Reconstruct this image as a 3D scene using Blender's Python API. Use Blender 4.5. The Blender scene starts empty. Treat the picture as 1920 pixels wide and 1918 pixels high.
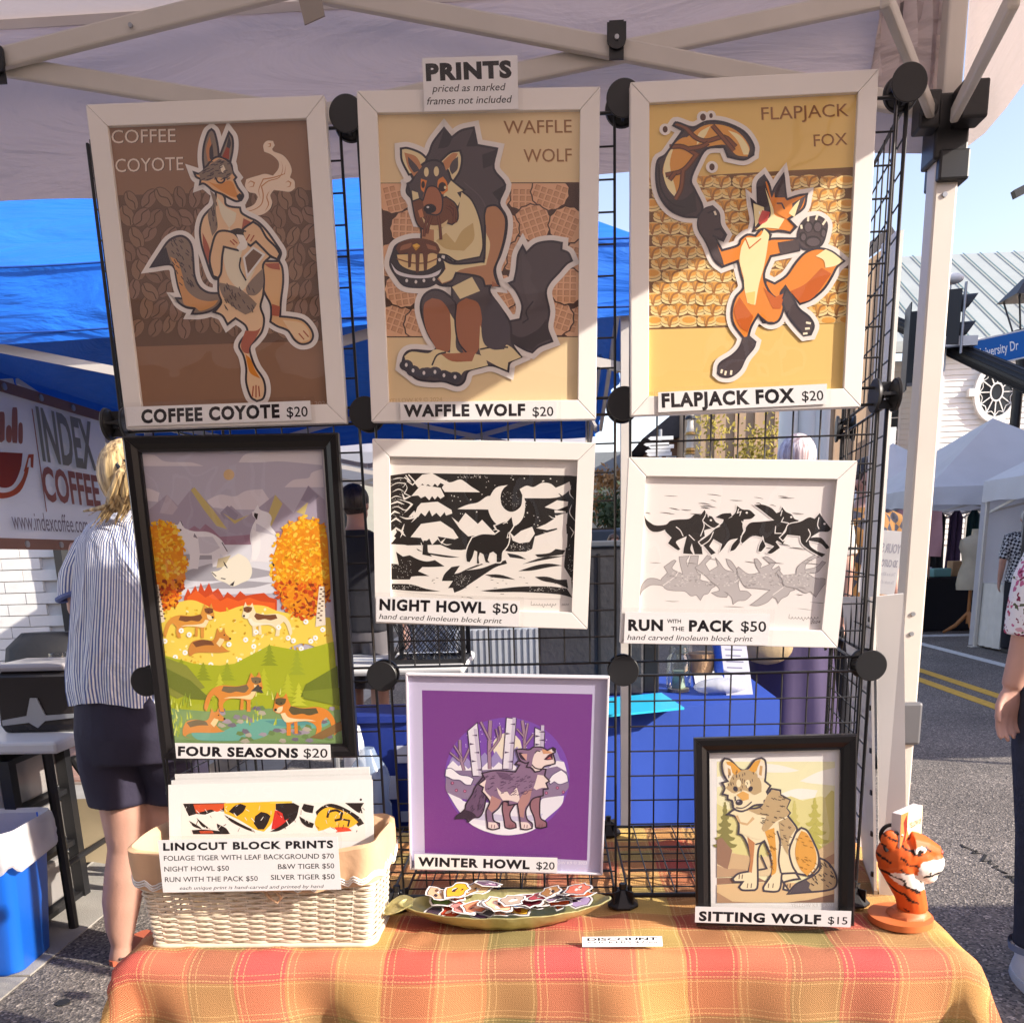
import bpy, bmesh, math, random
from mathutils import Vector, Matrix, Euler
from mathutils.geometry import tessellate_polygon
random.seed(7)
S = bpy.context.scene
# ---------------------------------------------------------------- camera
PX, PY, FL = 960.0, 1400.0, 1608.0
CX = Vector((0.99857976, 0.01774214, -0.05023632))   # world X seen in (right, up, forward)
CY = Vector((0.04495719, 0.22536583, 0.9732364))
CZ = Vector((-0.02858885, 0.97411265, -0.22424812))
CAM = Vector((0, 0, 1.35))
cd = bpy.data.cameras.new('camera'); cam = bpy.data.objects.new('camera', cd); S.collection.objects.link(cam)
right = Vector((CX[0], CY[0], CZ[0])); up = Vector((CX[1], CY[1], CZ[1])); fwd = Vector((CX[2], CY[2], CZ[2]))
m = Matrix((right, up, -fwd)).transposed().to_4x4(); m.translation = CAM
cam.matrix_world = m
cd.sensor_width = 36; cd.sensor_fit = 'HORIZONTAL'; cd.lens = 36 * FL / 1920; cd.shift_y = (PY - 959) / 1920; cd.shift_x = 0
cd.clip_start = 0.05; cd.clip_end = 2000
S.camera = cam
# ---------------------------------------------------------------- world, sun, exposure
LDIR = Vector((-1, 0.35, -0.557)).normalized()        # the way sunlight travels
SUN_EL = math.asin(-LDIR.z); SUN_AZ = math.atan2(-LDIR.x, -LDIR.y)
W = bpy.data.worlds.new('World'); S.world = W; W.use_nodes = True
wn = W.node_tree.nodes; wl = W.node_tree.links
bg = wn['Background']; sky = wn.new('ShaderNodeTexSky'); sky.sky_type = 'NISHITA'; sky.sun_disc = False
sky.sun_elevation = SUN_EL; sky.sun_rotation = SUN_AZ; sky.air_density = 1.0; sky.dust_density = 1.0; sky.ozone_density = 1.5
tint = wn.new('ShaderNodeMix'); tint.data_type = 'RGBA'; tint.blend_type = 'MULTIPLY'; tint.inputs[0].default_value = 1; tint.inputs[7].default_value = (1.21, .98, .93, 1)   # the photograph's warm white balance
wl.new(sky.outputs[0], tint.inputs[6]); wl.new(tint.outputs[2], bg.inputs[0]); bg.inputs[1].default_value = 0.15
sd = bpy.data.lights.new('sun', 'SUN'); sd.energy = 3.6; sd.angle = math.radians(0.5); sd.color = (1, 0.92, 0.80)
so = bpy.data.objects.new('sun', sd); S.collection.objects.link(so)
so.rotation_euler = LDIR.to_track_quat('-Z', 'Y').to_euler(); so.location = (4, -2, 6)
S.view_settings.view_transform = 'Standard'; S.view_settings.look = 'None'; S.view_settings.gamma = 1
S.view_settings.use_curve_mapping = False; S.view_settings.exposure = 1.32
S.render.engine = 'CYCLES'; S.cycles.caustics_reflective = False; S.cycles.caustics_refractive = False
S.cycles.transparent_max_bounces = 24; S.cycles.max_bounces = 8
# ---------------------------------------------------------------- pixel of the photograph -> point at a distance
def ray(px, py):
    c = Vector((px - PX, -(py - PY), FL)); return Vector((c.dot(CX), c.dot(CY), c.dot(CZ)))
def P(px, py, Y): d = ray(px, py); return CAM + d * (Y / d.y)
def PXX(px, py, Xv): d = ray(px, py); return CAM + d * (Xv / d.x)
def G(px, py, z=0.0): d = ray(px, py); return CAM + d * ((z - CAM.z) / d.z)
def srgb(h, k=1.0):
    if isinstance(h, str):
        h = h.lstrip('#'); h = [int(h[i:i + 2], 16) / 255 for i in (0, 2, 4)]
    return tuple(min(1, (c / 12.92 if c <= 0.04045 else ((c + 0.055) / 1.055) ** 2.4) * k) for c in h)
# ---------------------------------------------------------------- materials
MC = {}
def mat(name, col, rough=0.6, metal=0.0, var=0.06, nscale=8.0, bump=0.0, bscale=60.0, spec=0.5, trans=0.0, alpha=1.0, coat=0.0):
    if name in MC: return MC[name]
    col = srgb(col) if isinstance(col, str) else col
    M_ = bpy.data.materials.new(name); M_.use_nodes = True; n = M_.node_tree.nodes; l = M_.node_tree.links
    b = n['Principled BSDF']; b.inputs['Roughness'].default_value = rough; b.inputs['Metallic'].default_value = metal
    b.inputs['Specular IOR Level'].default_value = spec; b.inputs['Coat Weight'].default_value = coat
    b.inputs['Base Color'].default_value = (*col, 1)
    if var > 0:
        tc = n.new('ShaderNodeTexCoord'); nt = n.new('ShaderNodeTexNoise'); nt.inputs['Scale'].default_value = nscale
        nt.inputs['Detail'].default_value = 6
        mr = n.new('ShaderNodeMapRange'); mr.inputs[1].default_value = .3; mr.inputs[2].default_value = .7
        mr.inputs[3].default_value = 1 - var; mr.inputs[4].default_value = 1 + var
        mx = n.new('ShaderNodeMix'); mx.data_type = 'RGBA'; mx.blend_type = 'MULTIPLY'; mx.inputs[0].default_value = 1
        mx.inputs[6].default_value = (*col, 1)
        l.new(tc.outputs['Object'], nt.inputs['Vector']); l.new(nt.outputs['Fac'], mr.inputs[0]); l.new(mr.outputs[0], mx.inputs[7])
        l.new(mx.outputs[2], b.inputs['Base Color'])
    if bump > 0:
        tc2 = n.new('ShaderNodeTexCoord'); n2 = n.new('ShaderNodeTexNoise'); n2.inputs['Scale'].default_value = bscale; n2.inputs['Detail'].default_value = 5
        bp = n.new('ShaderNodeBump'); bp.inputs['Strength'].default_value = bump; bp.inputs['Distance'].default_value = 0.01
        l.new(tc2.outputs['Object'], n2.inputs['Vector']); l.new(n2.outputs['Fac'], bp.inputs['Height']); l.new(bp.outputs[0], b.inputs['Normal'])
    if trans > 0:
        tr = n.new('ShaderNodeBsdfTranslucent'); tr.inputs[0].default_value = (*col, 1); ms = n.new('ShaderNodeMixShader'); ms.inputs[0].default_value = trans
        l.new(b.outputs[0], ms.inputs[1]); l.new(tr.outputs[0], ms.inputs[2]); l.new(ms.outputs[0], n['Material Output'].inputs[0])
    if alpha < 1:
        tr = n.new('ShaderNodeBsdfTransparent'); ms = n.new('ShaderNodeMixShader'); ms.inputs[0].default_value = alpha
        l.new(tr.outputs[0], ms.inputs[1]); l.new(b.outputs[0], ms.inputs[2]); l.new(ms.outputs[0], n['Material Output'].inputs[0])
    MC[name] = M_; return M_
def nodes(m_): return m_.node_tree.nodes, m_.node_tree.links
def glass_mat(name, refl=1.0, tint=(1, 1, 1), rough=0.01, bump=0.0):
    if name in MC: return MC[name]
    M_ = bpy.data.materials.new(name); M_.use_nodes = True; n, l = nodes(M_)
    n.remove(n['Principled BSDF']); t = n.new('ShaderNodeBsdfTransparent'); t.inputs[0].default_value = (*tint, 1)
    g = n.new('ShaderNodeBsdfGlossy'); g.inputs['Roughness'].default_value = rough
    f = n.new('ShaderNodeFresnel'); f.inputs[0].default_value = 1.45; k = n.new('ShaderNodeMath'); k.operation = 'MULTIPLY'; k.inputs[1].default_value = refl
    ms = n.new('ShaderNodeMixShader')
    if bump:
        tc = n.new('ShaderNodeTexCoord'); nt = n.new('ShaderNodeTexNoise'); nt.inputs['Scale'].default_value = 6; bp = n.new('ShaderNodeBump'); bp.inputs['Strength'].default_value = bump; bp.inputs['Distance'].default_value = .02
        l.new(tc.outputs['Object'], nt.inputs[0]); l.new(nt.outputs[0], bp.inputs['Height']); l.new(bp.outputs[0], g.inputs['Normal'])
    mn_ = n.new('ShaderNodeMath'); mn_.operation = 'MINIMUM'; mn_.inputs[1].default_value = .11 * max(1, refl); l.new(f.outputs[0], k.inputs[0]); l.new(k.outputs[0], mn_.inputs[0]); l.new(mn_.outputs[0], ms.inputs[0]); l.new(t.outputs[0], ms.inputs[1]); l.new(g.outputs[0], ms.inputs[2])
    l.new(ms.outputs[0], n['Material Output'].inputs[0]); MC[name] = M_; return M_
def ink_mat(name='printed_paper', rough=0.55):
    if name in MC: return MC[name]
    M_ = bpy.data.materials.new(name); M_.use_nodes = True; n, l = nodes(M_); b = n['Principled BSDF']; b.inputs['Roughness'].default_value = rough
    b.inputs['Specular IOR Level'].default_value = .25
    a = n.new('ShaderNodeVertexColor'); a.layer_name = 'Col'; l.new(a.outputs[0], b.inputs['Base Color']); MC[name] = M_; return M_
# ---------------------------------------------------------------- mesh building
class MB:
    def __init__(s): s.v = []; s.f = []; s.c = []
    def face(s, pts, col=None):
        i = len(s.v); s.v += [tuple(p) for p in pts]; s.f.append(tuple(range(i, i + len(pts)))); s.c.append(col)
    def box(s, a, b, M_=None):
        x0, y0, z0 = a; x1, y1, z1 = b
        if x0 > x1: x0, x1 = x1, x0
        if y0 > y1: y0, y1 = y1, y0
        if z0 > z1: z0, z1 = z1, z0
        q = [Vector(p) for p in ((x0, y0, z0), (x1, y0, z0), (x1, y1, z0), (x0, y1, z0), (x0, y0, z1), (x1, y0, z1), (x1, y1, z1), (x0, y1, z1))]
        if M_ is not None: q = [M_ @ p for p in q]
        i = len(s.v); s.v += [tuple(p) for p in q]
        for f in ((0, 3, 2, 1), (4, 5, 6, 7), (0, 1, 5, 4), (1, 2, 6, 5), (2, 3, 7, 6), (3, 0, 4, 7)): s.f.append(tuple(i + k for k in f)); s.c.append(None)
        return s
    def bar(s, p, q, w, h, up_=(0, 0, 1)):                # rectangular bar between two points
        p = Vector(p); q = Vector(q); d = (q - p); L = d.length; d.normalize(); u = Vector(up_)
        sx = d.cross(u)
        if sx.length < 1e-4: sx = d.cross(Vector((1, 0, 0)))
        sx.normalize(); uz = sx.cross(d)
        Mx = Matrix((sx, d, uz)).transposed().to_4x4(); Mx.translation = p
        return s.box((-w / 2, 0, -h / 2), (w / 2, L, h / 2), Mx)
    def tube(s, pts, r, n=8, caps=True, closed=False):
        pts = [Vector(p) for p in pts]; N = len(pts); rr = r if isinstance(r, (list, tuple)) else [r] * N
        base = len(s.v); prev = None
        for k, p in enumerate(pts):
            a = pts[(k - 1) % N] if (closed or k > 0) else pts[0]; b = pts[(k + 1) % N] if (closed or k < N - 1) else pts[-1]
            d = (b - a); d = d.normalized() if d.length > 1e-9 else Vector((0, 0, 1))
            if prev is None: u = d.orthogonal().normalized()
            else:
                u = prev - d * prev.dot(d); u = u.normalized() if u.length > 1e-6 else d.orthogonal().normalized()
            prev = u; w = d.cross(u)
            for j in range(n):
                t = 2 * math.pi * j / n; s.v.append(tuple(p + (u * math.cos(t) + w * math.sin(t)) * rr[k]))
        for k in range(N if closed else N - 1):
            k2 = (k + 1) % N
            for j in range(n):
                s.f.append((base + k * n + j, base + k * n + (j + 1) % n, base + k2 * n + (j + 1) % n, base + k2 * n + j)); s.c.append(None)
        if caps and not closed:
            s.f.append(tuple(base + j for j in reversed(range(n)))); s.c.append(None)
            s.f.append(tuple(base + (N - 1) * n + j for j in range(n))); s.c.append(None)
        return s
    def loft(s, rings, caps=True, closed=True):           # rings: lists of points with the same count
        base = len(s.v); n = len(rings[0])
        for r_ in rings: s.v += [tuple(p) for p in r_]
        for k in range(len(rings) - 1):
            for j in range(n if closed else n - 1):
                s.f.append((base + k * n + j, base + k * n + (j + 1) % n, base + (k + 1) * n + (j + 1) % n, base + (k + 1) * n + j)); s.c.append(None)
        if caps and closed:
            s.f.append(tuple(base + j for j in reversed(range(n)))); s.c.append(None)
            s.f.append(tuple(base + (len(rings) - 1) * n + j for j in range(n))); s.c.append(None)
        return s
    def ell(s, c, rx, ry, rz, n=16, m_=10, M_=None):       # ellipsoid
        c = Vector(c); rings = []
        for i in range(m_ + 1):
            t = math.pi * (0.02 + 0.96 * i / m_); ring = []
            for j in range(n):
                a = 2 * math.pi * j / n; p = Vector((rx * math.sin(t) * math.cos(a), ry * math.sin(t) * math.sin(a), -rz * math.cos(t)))
                if M_ is not None: p = M_ @ p
                ring.append(c + p)
            rings.append(ring)
        return s.loft(rings)
    def cyl(s, c, r, h, n=24, axis='Z', r2=None):
        r2 = r if r2 is None else r2; c = Vector(c); ax = {'X': Vector((1, 0, 0)), 'Y': Vector((0, 1, 0)), 'Z': Vector((0, 0, 1))}[axis] if isinstance(axis, str) else Vector(axis).normalized()
        u = ax.orthogonal().normalized(); w = ax.cross(u)
        mk = lambda k, rr: [c + ax * k + (u * math.cos(2 * math.pi * j / n) + w * math.sin(2 * math.pi * j / n)) * rr for j in range(n)]
        return s.loft([mk(0, r), mk(h, r2)])
    def prism(s, pts, d):                                 # polygon (3-D points) extruded by vector d
        pts = [Vector(p) for p in pts]; d = Vector(d); n = len(pts); base = len(s.v)
        s.v += [tuple(p) for p in pts] + [tuple(p + d) for p in pts]
        nm = Vector((0, 0, 0))
        for i in range(n): nm += (pts[i] - pts[0]).cross(pts[(i + 1) % n] - pts[0])
        for t in tessellate_polygon([pts]):
            a, b, c = t; fl = (pts[b] - pts[a]).cross(pts[c] - pts[a]).dot(d) > 0
            if fl: a, c = c, a
            s.f.append((base + a, base + b, base + c)); s.c.append(None); s.f.append((base + n + c, base + n + b, base + n + a)); s.c.append(None)
        fl = nm.dot(d) < 0
        for i in range(n):
            j = (i + 1) % n; q = (base + i, base + j, base + n + j, base + n + i)
            s.f.append(q[::-1] if fl else q); s.c.append(None)
        return s
    def mesh(s, name, smooth=False):
        me = bpy.data.meshes.new(name); me.from_pydata(s.v, [], s.f); me.validate(verbose=False)
        if smooth:
            for p in me.polygons: p.use_smooth = True
            try: me.set_sharp_from_angle(angle=math.radians(50 if smooth is True else smooth))
            except Exception: pass
        me.update(); return me
    def build(s, name, m_, parent=None, smooth=False, loc=None, rot=None, **kw):
        o = bpy.data.objects.new(name, s.mesh(name, smooth)); S.collection.objects.link(o)
        if m_: o.data.materials.append(m_)
        if parent: o.parent = parent
        if loc is not None: o.location = loc
        if rot is not None: o.rotation_euler = rot
        for k, v in kw.items(): o[k] = v
        return o
def E(name, loc, label, cat, group=None, rot=(0, 0, 0)):
    o = bpy.data.objects.new(name, None); S.collection.objects.link(o); o.location = loc; o.rotation_euler = rot; o.empty_display_size = .05
    o['label'] = label; o['category'] = cat
    if group: o['group'] = group
    return o
def tag(o, label, cat, group=None):
    o['label'] = label; o['category'] = cat
    if group: o['group'] = group
    return o
def struct(o): o['kind'] = 'structure'; return o
def stuff(o): o['kind'] = 'stuff'; return o
def copy_tree(o, parent=None):
    c = o.copy(); S.collection.objects.link(c); c.parent = parent
    for ch in [x for x in bpy.data.objects if x.parent == o]: copy_tree(ch, c)
    return c
def bevel(o, w=0.003, seg=2):
    b = o.modifiers.new('bevel', 'BEVEL'); b.width = w; b.segments = seg; b.limit_method = 'ANGLE'; b.angle_limit = math.radians(40); return o
def clouds_tex(name, typ='CLOUDS', size=.1):
    t = bpy.data.textures.new(name, typ); t.noise_scale = size; return t
def smooth_pts(pts, closed=True, k=4, sharp=55):
    N = len(pts); out = []
    pts = [Vector((p[0], p[1])) for p in pts]
    def corner(i):
        if not closed and (i == 0 or i == N - 1): return True
        a = pts[i] - pts[i - 1]; b = pts[(i + 1) % N] - pts[i]
        if a.length < 1e-6 or b.length < 1e-6: return True
        return math.degrees(a.angle(b)) > sharp
    C = [corner(i) for i in range(N)]
    for i in range(N if closed else N - 1):
        p1 = pts[i]; p2 = pts[(i + 1) % N]; p0 = pts[i - 1] if (closed or i > 0) else p1; p3 = pts[(i + 2) % N] if (closed or i < N - 2) else p2
        m1 = (p2 - p1) if C[i] else (p2 - p0) * .5; m2 = (p2 - p1) if C[(i + 1) % N] else (p3 - p1) * .5
        for j in range(k):
            t = j / k; h1 = 2 * t**3 - 3 * t * t + 1; h2 = t**3 - 2 * t * t + t; h3 = -2 * t**3 + 3 * t * t; h4 = t**3 - t * t
            out.append(p1 * h1 + m1 * h2 + p2 * h3 + m2 * h4)
    if not closed: out.append(pts[-1])
    return out
def pp(st): return [tuple(float(a) for a in w.split(',')) for w in st.split()]
# ---------------------------------------------------------------- flat print on a plane (ink as thin layers of flat colour)
class Art:
    """origin ox,oy and zoom k turn the pixels I traced into photograph pixels; root + depth give the plane they are printed on"""
    def __init__(s, root, depth, ox=0, oy=0, k=1.0):
        s.root = root; s.Mi = Matrix.LocRotScale(root.location, root.rotation_euler, None).inverted(); s.d = depth; s.o = (ox, oy, k); s.mb = MB(); s.lv = []; s.bb = []; s.bat = None
    def loc(s, x, y):
        r_ = ray(s.o[0] + x / s.o[2], s.o[1] + y / s.o[2]); o = s.Mi @ CAM; d = s.Mi.to_3x3() @ r_; q = o + d * ((s.d - o.y) / d.y); return (q.x, q.z)
    def batch(s, k=3): s.bat = (len(s.bb), k); return s    # many small marks that may overlap each other
    def end(s): s.bat = None; return s
    def level(s, q):
        x0 = min(p[0] for p in q); x1 = max(p[0] for p in q); z0 = min(p[1] for p in q); z1 = max(p[1] for p in q); L = 0; lim = s.bat[0] if s.bat else len(s.bb)
        for b in s.bb[:lim]:
            if b[4] >= L and b[0] < x1 and b[1] > x0 and b[2] < z1 and b[3] > z0: L = b[4] + 1
        if s.bat: L += random.randrange(s.bat[1])
        s.bb.append((x0, x1, z0, z1, L)); return L
    def add(s, q, faces, col, L=None, slope=0):
        L = s.level(q) if L is None else L; i = len(s.mb.v); s.mb.v += [(a, 0, b) for a, b in q]; s.lv += [L + slope * k / len(q) for k in range(len(q))]
        for f in faces: s.mb.f.append(tuple(i + j for j in f)); s.mb.c.append(col)
    def _fill(s, q, col):
        v = [Vector((a, b, 0)) for a, b in q]; fs = []
        for t in tessellate_polygon([v]):
            a, b, c = t; A = v[a]
            if (v[b] - A).cross(v[c] - A).z < 0: b, c = c, b
            fs.append((a, b, c))
        s.add(q, fs, col)
    def fill(s, col, pts, sm=True, sharp=55):
        if isinstance(pts, str): pts = pp(pts)
        if isinstance(col, str): col = srgb(col)
        q = smooth_pts(pts, True, 4, sharp) if sm else pts
        s._fill([s.loc(p[0], p[1]) for p in q], col); return s
    def line(s, col, w, pts, closed=False, sm=True, sharp=55, taper=False):
        if isinstance(pts, str): pts = pp(pts)
        if isinstance(col, str): col = srgb(col)
        q = smooth_pts(pts, closed, 4, sharp) if (sm and len(pts) > 2) else [Vector((p[0], p[1])) for p in pts]
        N = len(q); hw = w / 2
        if closed: q = q + [q[0]]; N += 1
        L = []
        for i in range(N):
            a = q[i - 1] if i > 0 else (q[-2] if closed else q[0]); b = q[i + 1] if i < N - 1 else (q[1] if closed else q[-1])
            d1 = (q[i] - a); d2 = (b - q[i]); d1 = d1.normalized() if d1.length > 1e-6 else None; d2 = d2.normalized() if d2.length > 1e-6 else None
            d1 = d1 or d2 or Vector((1, 0)); d2 = d2 or d1; t = (d1 + d2); t = t.normalized() if t.length > 1e-3 else d1
            n_ = Vector((-t.y, t.x)); cs = max(0.45, n_.dot(Vector((-d1.y, d1.x)))); ww = hw / cs
            if taper: ww *= max(.08, math.sin(math.pi * (i + .5) / N))
            L += [s.loc(*(q[i] + n_ * ww)), s.loc(*(q[i] - n_ * ww))]
        s.add(L, [(2 * i, 2 * i + 1, 2 * i + 3, 2 * i + 2) for i in range(N - 1)], col, None, .5); return s
    def dot(s, col, x, y, rx, ry=None, a=0, n=14):
        ry = ry or rx; ca, sa = math.cos(a), math.sin(a)
        return s.fill(col, [(x + rx * math.cos(t) * ca - ry * math.sin(t) * sa, y + rx * math.cos(t) * sa + ry * math.sin(t) * ca) for t in [2 * math.pi * i / n for i in range(n)]], False)
    def sticker(s, pieces, bw, lw, line='#35303a', border='#efe8e2'):
        for c, p in pieces: s.line(border, bw, p, True); s.fill(border, p)
        for c, p in pieces: s.fill(c, p); s.line(line, lw, p, True)
        return s
    def dashes(s, col, x0, y0, x1, y1, n, ln, w, ang, inside=None):
        if isinstance(inside, str): inside = pp(inside)
        s.batch(3)
        for _ in range(n):
            x = random.uniform(x0, x1); y = random.uniform(y0, y1)
            if inside and not inpoly(x, y, inside): continue
            a = ang + random.uniform(-.25, .25); dx, dy = math.cos(a) * ln / 2, math.sin(a) * ln / 2
            s.line(col, w, [(x - dx, y - dy), (x + dx, y + dy)], sm=False)
        return s.end()
    def text(s, t, x0, y0, x1, y1, h, col='#241c26', bold=0.0, ital=0.0, sp=1.0):
        """baseline from (x0,y0) to (x1,y1) in traced pixels, cap height h"""
        if isinstance(col, str): col = srgb(col)
        me = text_mesh(t, bold, ital, sp); xs = [v.co.x for v in me.vertices]; mn, mxx = min(xs), max(xs); cap = text_cap(bold, ital, sp); dx, dy = (x1 - x0), (y1 - y0); Ln = math.hypot(dx, dy); q = []
        for v in me.vertices:
            u = (v.co.x - mn) / (mxx - mn); w = v.co.y / cap * h; q.append(s.loc(x0 + dx * u + dy / Ln * w, y0 + dy * u - dx / Ln * w))
        s.add(q, [tuple(p.vertices) for p in me.polygons], col); return s
    def ltext(s, t, x0, z0, x1, h, col, bold=0.0, ital=0.0, sp=1.0):
        me = text_mesh(t, bold, ital, sp); xs = [v.co.x for v in me.vertices]; mn, mx_ = min(xs), max(xs); cap = text_cap(bold, ital, sp)
        s.add([(x0 + (x1 - x0) * (v.co.x - mn) / (mx_ - mn), z0 + v.co.y / cap * h) for v in me.vertices], [tuple(p.vertices) for p in me.polygons], srgb(col) if isinstance(col, str) else col)
    def build(s, name='print', parent=None, m_=None, room=.0034):
        top = max(s.lv + [1]); e = min(.00004, room / (top + 1)); v = [(p[0], s.d - e * l, p[2]) for p, l in zip(s.mb.v, s.lv)]
        o = bpy.data.objects.new(name, bpy.data.meshes.new(name)); me = o.data
        me.from_pydata(v, [], s.mb.f); ca = me.color_attributes.new('Col', 'FLOAT_COLOR', 'CORNER')
        buf = []
        for p in me.polygons:
            c = s.mb.c[p.index] or (.8, .8, .8)
            buf += [c[0], c[1], c[2], 1.0] * p.loop_total
        ca.data.foreach_set('color', buf); me.update()
        me.materials.append(m_ or ink_mat()); S.collection.objects.link(o); o.parent = parent or s.root; return o
TM = {}
def text_mesh(t, bold, ital, sp):
    key = (t, bold, ital, sp)
    if key in TM: return TM[key]
    c = bpy.data.curves.new('t', 'FONT'); c.body = t; c.size = 1; c.offset = bold; c.shear = ital; c.space_character = sp; c.resolution_u = 3
    o = bpy.data.objects.new('t', c); S.collection.objects.link(o); dg = bpy.context.evaluated_depsgraph_get()
    me = bpy.data.meshes.new_from_object(o.evaluated_get(dg)); bpy.data.objects.remove(o); TM[key] = me; return me
def text_cap(bold, ital, sp):
    me = text_mesh('H', bold, 0, 1.0); return max(v.co.y for v in me.vertices)
def inpoly(x, y, P_):
    c = False; j = len(P_) - 1
    for i in range(len(P_)):
        xi, yi = P_[i]; xj, yj = P_[j]
        if (yi > y) != (yj > y) and x < (xj - xi) * (y - yi) / (yj - yi) + xi: c = not c
        j = i
    return c
def rnd(a, b): return random.uniform(a, b)
# ================================================================ ground, road, pavement
def asphalt_mat():
    M_ = mat('asphalt', (.052, .051, .053), .9, var=.25, nscale=1.2, bump=.0); n, l = nodes(M_); b = n['Principled BSDF']
    tc = n.new('ShaderNodeTexCoord'); v = n.new('ShaderNodeTexVoronoi'); v.inputs['Scale'].default_value = 125
    nz = n.new('ShaderNodeTexNoise'); nz.inputs['Scale'].default_value = 120; nz.inputs['Detail'].default_value = 3
    cr = n.new('ShaderNodeValToRGB'); e = cr.color_ramp.elements; e[0].position = 0; e[0].color = (.018, .018, .02, 1); e[1].position = 1; e[1].color = (.50, .43, .37, 1)
    e2 = cr.color_ramp.elements.new(.5); e2.color = (.15, .13, .116, 1)
    e3 = cr.color_ramp.elements.new(.74); e3.color = (.20, .172, .15, 1)
    l.new(tc.outputs['Object'], v.inputs['Vector']); l.new(tc.outputs['Object'], nz.inputs['Vector']); l.new(v.outputs['Color'], cr.inputs[0])
    mx = n.new('ShaderNodeMix'); mx.data_type = 'RGBA'; mx.blend_type = 'MULTIPLY'; mx.inputs[0].default_value = .8
    big = n.new('ShaderNodeTexNoise'); big.inputs['Scale'].default_value = 1.3; big.inputs['Detail'].default_value = 5; r2 = n.new('ShaderNodeMapRange'); r2.inputs[1].default_value = .3; r2.inputs[2].default_value = .7; r2.inputs[3].default_value = .72; r2.inputs[4].default_value = 1.25
    l.new(tc.outputs['Object'], big.inputs['Vector']); l.new(big.outputs['Fac'], r2.inputs[0]); l.new(cr.outputs[0], mx.inputs[6]); l.new(r2.outputs[0], mx.inputs[7])
    l.new(mx.outputs[2], b.inputs['Base Color'])
    bp = n.new('ShaderNodeBump'); bp.inputs['Strength'].default_value = .9; bp.inputs['Distance'].default_value = .004; l.new(v.outputs['Distance'], bp.inputs['Height']); l.new(bp.outputs[0], b.inputs['Normal'])
    return M_
g = MB(); g.face([(-400, -300, 0), (400, -300, 0), (400, 900, 0), (-400, 900, 0)]); struct(g.build('road', asphalt_mat()))
conc = mat('concrete', (.33, .31, .28), .9, var=.14, nscale=5, bump=.25, bscale=180)
for i in range(14):                                       # kerbside gutter slabs
    y0 = 1.0 + i * 1.55; q = MB().box((-2.12, y0 + .008, -.05), (-1.775, y0 + 1.542, .006)); struct(q.build('kerb_slab', conc))
struct(MB().box((-2.36, -3, -.05), (-2.13, 24, .11)).build('kerb', conc))
for i in range(8): struct(MB().box((-6.5, -1 + i * 1.5, -.05), (-2.37, .492 + i * 1.5, .113)).build('pavement_slab', conc))
pv = mat('paver_brick', (.30, .17, .13), .85, var=.25, nscale=9, bump=.3, bscale=120)
br = MB().box((0, 0, 0), (.2, .098, .03)).mesh('paver'); br.materials.append(pv)
base = struct(MB().box((-6.5, 4.6, .1), (-2.4, 9, .125)).build('brick_pavement', mat('joint_sand', (.24, .2, .17), .95)))
k = 0
for j in range(24):
    for i in range(12):
        o = bpy.data.objects.new('brick', br); S.collection.objects.link(o); o.parent = base; o.location = (-2.62 - i * .207 + (j % 2) * .1, 4.62 + j * .104, .108 + rnd(0, .003))
yl = mat('yellow_road_paint', (.62, .36, .04), .7, var=.15, nscale=20); wt = mat('white_road_paint', (.62, .62, .6), .75, var=.15, nscale=20)
struct(MB().box((3.50, -40, -.01), (3.61, 120, .004)).build('road_marking', yl)); struct(MB().box((3.76, -40, -.01), (3.87, 120, .004)).build('road_marking', yl))
struct(MB().box((4.72, 8.6, -.01), (4.84, 14.8, .004)).build('road_marking', wt)); struct(MB().box((4.9, 12.2, -.01), (5.9, 12.45, .0045)).build('road_marking', wt))
cr_ = MB(); cm = mat('crack_tar', (.012, .012, .012), .9, var=0)
def crack(a, b, n=16, w=.006):
    a = Vector(a); b = Vector(b); pts = []; random.seed(int(a.x * 100))
    for i in range(n + 1): t = i / n; pts.append(a.lerp(b, t) + Vector((rnd(-.03, .03), rnd(-.03, .03), 0)))
    for i in range(n):
        p, q = pts[i], pts[i + 1]; d = (q - p).normalized(); s_ = Vector((-d.y, d.x, 0)) * w * rnd(.4, 1); cr_.face([p - s_, q - s_, q + s_, p + s_])
c0 = G(1815, 1585); c1 = G(1885, 1640); crack(c0 + Vector((0, 0, .003)), c1 + Vector((0, 0, .003))); crack(c1 + Vector((0, 0, .003)), G(1925, 1660) + Vector((0, 0, .003)), 8)
struct(cr_.build('road_crack', cm))
struct(MB().cyl(G(118, 1880) + Vector((0, 0, -.002)), .022, .006, 10).build('road_stain', mat('tar_spot', (.02, .02, .02), .7)))
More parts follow.
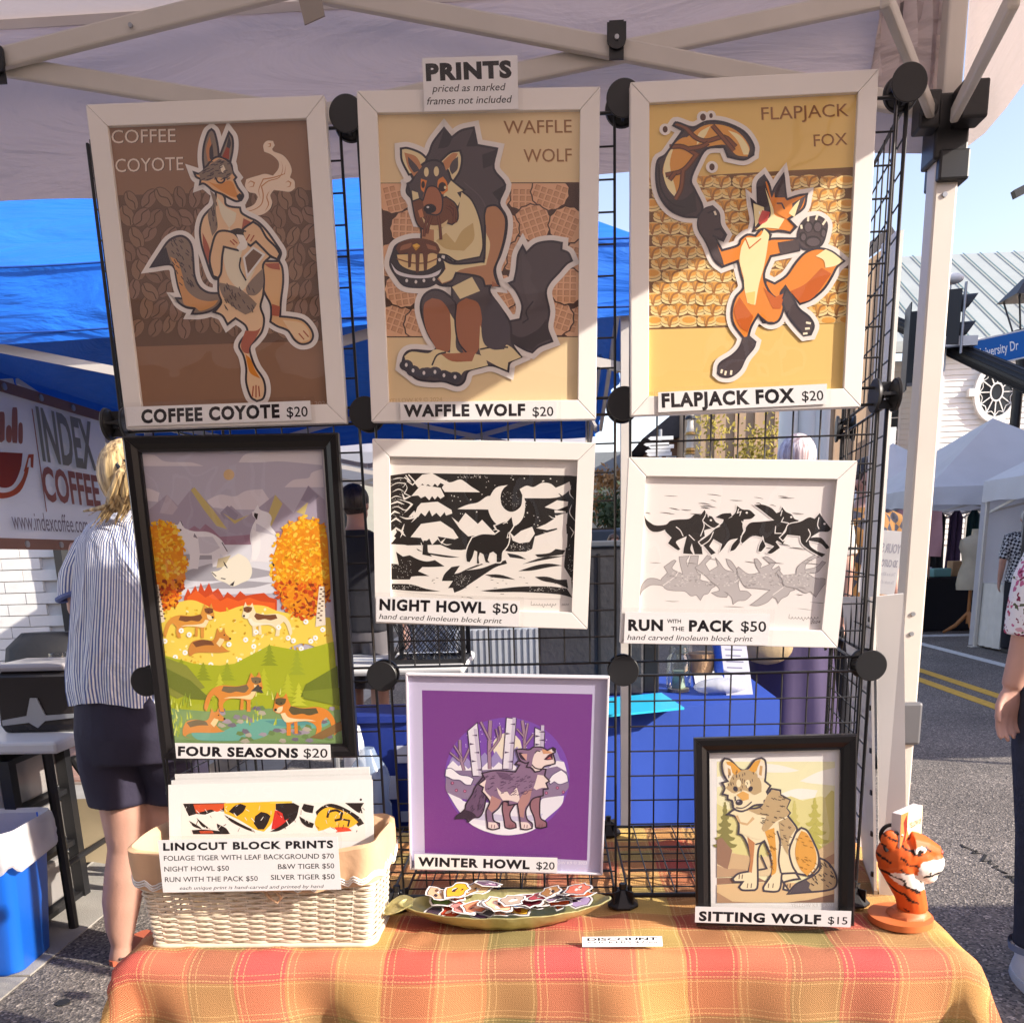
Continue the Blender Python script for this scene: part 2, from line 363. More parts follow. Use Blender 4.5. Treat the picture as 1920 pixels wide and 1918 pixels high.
# ================================================================ buildings
white_sd = mat('white_siding', (.74, .74, .72), .6, var=.04, nscale=3)
darkglass = mat('dark_window_glass', (.02, .025, .03), .12, var=0)
def window(parent, x, z, w, h, y, nx=2, ny=4, fr=.07, m_=None, gl=None, face=-1):
    m_ = m_ or white_sd; f = MB(); d = .06
    f.box((x - w / 2 - fr, y - d, z - h / 2 - fr), (x - w / 2, y + .02, z + h / 2 + fr)); f.box((x + w / 2, y - d, z - h / 2 - fr), (x + w / 2 + fr, y + .02, z + h / 2 + fr))
    f.box((x - w / 2, y - d, z + h / 2), (x + w / 2, y + .02, z + h / 2 + fr)); f.box((x - w / 2 - fr - .03, y - d - .05, z - h / 2 - fr), (x + w / 2 + fr + .03, y + .02, z - h / 2))
    o = f.build('window', m_, parent)
    MB().box((x - w / 2, y - .012, z - h / 2), (x + w / 2, y + .01, z + h / 2)).build('pane', gl or darkglass, o)
    b = MB()
    for i in range(1, nx): b.box((x - w / 2 + i * w / nx - .016, y - .035, z - h / 2), (x - w / 2 + i * w / nx + .016, y - .013, z + h / 2))
    for j in range(1, ny): b.box((x - w / 2, y - .038, z - h / 2 + j * h / ny - .016), (x + w / 2, y - .0131, z - h / 2 + j * h / ny + .016))
    b.build('glazing_bar', m_, o); return o
# white building with the metal roof
ch = E('meeting_house', (14, 30, 0), 'white clapboard building with pale standing-seam metal roof and oval window', 'building')
def rel(o, e):                                             # keep world coordinates under a moved root
    o.location = Vector(o.location) - Vector(e.location); return o
def sub(e, *os):
    for o in os: o.parent = e; rel(o, e)
w1 = MB().box((12.5, 30.03, 0), (24, 36, 7.2)).build('wall', white_sd, ch); rel(w1, ch); w2 = MB().box((8.2, 32.03, 0), (12.5, 36, 7.2)).build('wall', white_sd, ch); rel(w2, ch)
lap = MB(); lap.prism([(0, 0, 0), (0, -.045, .0), (0, -.012, .168), (0, 0, .168)], (11.5, 0, 0)); lm = lap.mesh('lap'); lm.materials.append(white_sd)
lap2 = MB(); lap2.prism([(0, 0, 0), (0, -.045, .0), (0, -.012, .168), (0, 0, .168)], (4.3, 0, 0)); lm2 = lap2.mesh('lap2'); lm2.materials.append(white_sd)
for i in range(36):
    o = bpy.data.objects.new('siding_board', lm); S.collection.objects.link(o); o.parent = ch; o.location = Vector((12.5, 30.03, 1.1 + i * .17)) - ch.location
    o = bpy.data.objects.new('siding_board', lm2); S.collection.objects.link(o); o.parent = ch; o.location = Vector((8.2, 32.03, 1.1 + i * .17)) - ch.location
roofm = mat('pale_metal_roof', (.33, .36, .345), .45, var=.05, nscale=1.0)
rz0, rz1 = 7.35, 11.7
r_ = MB(); r_.prism([(8, 29.6, rz0), (8, 36.4, rz1), (8, 36.4, rz1 - .15), (8, 29.6, rz0 - .15)], (17, 0, 0)); r_.box((7.9, 29.5, 7.02), (25, 29.72, 7.2)); o = r_.build('roof', roofm, ch); rel(o, ch)
o = MB().box((12.2, 29.55, 7.22), (25, 29.68, 7.34)).build('gutter', white_sd, ch); rel(o, ch)
sm_ = mat('roof_seam', (.10, .16, .17), .5, var=0); sv = Vector((0, 6.8, 4.35)); 
seam = MB().bar((0, 0, 0), sv * .985, .05, .012); sme = seam.mesh('seam'); sme.materials.append(sm_)
for i in range(27): o = bpy.data.objects.new('seam', sme); S.collection.objects.link(o); o.parent = ch; o.location = Vector((8.2 + i * .62, 29.62, 7.42)) - ch.location
o = MB().box((12.38, 29.93, 0), (12.62, 30.08, 7.0)).build('corner_board', white_sd, ch); rel(o, ch)
o = MB().tube([(12.3, 29.6, 7.1), (12.3, 29.85, 6.7), (12.3, 29.9, 6.4), (12.3, 29.9, 0)], .055, 8).build('downpipe', white_sd, ch, True); rel(o, ch)
for x, z in ((10.05, 5.0), (11.62, 5.0), (10.05, 2.0), (11.62, 2.0)): rel(window(ch, x, z, .8, 1.55, 31.97, 2, 4), ch)
# oval window
oc = P(1869, 735, 29.9); f = MB()
def ovalring(rx0, rz0_, rx1, rz1_, y0, y1, n=32):
    for i in range(n):
        a, b = 2 * math.pi * i / n, 2 * math.pi * (i + 1) / n
        q = [(oc.x + rx0 * math.cos(a), oc.z + rz0_ * math.sin(a)), (oc.x + rx1 * math.cos(a), oc.z + rz1_ * math.sin(a)), (oc.x + rx1 * math.cos(b), oc.z + rz1_ * math.sin(b)), (oc.x + rx0 * math.cos(b), oc.z + rz0_ * math.sin(b))]
        f.prism([(x, y0, z) for x, z in q], (0, y1 - y0, 0))
ovalring(.56, .74, .72, .93, 29.84, 30.02)
for a in range(4):
    dx, dz = [(1, 0), (-1, 0), (0, 1), (0, -1)][a]; f.box((oc.x + dx * .8 - .1, 29.8, oc.z + dz * 1.0 - .12), (oc.x + dx * .8 + .1, 30.02, oc.z + dz * 1.0 + .12))
ow = f.build('oval_window', white_sd, ch); rel(ow, ch)
f = MB(); f.cyl((0, 0, 0), 1, .02, 32, 'Y'); q = f.build('pane', darkglass, ow); q.scale = (.57, 1, .75); q.location = (oc.x, 29.94, oc.z)
f = MB()
for i in range(12):
    a = 2 * math.pi * i / 12; f.bar((oc.x + .2 * math.cos(a), 29.91, oc.z + .28 * math.sin(a)), (oc.x + .55 * math.cos(a), 29.91, oc.z + .73 * math.sin(a)), .03, .03, (0, 1, 0))
    b = a + math.pi / 12; f.tube([(oc.x + .56 * math.cos(a + t * math.pi / 6), 29.905, oc.z + .73 * math.sin(a + t * math.pi / 6) - 0) if False else (oc.x + (.55 - .1 * math.sin(math.pi * t)) * math.cos(a + t * math.pi / 6), 29.905, oc.z + (.72 - .12 * math.sin(math.pi * t)) * math.sin(a + t * math.pi / 6)) for t in (0, .25, .5, .75, 1)], .014, 5)
ovalring(.17, .24, .21, .29, 29.89, 29.92); 
f.build('glazing_bar', white_sd, ow)
# tan building seen through the side grid
tb = E('tan_building', (7, 22, 0), 'tan sided building with dark gable edge behind the grid side wing', 'building')
tn = mat('tan_siding', (.42, .30, .20), .8, var=.08, nscale=2); dk = mat('dark_roof', (.055, .05, .055), .7, var=.2, nscale=6)
a = P(1560, 640, 22); b_ = P(1672, 448, 22); o = MB().prism([(a.x - 3, 22, 0), (b_.x + .1, 22, 0), (b_.x + .1, 22, b_.z), (a.x - 3, 22, a.z - 1.0)], (0, 5, 0)).build('wall', tn, tb); rel(o, tb)
o = MB().bar((a.x - 3.2, 21.8, a.z - .9), (b_.x - .1, 21.8, b_.z + .05), .4, .25).build('roof', dk, tb); rel(o, tb)
for i in range(9): o = MB().box((b_.x - 3.9 + i * .47, 21.93, 0), (b_.x - 3.86 + i * .47, 21.995, b_.z - .25 - (3.9 - i * .47) * .5)).build('batten', tn, tb); rel(o, tb)
for x in (b_.x + .12,): o = MB().box((x - .05, 21.8, 0), (x + .2, 22.2, 3.9)).build('column', white_sd, tb); rel(o, tb)
# buildings behind the camera, across the market street (seen only as reflections in the picture glass)
for nm, x0, x1, h, col, lab in (('brick_shop_row', -19, -2.5, 7.5, (.26, .13, .08), 'red brown brick shop row behind the photographer, not in view'), ('cream_shop_row', -2.3, 16, 6.2, (.42, .36, .28), 'cream shop row behind the photographer, not in view')):
    sr = E(nm, ((x0 + x1) / 2, -11, 0), lab, 'building'); o = MB().box((x0, -15, 0), (x1, -11, h)).build('wall', mat(nm + '_wall', col, .85, var=.12, nscale=2), sr); rel(o, sr)
    for i in range(int((x1 - x0) / 2.2)):
        for z in (1.7, 4.6):
            c = x0 + 1.2 + i * 2.2; f_ = MB(); f_.box((c - .55, -11.0, z - .9), (c + .55, -10.93, z + .9)); o = f_.build('window', white_sd, sr); rel(o, sr); q = MB().box((c - .45, -10.93, z - .8), (c + .45, -10.92, z + .8)).build('pane', darkglass, o)
sr = E('long_brick_building', (17, 9, 0), 'long brick building right of the street, out of view, shading the market', 'building'); o = MB().box((13, 1.9, 0), (21, 16, 9)).build('wall', mat('red_brick_wall', (.28, .14, .09), .85, var=.12, nscale=2), sr); rel(o, sr)
for i in range(6):
    for z in (2, 5.6): o = MB().box((12.96, 3 + i * 2.2, z), (12.99, 4 + i * 2.2, z + 1.8)).build('window', darkglass, sr); rel(o, sr)
# brown brick building with dark roof
bb = E('brick_hall', (3.6, 26, 0), 'brown brick hall with a dark hipped roof behind the yellow bush', 'building'); brm = mat('brown_brick', (.22, .12, .075), .85, var=.15, nscale=4)
p0, p1 = P(1235, 860, 26), P(1480, 820, 26); o = MB().box((p0.x, 26, 0), (p1.x + 1, 34, P(1300, 822, 26).z)).build('wall', brm, bb); rel(o, bb)
zt = P(1300, 822, 26).z; o = MB().prism([(p0.x - .5, 25.6, zt), (P(1290, 770, 26).x, 25.6, zt + 1.0), (P(1420, 755, 26).x, 25.6, zt + 1.6), (p1.x + 1.4, 25.6, zt)], (0, 8, 0)).build('roof', dk, bb); rel(o, bb)
for i in range(5): rel(window(bb, p0.x + .35 + i * .52, zt - .9, .22, .8, 25.98, 1, 1, .03), bb)
o = MB().box((P(1415, 815, 25).x, 25, 0), (P(1475, 815, 25).x, 25.5, P(1440, 808, 25).z)).build('wall', tn, bb); rel(o, bb)
cg = MB(); x0, x1 = P(1412, 800, 24.9).x, P(1480, 800, 24.9).x; za, zb = P(1440, 808, 24.9).z, P(1440, 765, 24.9).z
for i in range(14): u = x0 + (x1 - x0) * i / 14; cg.box((u, 24.86 + (i % 2) * .03, za), (u + (x1 - x0) / 14, 24.98, zb))
o = cg.build('corrugated_roof', mat('grey_tin', (.34, .31, .28), .6), bb); rel(o, bb)
po = E('white_portico', (3.3, 14, 0), 'row of tall white round columns behind the pink-haired person', 'portico')
for px_ in (1478, 1512, 1538): c = P(px_, 800, 14); o = MB().cyl((c.x, 14, 0), .14, 7, 20).build('column', white_sd, po, True); rel(o, po)
# grey roofed house further left
gh = E('cream_house', (.5, 30, 0), 'small cream house with grey roof between the two middle frames', 'building')
a, b_ = P(1105, 893, 30), P(1200, 893, 30); o = MB().box((a.x, 30, 0), (b_.x, 34, a.z)).build('wall', mat('cream_wall', (.62, .56, .44), .8), gh); rel(o, gh)
o = MB().prism([(a.x - .2, 29.7, a.z), (a.x + .2, 31.5, a.z + .9), (a.x + .2, 32, a.z + .9), (a.x - .2, 34, a.z)], (b_.x - a.x + .4, 0, 0)).build('roof', mat('grey_shingle', (.14, .15, .15), .8), gh); rel(o, gh)
# white painted brick building on the left
wb = E('white_brick_building', (-7, 8.5, 0), 'bright white painted brick building wall behind the coffee banner', 'building')
wbm = mat('white_painted_brick', (.80, .79, .75), .7, var=.05, nscale=6, bump=.2, bscale=30)
xr = P(118, 1100, 8.5).x
o = MB().box((-16, 8.55, 0), (xr, 8.9, 6.6)).build('wall', mat('white_mortar', (.66, .65, .62), .9), wb); rel(o, wb)
bm_ = MB().box((0, 0, 0), (.392, .05, .105)).mesh('course'); bm_.materials.append(wbm)
n_ = 0
for j in range(22):
    for i in range(13):
        x = xr - (i + 1) * .4 + (j % 2) * .2
        if x + .392 > xr or n_ >= 298: continue
        o = bpy.data.objects.new('brick', bm_); S.collection.objects.link(o); o.parent = wb; o.location = Vector((x, 8.512 - rnd(0, .006), .05 + j * .113)) - wb.location; n_ += 1
o = MB().box((-16, 8.51, 2.56), (xr, 8.6, 6.6)).build('brickwork', wbm, wb); rel(o, wb)
o = MB().box((xr + .01, 8.4, 0), (xr + .09, 8.55, 5)).build('downpipe', mat('dark_trim', (.03, .03, .03), .6), wb); rel(o, wb)
cb = mat('cream_clapboard', (.55, .53, .44), .8, var=.05); grn = mat('green_trim', (.035, .10, .06), .6)
lb = E('cream_shop_building', (-4, 15, 0), 'cream shop front with dark green trim and green awning beyond the blue canopy', 'building')
o = MB().box((-9.5, 15, 0), (-1.5, 19, 3.6)).build('wall', cb, lb); rel(o, lb)
for i in range(5):
    x = -8.6 + i * 1.6; rel(window(lb, x, 1.6, .8, 1.5, 14.97, 2, 2, .12, grn), lb)
for a_, b2 in ((480, 600),): 
    p, q = P(a_ - 30, 808, 13.9), P(b2, 808, 13.9); o = MB().prism([(p.x, 13.9, p.z), (p.x, 15, p.z + .45), (p.x, 15, p.z + .40), (p.x, 13.9, p.z - .12)], (q.x - p.x, 0, 0)).build('awning', mat('green_awning', (.01, .22, .13), .7), lb); rel(o, lb)
o = MB().box((-9.7, 14.8, 3.6), (-1.3, 15.3, 3.78)).build('cornice', grn, lb); rel(o, lb)
# ================================================================ canopy tents
cvw = mat('white_canopy_cloth', (.78, .78, .80), .75, var=.05, nscale=2.5, bump=.35, bscale=5, trans=.30)
cvb = mat('blue_canopy_cloth', (.012, .16, .72), .55, var=.10, nscale=3, bump=.0, trans=.03)
steel = mat('pale_powder_coated_steel', (.62, .58, .52), .45, var=.04, nscale=10)
def cloth_bump(m_, sc, dist, strn=1.0):
    n, l = nodes(m_); b = n['Principled BSDF']; tc = n.new('ShaderNodeTexCoord'); mp = n.new('ShaderNodeMapping'); mp.inputs['Scale'].default_value = (1, 1, 5); mp.inputs['Rotation'].default_value = (0, .32, .1)
    nt = n.new('ShaderNodeTexNoise'); nt.inputs['Scale'].default_value = sc; nt.inputs['Detail'].default_value = 6; nt.inputs['Distortion'].default_value = 1.2
    bp = n.new('ShaderNodeBump'); bp.inputs['Strength'].default_value = strn * .7; bp.inputs['Distance'].default_value = dist
    l.new(tc.outputs['Object'], mp.inputs[0]); l.new(mp.outputs[0], nt.inputs[0]); l.new(nt.outputs['Fac'], bp.inputs['Height']); l.new(bp.outputs[0], b.inputs['Normal'])
cloth_bump(cvb, 1.5, .07, .8)
def canopy(name, x0, x1, y0, y1, ze, zp, label, m_, vh=.25, group=None, legs=True, sag=.04, walls=(), zb=None, legw=.035, truss=True, seed=1):
    root = E(name, ((x0 + x1) / 2, (y0 + y1) / 2, 0), label, 'tent', group); random.seed(seed); rx, ry = root.location.x, root.location.y
    cx, cy = rx, ry; N = 18; r_ = MB(); C4 = [(x0, y0), (x1, y0), (x1, y1), (x0, y1)]
    for e in range(4):
        a, b = C4[e], C4[(e + 1) % 4]; g_ = []
        for i in range(N + 1):
            u = i / N; row = []
            for j in range(N // 2 + 1):
                v = j / (N // 2); ex = a[0] + (b[0] - a[0]) * u; ey = a[1] + (b[1] - a[1]) * u; x = ex + (cx - ex) * v; y = ey + (cy - ey) * v
                z = ze + (zp - ze) * v - sag * math.sin(math.pi * v) * (1 - abs(2 * u - 1)) * 1.6
                row.append((x - rx, y - ry, z))
            g_.append(row)
        for i in range(N):
            for j in range(N // 2):
                q = [g_[i][j], g_[i + 1][j], g_[i + 1][j + 1], g_[i][j + 1]]
                r_.face(q if j < N // 2 - 1 else q[:3])
    ro = r_.build('canopy', m_, root); bmsh = bmesh.new(); bmsh.from_mesh(ro.data); bmesh.ops.remove_doubles(bmsh, verts=bmsh.verts, dist=.0005); bmsh.to_mesh(ro.data); bmsh.free()
    for p in ro.data.polygons: p.use_smooth = True
    ro.data.set_sharp_from_angle(angle=math.radians(12))
    for e in range(4):
        a, b = C4[e], C4[(e + 1) % 4]; v_ = MB(); M2 = 40; rings = [[], [], [], []]
        nx, ny = (b[1] - a[1]), -(b[0] - a[0]); ln = math.hypot(nx, ny); nx /= ln; ny /= ln
        for i in range(M2 + 1):
            u = i / M2; x, y = a[0] + (b[0] - a[0]) * u, a[1] + (b[1] - a[1]) * u
            for k in range(4):
                off = (.002 + .012 * math.sin(u * 37 + k * 1.3 + seed)) * k / 3 if 0 < i < M2 else .001 * k; rings[k].append((x + nx * off - rx, y + ny * off - ry, ze + .001 - vh * k / 3 + (.008 * math.sin(u * 23 + seed) if k == 3 and 0 < i < M2 else 0)))
        v_.loft(rings, caps=False, closed=False); v_.build('valance', m_, root, True)
    if legs:
        for (x, y) in C4:
            sx = 1 if x < cx else -1; sy = 1 if y < cy else -1; x += sx * (.03 + legw / 2); y += sy * (.03 + legw / 2)
            l_ = MB().box((x - legw / 2 - rx, y - legw / 2 - ry, 0), (x + legw / 2 - rx, y + legw / 2 - ry, ze - .02)).build('leg', steel, root); MB().box((x - .06 - rx, y - .06 - ry, 0), (x + .06 - rx, y + .06 - ry, .012)).build('foot', steel, l_)
    if truss:
        t = ze - .04; lo = t - .32
        for e in range(4):
            a, b = C4[e], C4[(e + 1) % 4]; ins = .06
            A_ = Vector((a[0] + (ins if a[0] < cx else -ins) - rx, a[1] + (ins if a[1] < cy else -ins) - ry, 0)); B_ = Vector((b[0] + (ins if b[0] < cx else -ins) - rx, b[1] + (ins if b[1] < cy else -ins) - ry, 0))
            for s_ in range(2):
                p = A_.lerp(B_, s_ * .5); q = A_.lerp(B_, s_ * .5 + .5); up_ = Vector((0, 0, 1)); off = (B_ - A_).normalized().cross(up_) * .012
                MB().bar(p + up_ * t + off, q + up_ * lo + off, .014, .028).build('truss_bar', steel, root); MB().bar(p + up_ * lo - off, q + up_ * t - off, .014, .028).build('truss_bar', steel, root)
        for (x, y) in C4:
            MB().bar((x + (.06 if x < cx else -.06) - rx, y + (.06 if y < cy else -.06) - ry, ze - .08), (0, 0, zp - .1), .022, .022).build('roof_strut', steel, root)
    for wside in walls:
        a, b = C4[wside], C4[(wside + 1) % 4]; MB().loft([[(a[0] + (b[0] - a[0]) * i / 24 - rx, a[1] + (b[1] - a[1]) * i / 24 - ry + .02 * math.sin(i * 1.1), z) for i in range(25)] for z in (ze - vh + .02, 1.0, .02)], caps=False, closed=False).build('side_wall', m_, root, True)
    return root
GT = 'canopy tents of the street market'
canopy('blue_canopy_tent', -2.70, .297, 2.93, 5.93, 2.27, 3.35, 'bright blue canopy tent over the coffee stall', cvb, .22, GT, seed=3, sag=.02)
bt_ = [o for o in bpy.data.objects if o.name == 'blue_canopy_tent'][0]; pip = mat('blue_piping', (.01, .07, .35), .7)
for z in (2.268, 2.075): o = MB().tube([(-2.69 + 3.0 * i / 30, 2.92 - (.004 if z < 2.2 else 0), z + .002 * math.sin(i)) for i in range(31)], .0035, 5).build('piping', pip, bt_); rel(o, bt_)
canopy('white_canopy_tent', -2.75, P(1112, 830, 6.3).x, 6.3, 9.2, 2.26, 2.75, 'white canopy tent behind the blue one, low peak above the grid', cvw, .22, GT, seed=4)
canopy('white_canopy_tent', 5.2, 8.2, 8.0, 11.0, 1.98, 2.95, 'white canopy tent at the right photo edge with a closed side wall', cvw, .24, GT, walls=(2,), seed=5)
canopy('white_canopy_tent', 5.05, 7.95, 12.2, 15.1, 2.0, 3.02, 'tallest far white canopy tent, over the pink hanging cloth', cvw, .24, GT, seed=6)
canopy('white_canopy_tent', 5.1, 7.9, 16.0, 18.9, 2.02, 3.1, 'far white canopy tent just left of the white tent leg', cvw, .24, GT, seed=7)
canopy('white_canopy_tent', 6.6, 9.4, 20.4, 23.2, 2.1, 3.5, 'farthest white canopy tent, only its peak showing beside the tent leg', cvw, .24, GT, seed=8)
canopy('white_canopy_tent', 5.2, 8.2, -1.4, 1.6, 2.35, 3.1, 'white canopy tent across the road, unseen, added to shade the near asphalt', cvw, .24, GT, seed=9)  # never in view, added to throw shade on the near road
canopy('white_canopy_tent', 5.9, 8.6, 4.0, 6.8, 2.35, 3.1, 'white canopy tent across the road unseen, added to shade the asphalt further off', cvw, .24, GT, seed=10)  # also out of view, added for its eave shadow across the road
# ================================================================ trees and bush
bark = mat('bark', (.12, .09, .07), .9); 
def leafmat(n, c): return mat(n, c, .7, var=.35, nscale=3, trans=.25)
def tree(name, x, y, h, rx, rz, cz, lm, label, cat='tree', n=900, ls=.09, group=None, seed=0):
    random.seed(seed); root = E(name, (x, y, 0), label, cat, group); t = MB()
    t.tube([(0, 0, 0), (.03, .02, h * .3), (-.02, .03, h * .6)], [h * .02 + .02, h * .016 + .015, h * .01], 8)
    for i in range(9):
        a = rnd(0, 6.28); z = h * rnd(.25, .55); t.tube([(0, 0, z), (rx * .4 * math.cos(a), rx * .4 * math.sin(a), z + rz * .3), (rx * .8 * math.cos(a), rx * .8 * math.sin(a), min(h * .95, z + rz * rnd(.5, 1)))], [.03, .02, .008], 5)
    t.build('trunk', bark, root, True); c = MB(); cl = [(rnd(-1, 1) * rx * .7, rnd(-1, 1) * rx * .7, cz + rnd(-1, 1) * rz * .8, rnd(.3, .6)) for _ in range(16)]
    for i in range(n):
        a, b, z, s_ = random.choice(cl); p = Vector((a + random.gauss(0, 1) * rx * s_ * .5, b + random.gauss(0, 1) * rx * s_ * .5, z + random.gauss(0, 1) * rz * s_ * .4))
        u = Vector((rnd(-1, 1), rnd(-1, 1), rnd(-1, 1))).normalized(); w = u.orthogonal().normalized(); k = ls * rnd(.5, 1.2); c.face([p - u * k, p + w * k * .5, p + u * k, p - w * k * .5])
    c.build('crown', lm, root); return root
b0 = P(1385, 830, 20)
tree('yellow_bush', b0.x, 20, b0.z + .5, 1.1, .9, b0.z - .3, leafmat('yellow_leaves', (.30, .24, .035)), 'thin twiggy bush with yellow green leaves in front of the brick hall', 'bush', 1500, .07, seed=2)
b0 = P(1148, 925, 24); tree('orange_tree', b0.x + .1, 24, b0.z + .3, .8, .7, b0.z - .1, leafmat('orange_leaves', (.32, .17, .06)), 'autumn orange tree between the two middle frames', 'tree', 1200, .09, seed=3)
b0 = P(1158, 950, 18); tree('green_tree', b0.x + .1, 18, b0.z + .3, .55, .7, b0.z - .3, leafmat('dark_green_leaves', (.03, .055, .02)), 'dark green shrub tree in front of the orange one', 'tree', 1200, .08, seed=4)
# ================================================================ traffic signal, lamp, signs
blk = mat('black_paint', (.012, .012, .014), .45, var=.05); alu = mat('grey_aluminium', (.4, .41, .43), .4, .6)
ma = E('traffic_signal_mast', (7.6, 11.6, 0), 'black fluted traffic signal mast arm with signals across the right side', 'traffic signal')
def mk(e, o): rel(o, e); return o
A0, A1 = P(1672, 603, 13.5), P(1925, 716, 11.8); d = (A1 - A0)
mk(ma, MB().tube([A0, A1, A1 + d * .35], [.075, .125, .14], 12).build('mast_arm', blk, ma, True))
for i in range(12):
    a = i * math.pi / 6; n1 = d.normalized(); u = n1.orthogonal().normalized(); w = n1.cross(u); o1 = (u * math.cos(a) + w * math.sin(a)); mk(ma, MB().tube([A0 + o1 * .073, A1 + d * .35 + o1 * .138], .010, 5).build('flute', blk, ma))
e = A1 + d * .35; mk(ma, MB().cyl((e.x, e.y, 0), .17, e.z + .3, 16).build('mast', blk, ma, True))
def signal(cx, cy, Y, rot, n=3, s=1.0):
    c = P(cx, cy, Y); h = MB(); h.box((-.15 * s, -.1, -.15 * n * s), (.15 * s, .12, .15 * n * s)); o = h.build('signal_head', blk, ma, loc=c - ma.location, rot=(0, 0, rot))
    for k in range(n):
        z = (k - (n - 1) / 2) * .3 * s; v = MB(); R_ = .115 * s; rg = []
        for dd in (0, .2 * s):
            rg.append([(R_ * math.cos(t), -.1 - dd * (.6 + .4 * math.sin(t)), z + R_ * math.sin(t)) for t in [math.pi * (-.15 + 1.3 * i / 14) for i in range(15)]])
        v.loft(rg, caps=False, closed=False); v.cyl((0, -.105, z), R_ * .95, .01, 16, 'Y'); v.build('visor', blk, o)
    mk2 = MB().box((-.24 * s, .125, -.15 * n * s - .1), (.24 * s, .14, .15 * n * s + .1)).build('backplate', blk, o)
    return o
signal(1718, 655, 12.9, 1.35, 3, 1.0); signal(1780, 600, 12.5, 1.35, 2, 1.1)
p = P(1806, 600, 12.3); mk(ma, MB().cyl((p.x, p.y, p.z - .4), .018, .85, 8).build('bracket', alu, ma)); mk(ma, MB().box(tuple(P(1772, 631, 12.35)), tuple(P(1826, 650, 12.45))).build('sign_back', alu, ma))
p = P(1782, 528, 12.6); mk(ma, MB().cyl((p.x, p.y, p.z - 1.1), .02, 1.1, 8).build('camera_pole', white_sd, ma)); q = MB(); q.ell((p.x, p.y, p.z + .03), .17, .1, .07); mk(ma, q.build('camera', white_sd, ma, True))
# street name sign
ss = E('street_name_sign', P(1874, 655, 12.9), 'blue street name sign reading University Dr on the mast arm', 'sign', rot=(0, math.radians(-11), math.radians(10)))
ac = ss.location.copy(); hw = .39; hh = .165
MB().box((-hw - .02, 0, -hh - .02), (hw + .02, .02, hh + .02)).build('rim', mat('white_enamel', (.7, .72, .72), .5), ss)
A = Art(ss, -.001)
def local_fill(A, pts, col): A._fill(pts, srgb(col))
local_fill(A, [(-hw, -hh), (hw, -hh), (hw, hh), (-hw, hh)], '#1f6ab8')
def local_text(A, t, *a, **k): A.ltext(t, *a, **k)
local_text(A, 'University Dr', -.34, -.055, .28, .12, '#f2f4f2', .012); A.build('sign_face')
# street lantern at the right edge
lp = P(1918, 640, 16.5); la = E('street_lantern', (lp.x, 16.5, 0), 'black glass street lantern on a black pole at the right photo edge', 'street lamp'); rl = lambda z: z
L = MB(); z0 = P(1915, 622, 16.5).z; z1 = P(1915, 560, 16.5).z; z2 = P(1915, 522, 16.5).z
for sx, sy in ((-1, -1), (1, -1), (1, 1), (-1, 1)): L.bar((sx * .12, sy * .12, z0), (sx * .26, sy * .26, z1), .025, .025)
L.loft([[(sx * .35, sy * .35, z1) for sx, sy in ((-1, -1), (1, -1), (1, 1), (-1, 1))], [(sx * .08, sy * .08, z2) for sx, sy in ((-1, -1), (1, -1), (1, 1), (-1, 1))]]); L.cyl((0, 0, z2 - .02), .05, .24, 10); L.cyl((0, 0, z0 - .04), .17, .06, 12)
L.build('lantern_frame', blk, la); MB().loft([[(sx * .117, sy * .117, z0) for sx, sy in ((-1, -1), (1, -1), (1, 1), (-1, 1))], [(sx * .253, sy * .253, z1) for sx, sy in ((-1, -1), (1, -1), (1, 1), (-1, 1))]]).build('lantern_glass', glass_mat('lantern_glass_pane', .8), la)
MB().tube([(0, 0, 0), (0, 0, z0 - .5), (0, 0, z0 - .3), (0, 0, z0 - .05)], [.11, .08, .13, .06], 12).build('pole', blk, la, True)
p = P(1925, 358, 9.5); b2 = P(1900, 366, 9.5); fl = E('flood_lamp', p, 'black angled lamp housing high at the right photo edge', 'lamp'); MB().bar(b2 - p, P(1960, 335, 9.5) - p, .07, .07).build('housing', blk, fl); MB().cyl((.35, .02, -p.z), .045, p.z + .2, 10).build('pole', blk, fl)
# ornate lamp post and arrow signs
lc = P(1294, 820, 11); op = E('ornate_lamp_post', (lc.x, 11, 0), 'ornate cream and gold banded post between flapjack and pack frames', 'post'); prof = [(0, .08), (P(1294, 870, 11).z, .05)]
gold = mat('gold_band', (.45, .25, .05), .4, .3); zz = lambda y: P(1294, y, 11).z
MB().tube([(0, 0, 0), (0, 0, zz(880)), (0, 0, zz(855)), (0, 0, zz(850)), (0, 0, zz(820)), (0, 0, zz(815)), (0, 0, zz(800)), (0, 0, zz(795)), (0, 0, zz(770)), (0, 0, zz(740))], [.07, .06, .05, .045, .04, .055, .04, .035, .04, .05], 14).build('shaft', mat('cream_enamel', (.6, .56, .48), .5), op, True)
for y in (786, 816, 846, 852): MB().tube([(0, 0, zz(y)), (0, 0, zz(y) + .035)], [.068, .05], 14).build('band', gold if y > 800 else blk, op)
sp_ = P(1238, 840, 13); sg = E('arrow_signpost', (sp_.x, 13, 0), 'signpost with stacked white arrow signs above the pack frame', 'signpost'); MB().cyl((0, 0, 0), .025, sp_.z + .25, 10).build('post', alu, sg)
for i, (dx, y) in enumerate(((.02, 822), (-.04, 833), (.03, 838), (-.02, 846), (.0, 852))):
    z = P(1238, y, 13).z - 0; MB().prism([(-.16 + dx, -.03, z - .025), (-.2 + dx, -.03, z), (-.16 + dx, -.03, z + .025), (.16 + dx, -.03, z + .025), (.16 + dx, -.03, z - .025)], (0, .01, 0)).build('arrow_sign', white_sd, sg)
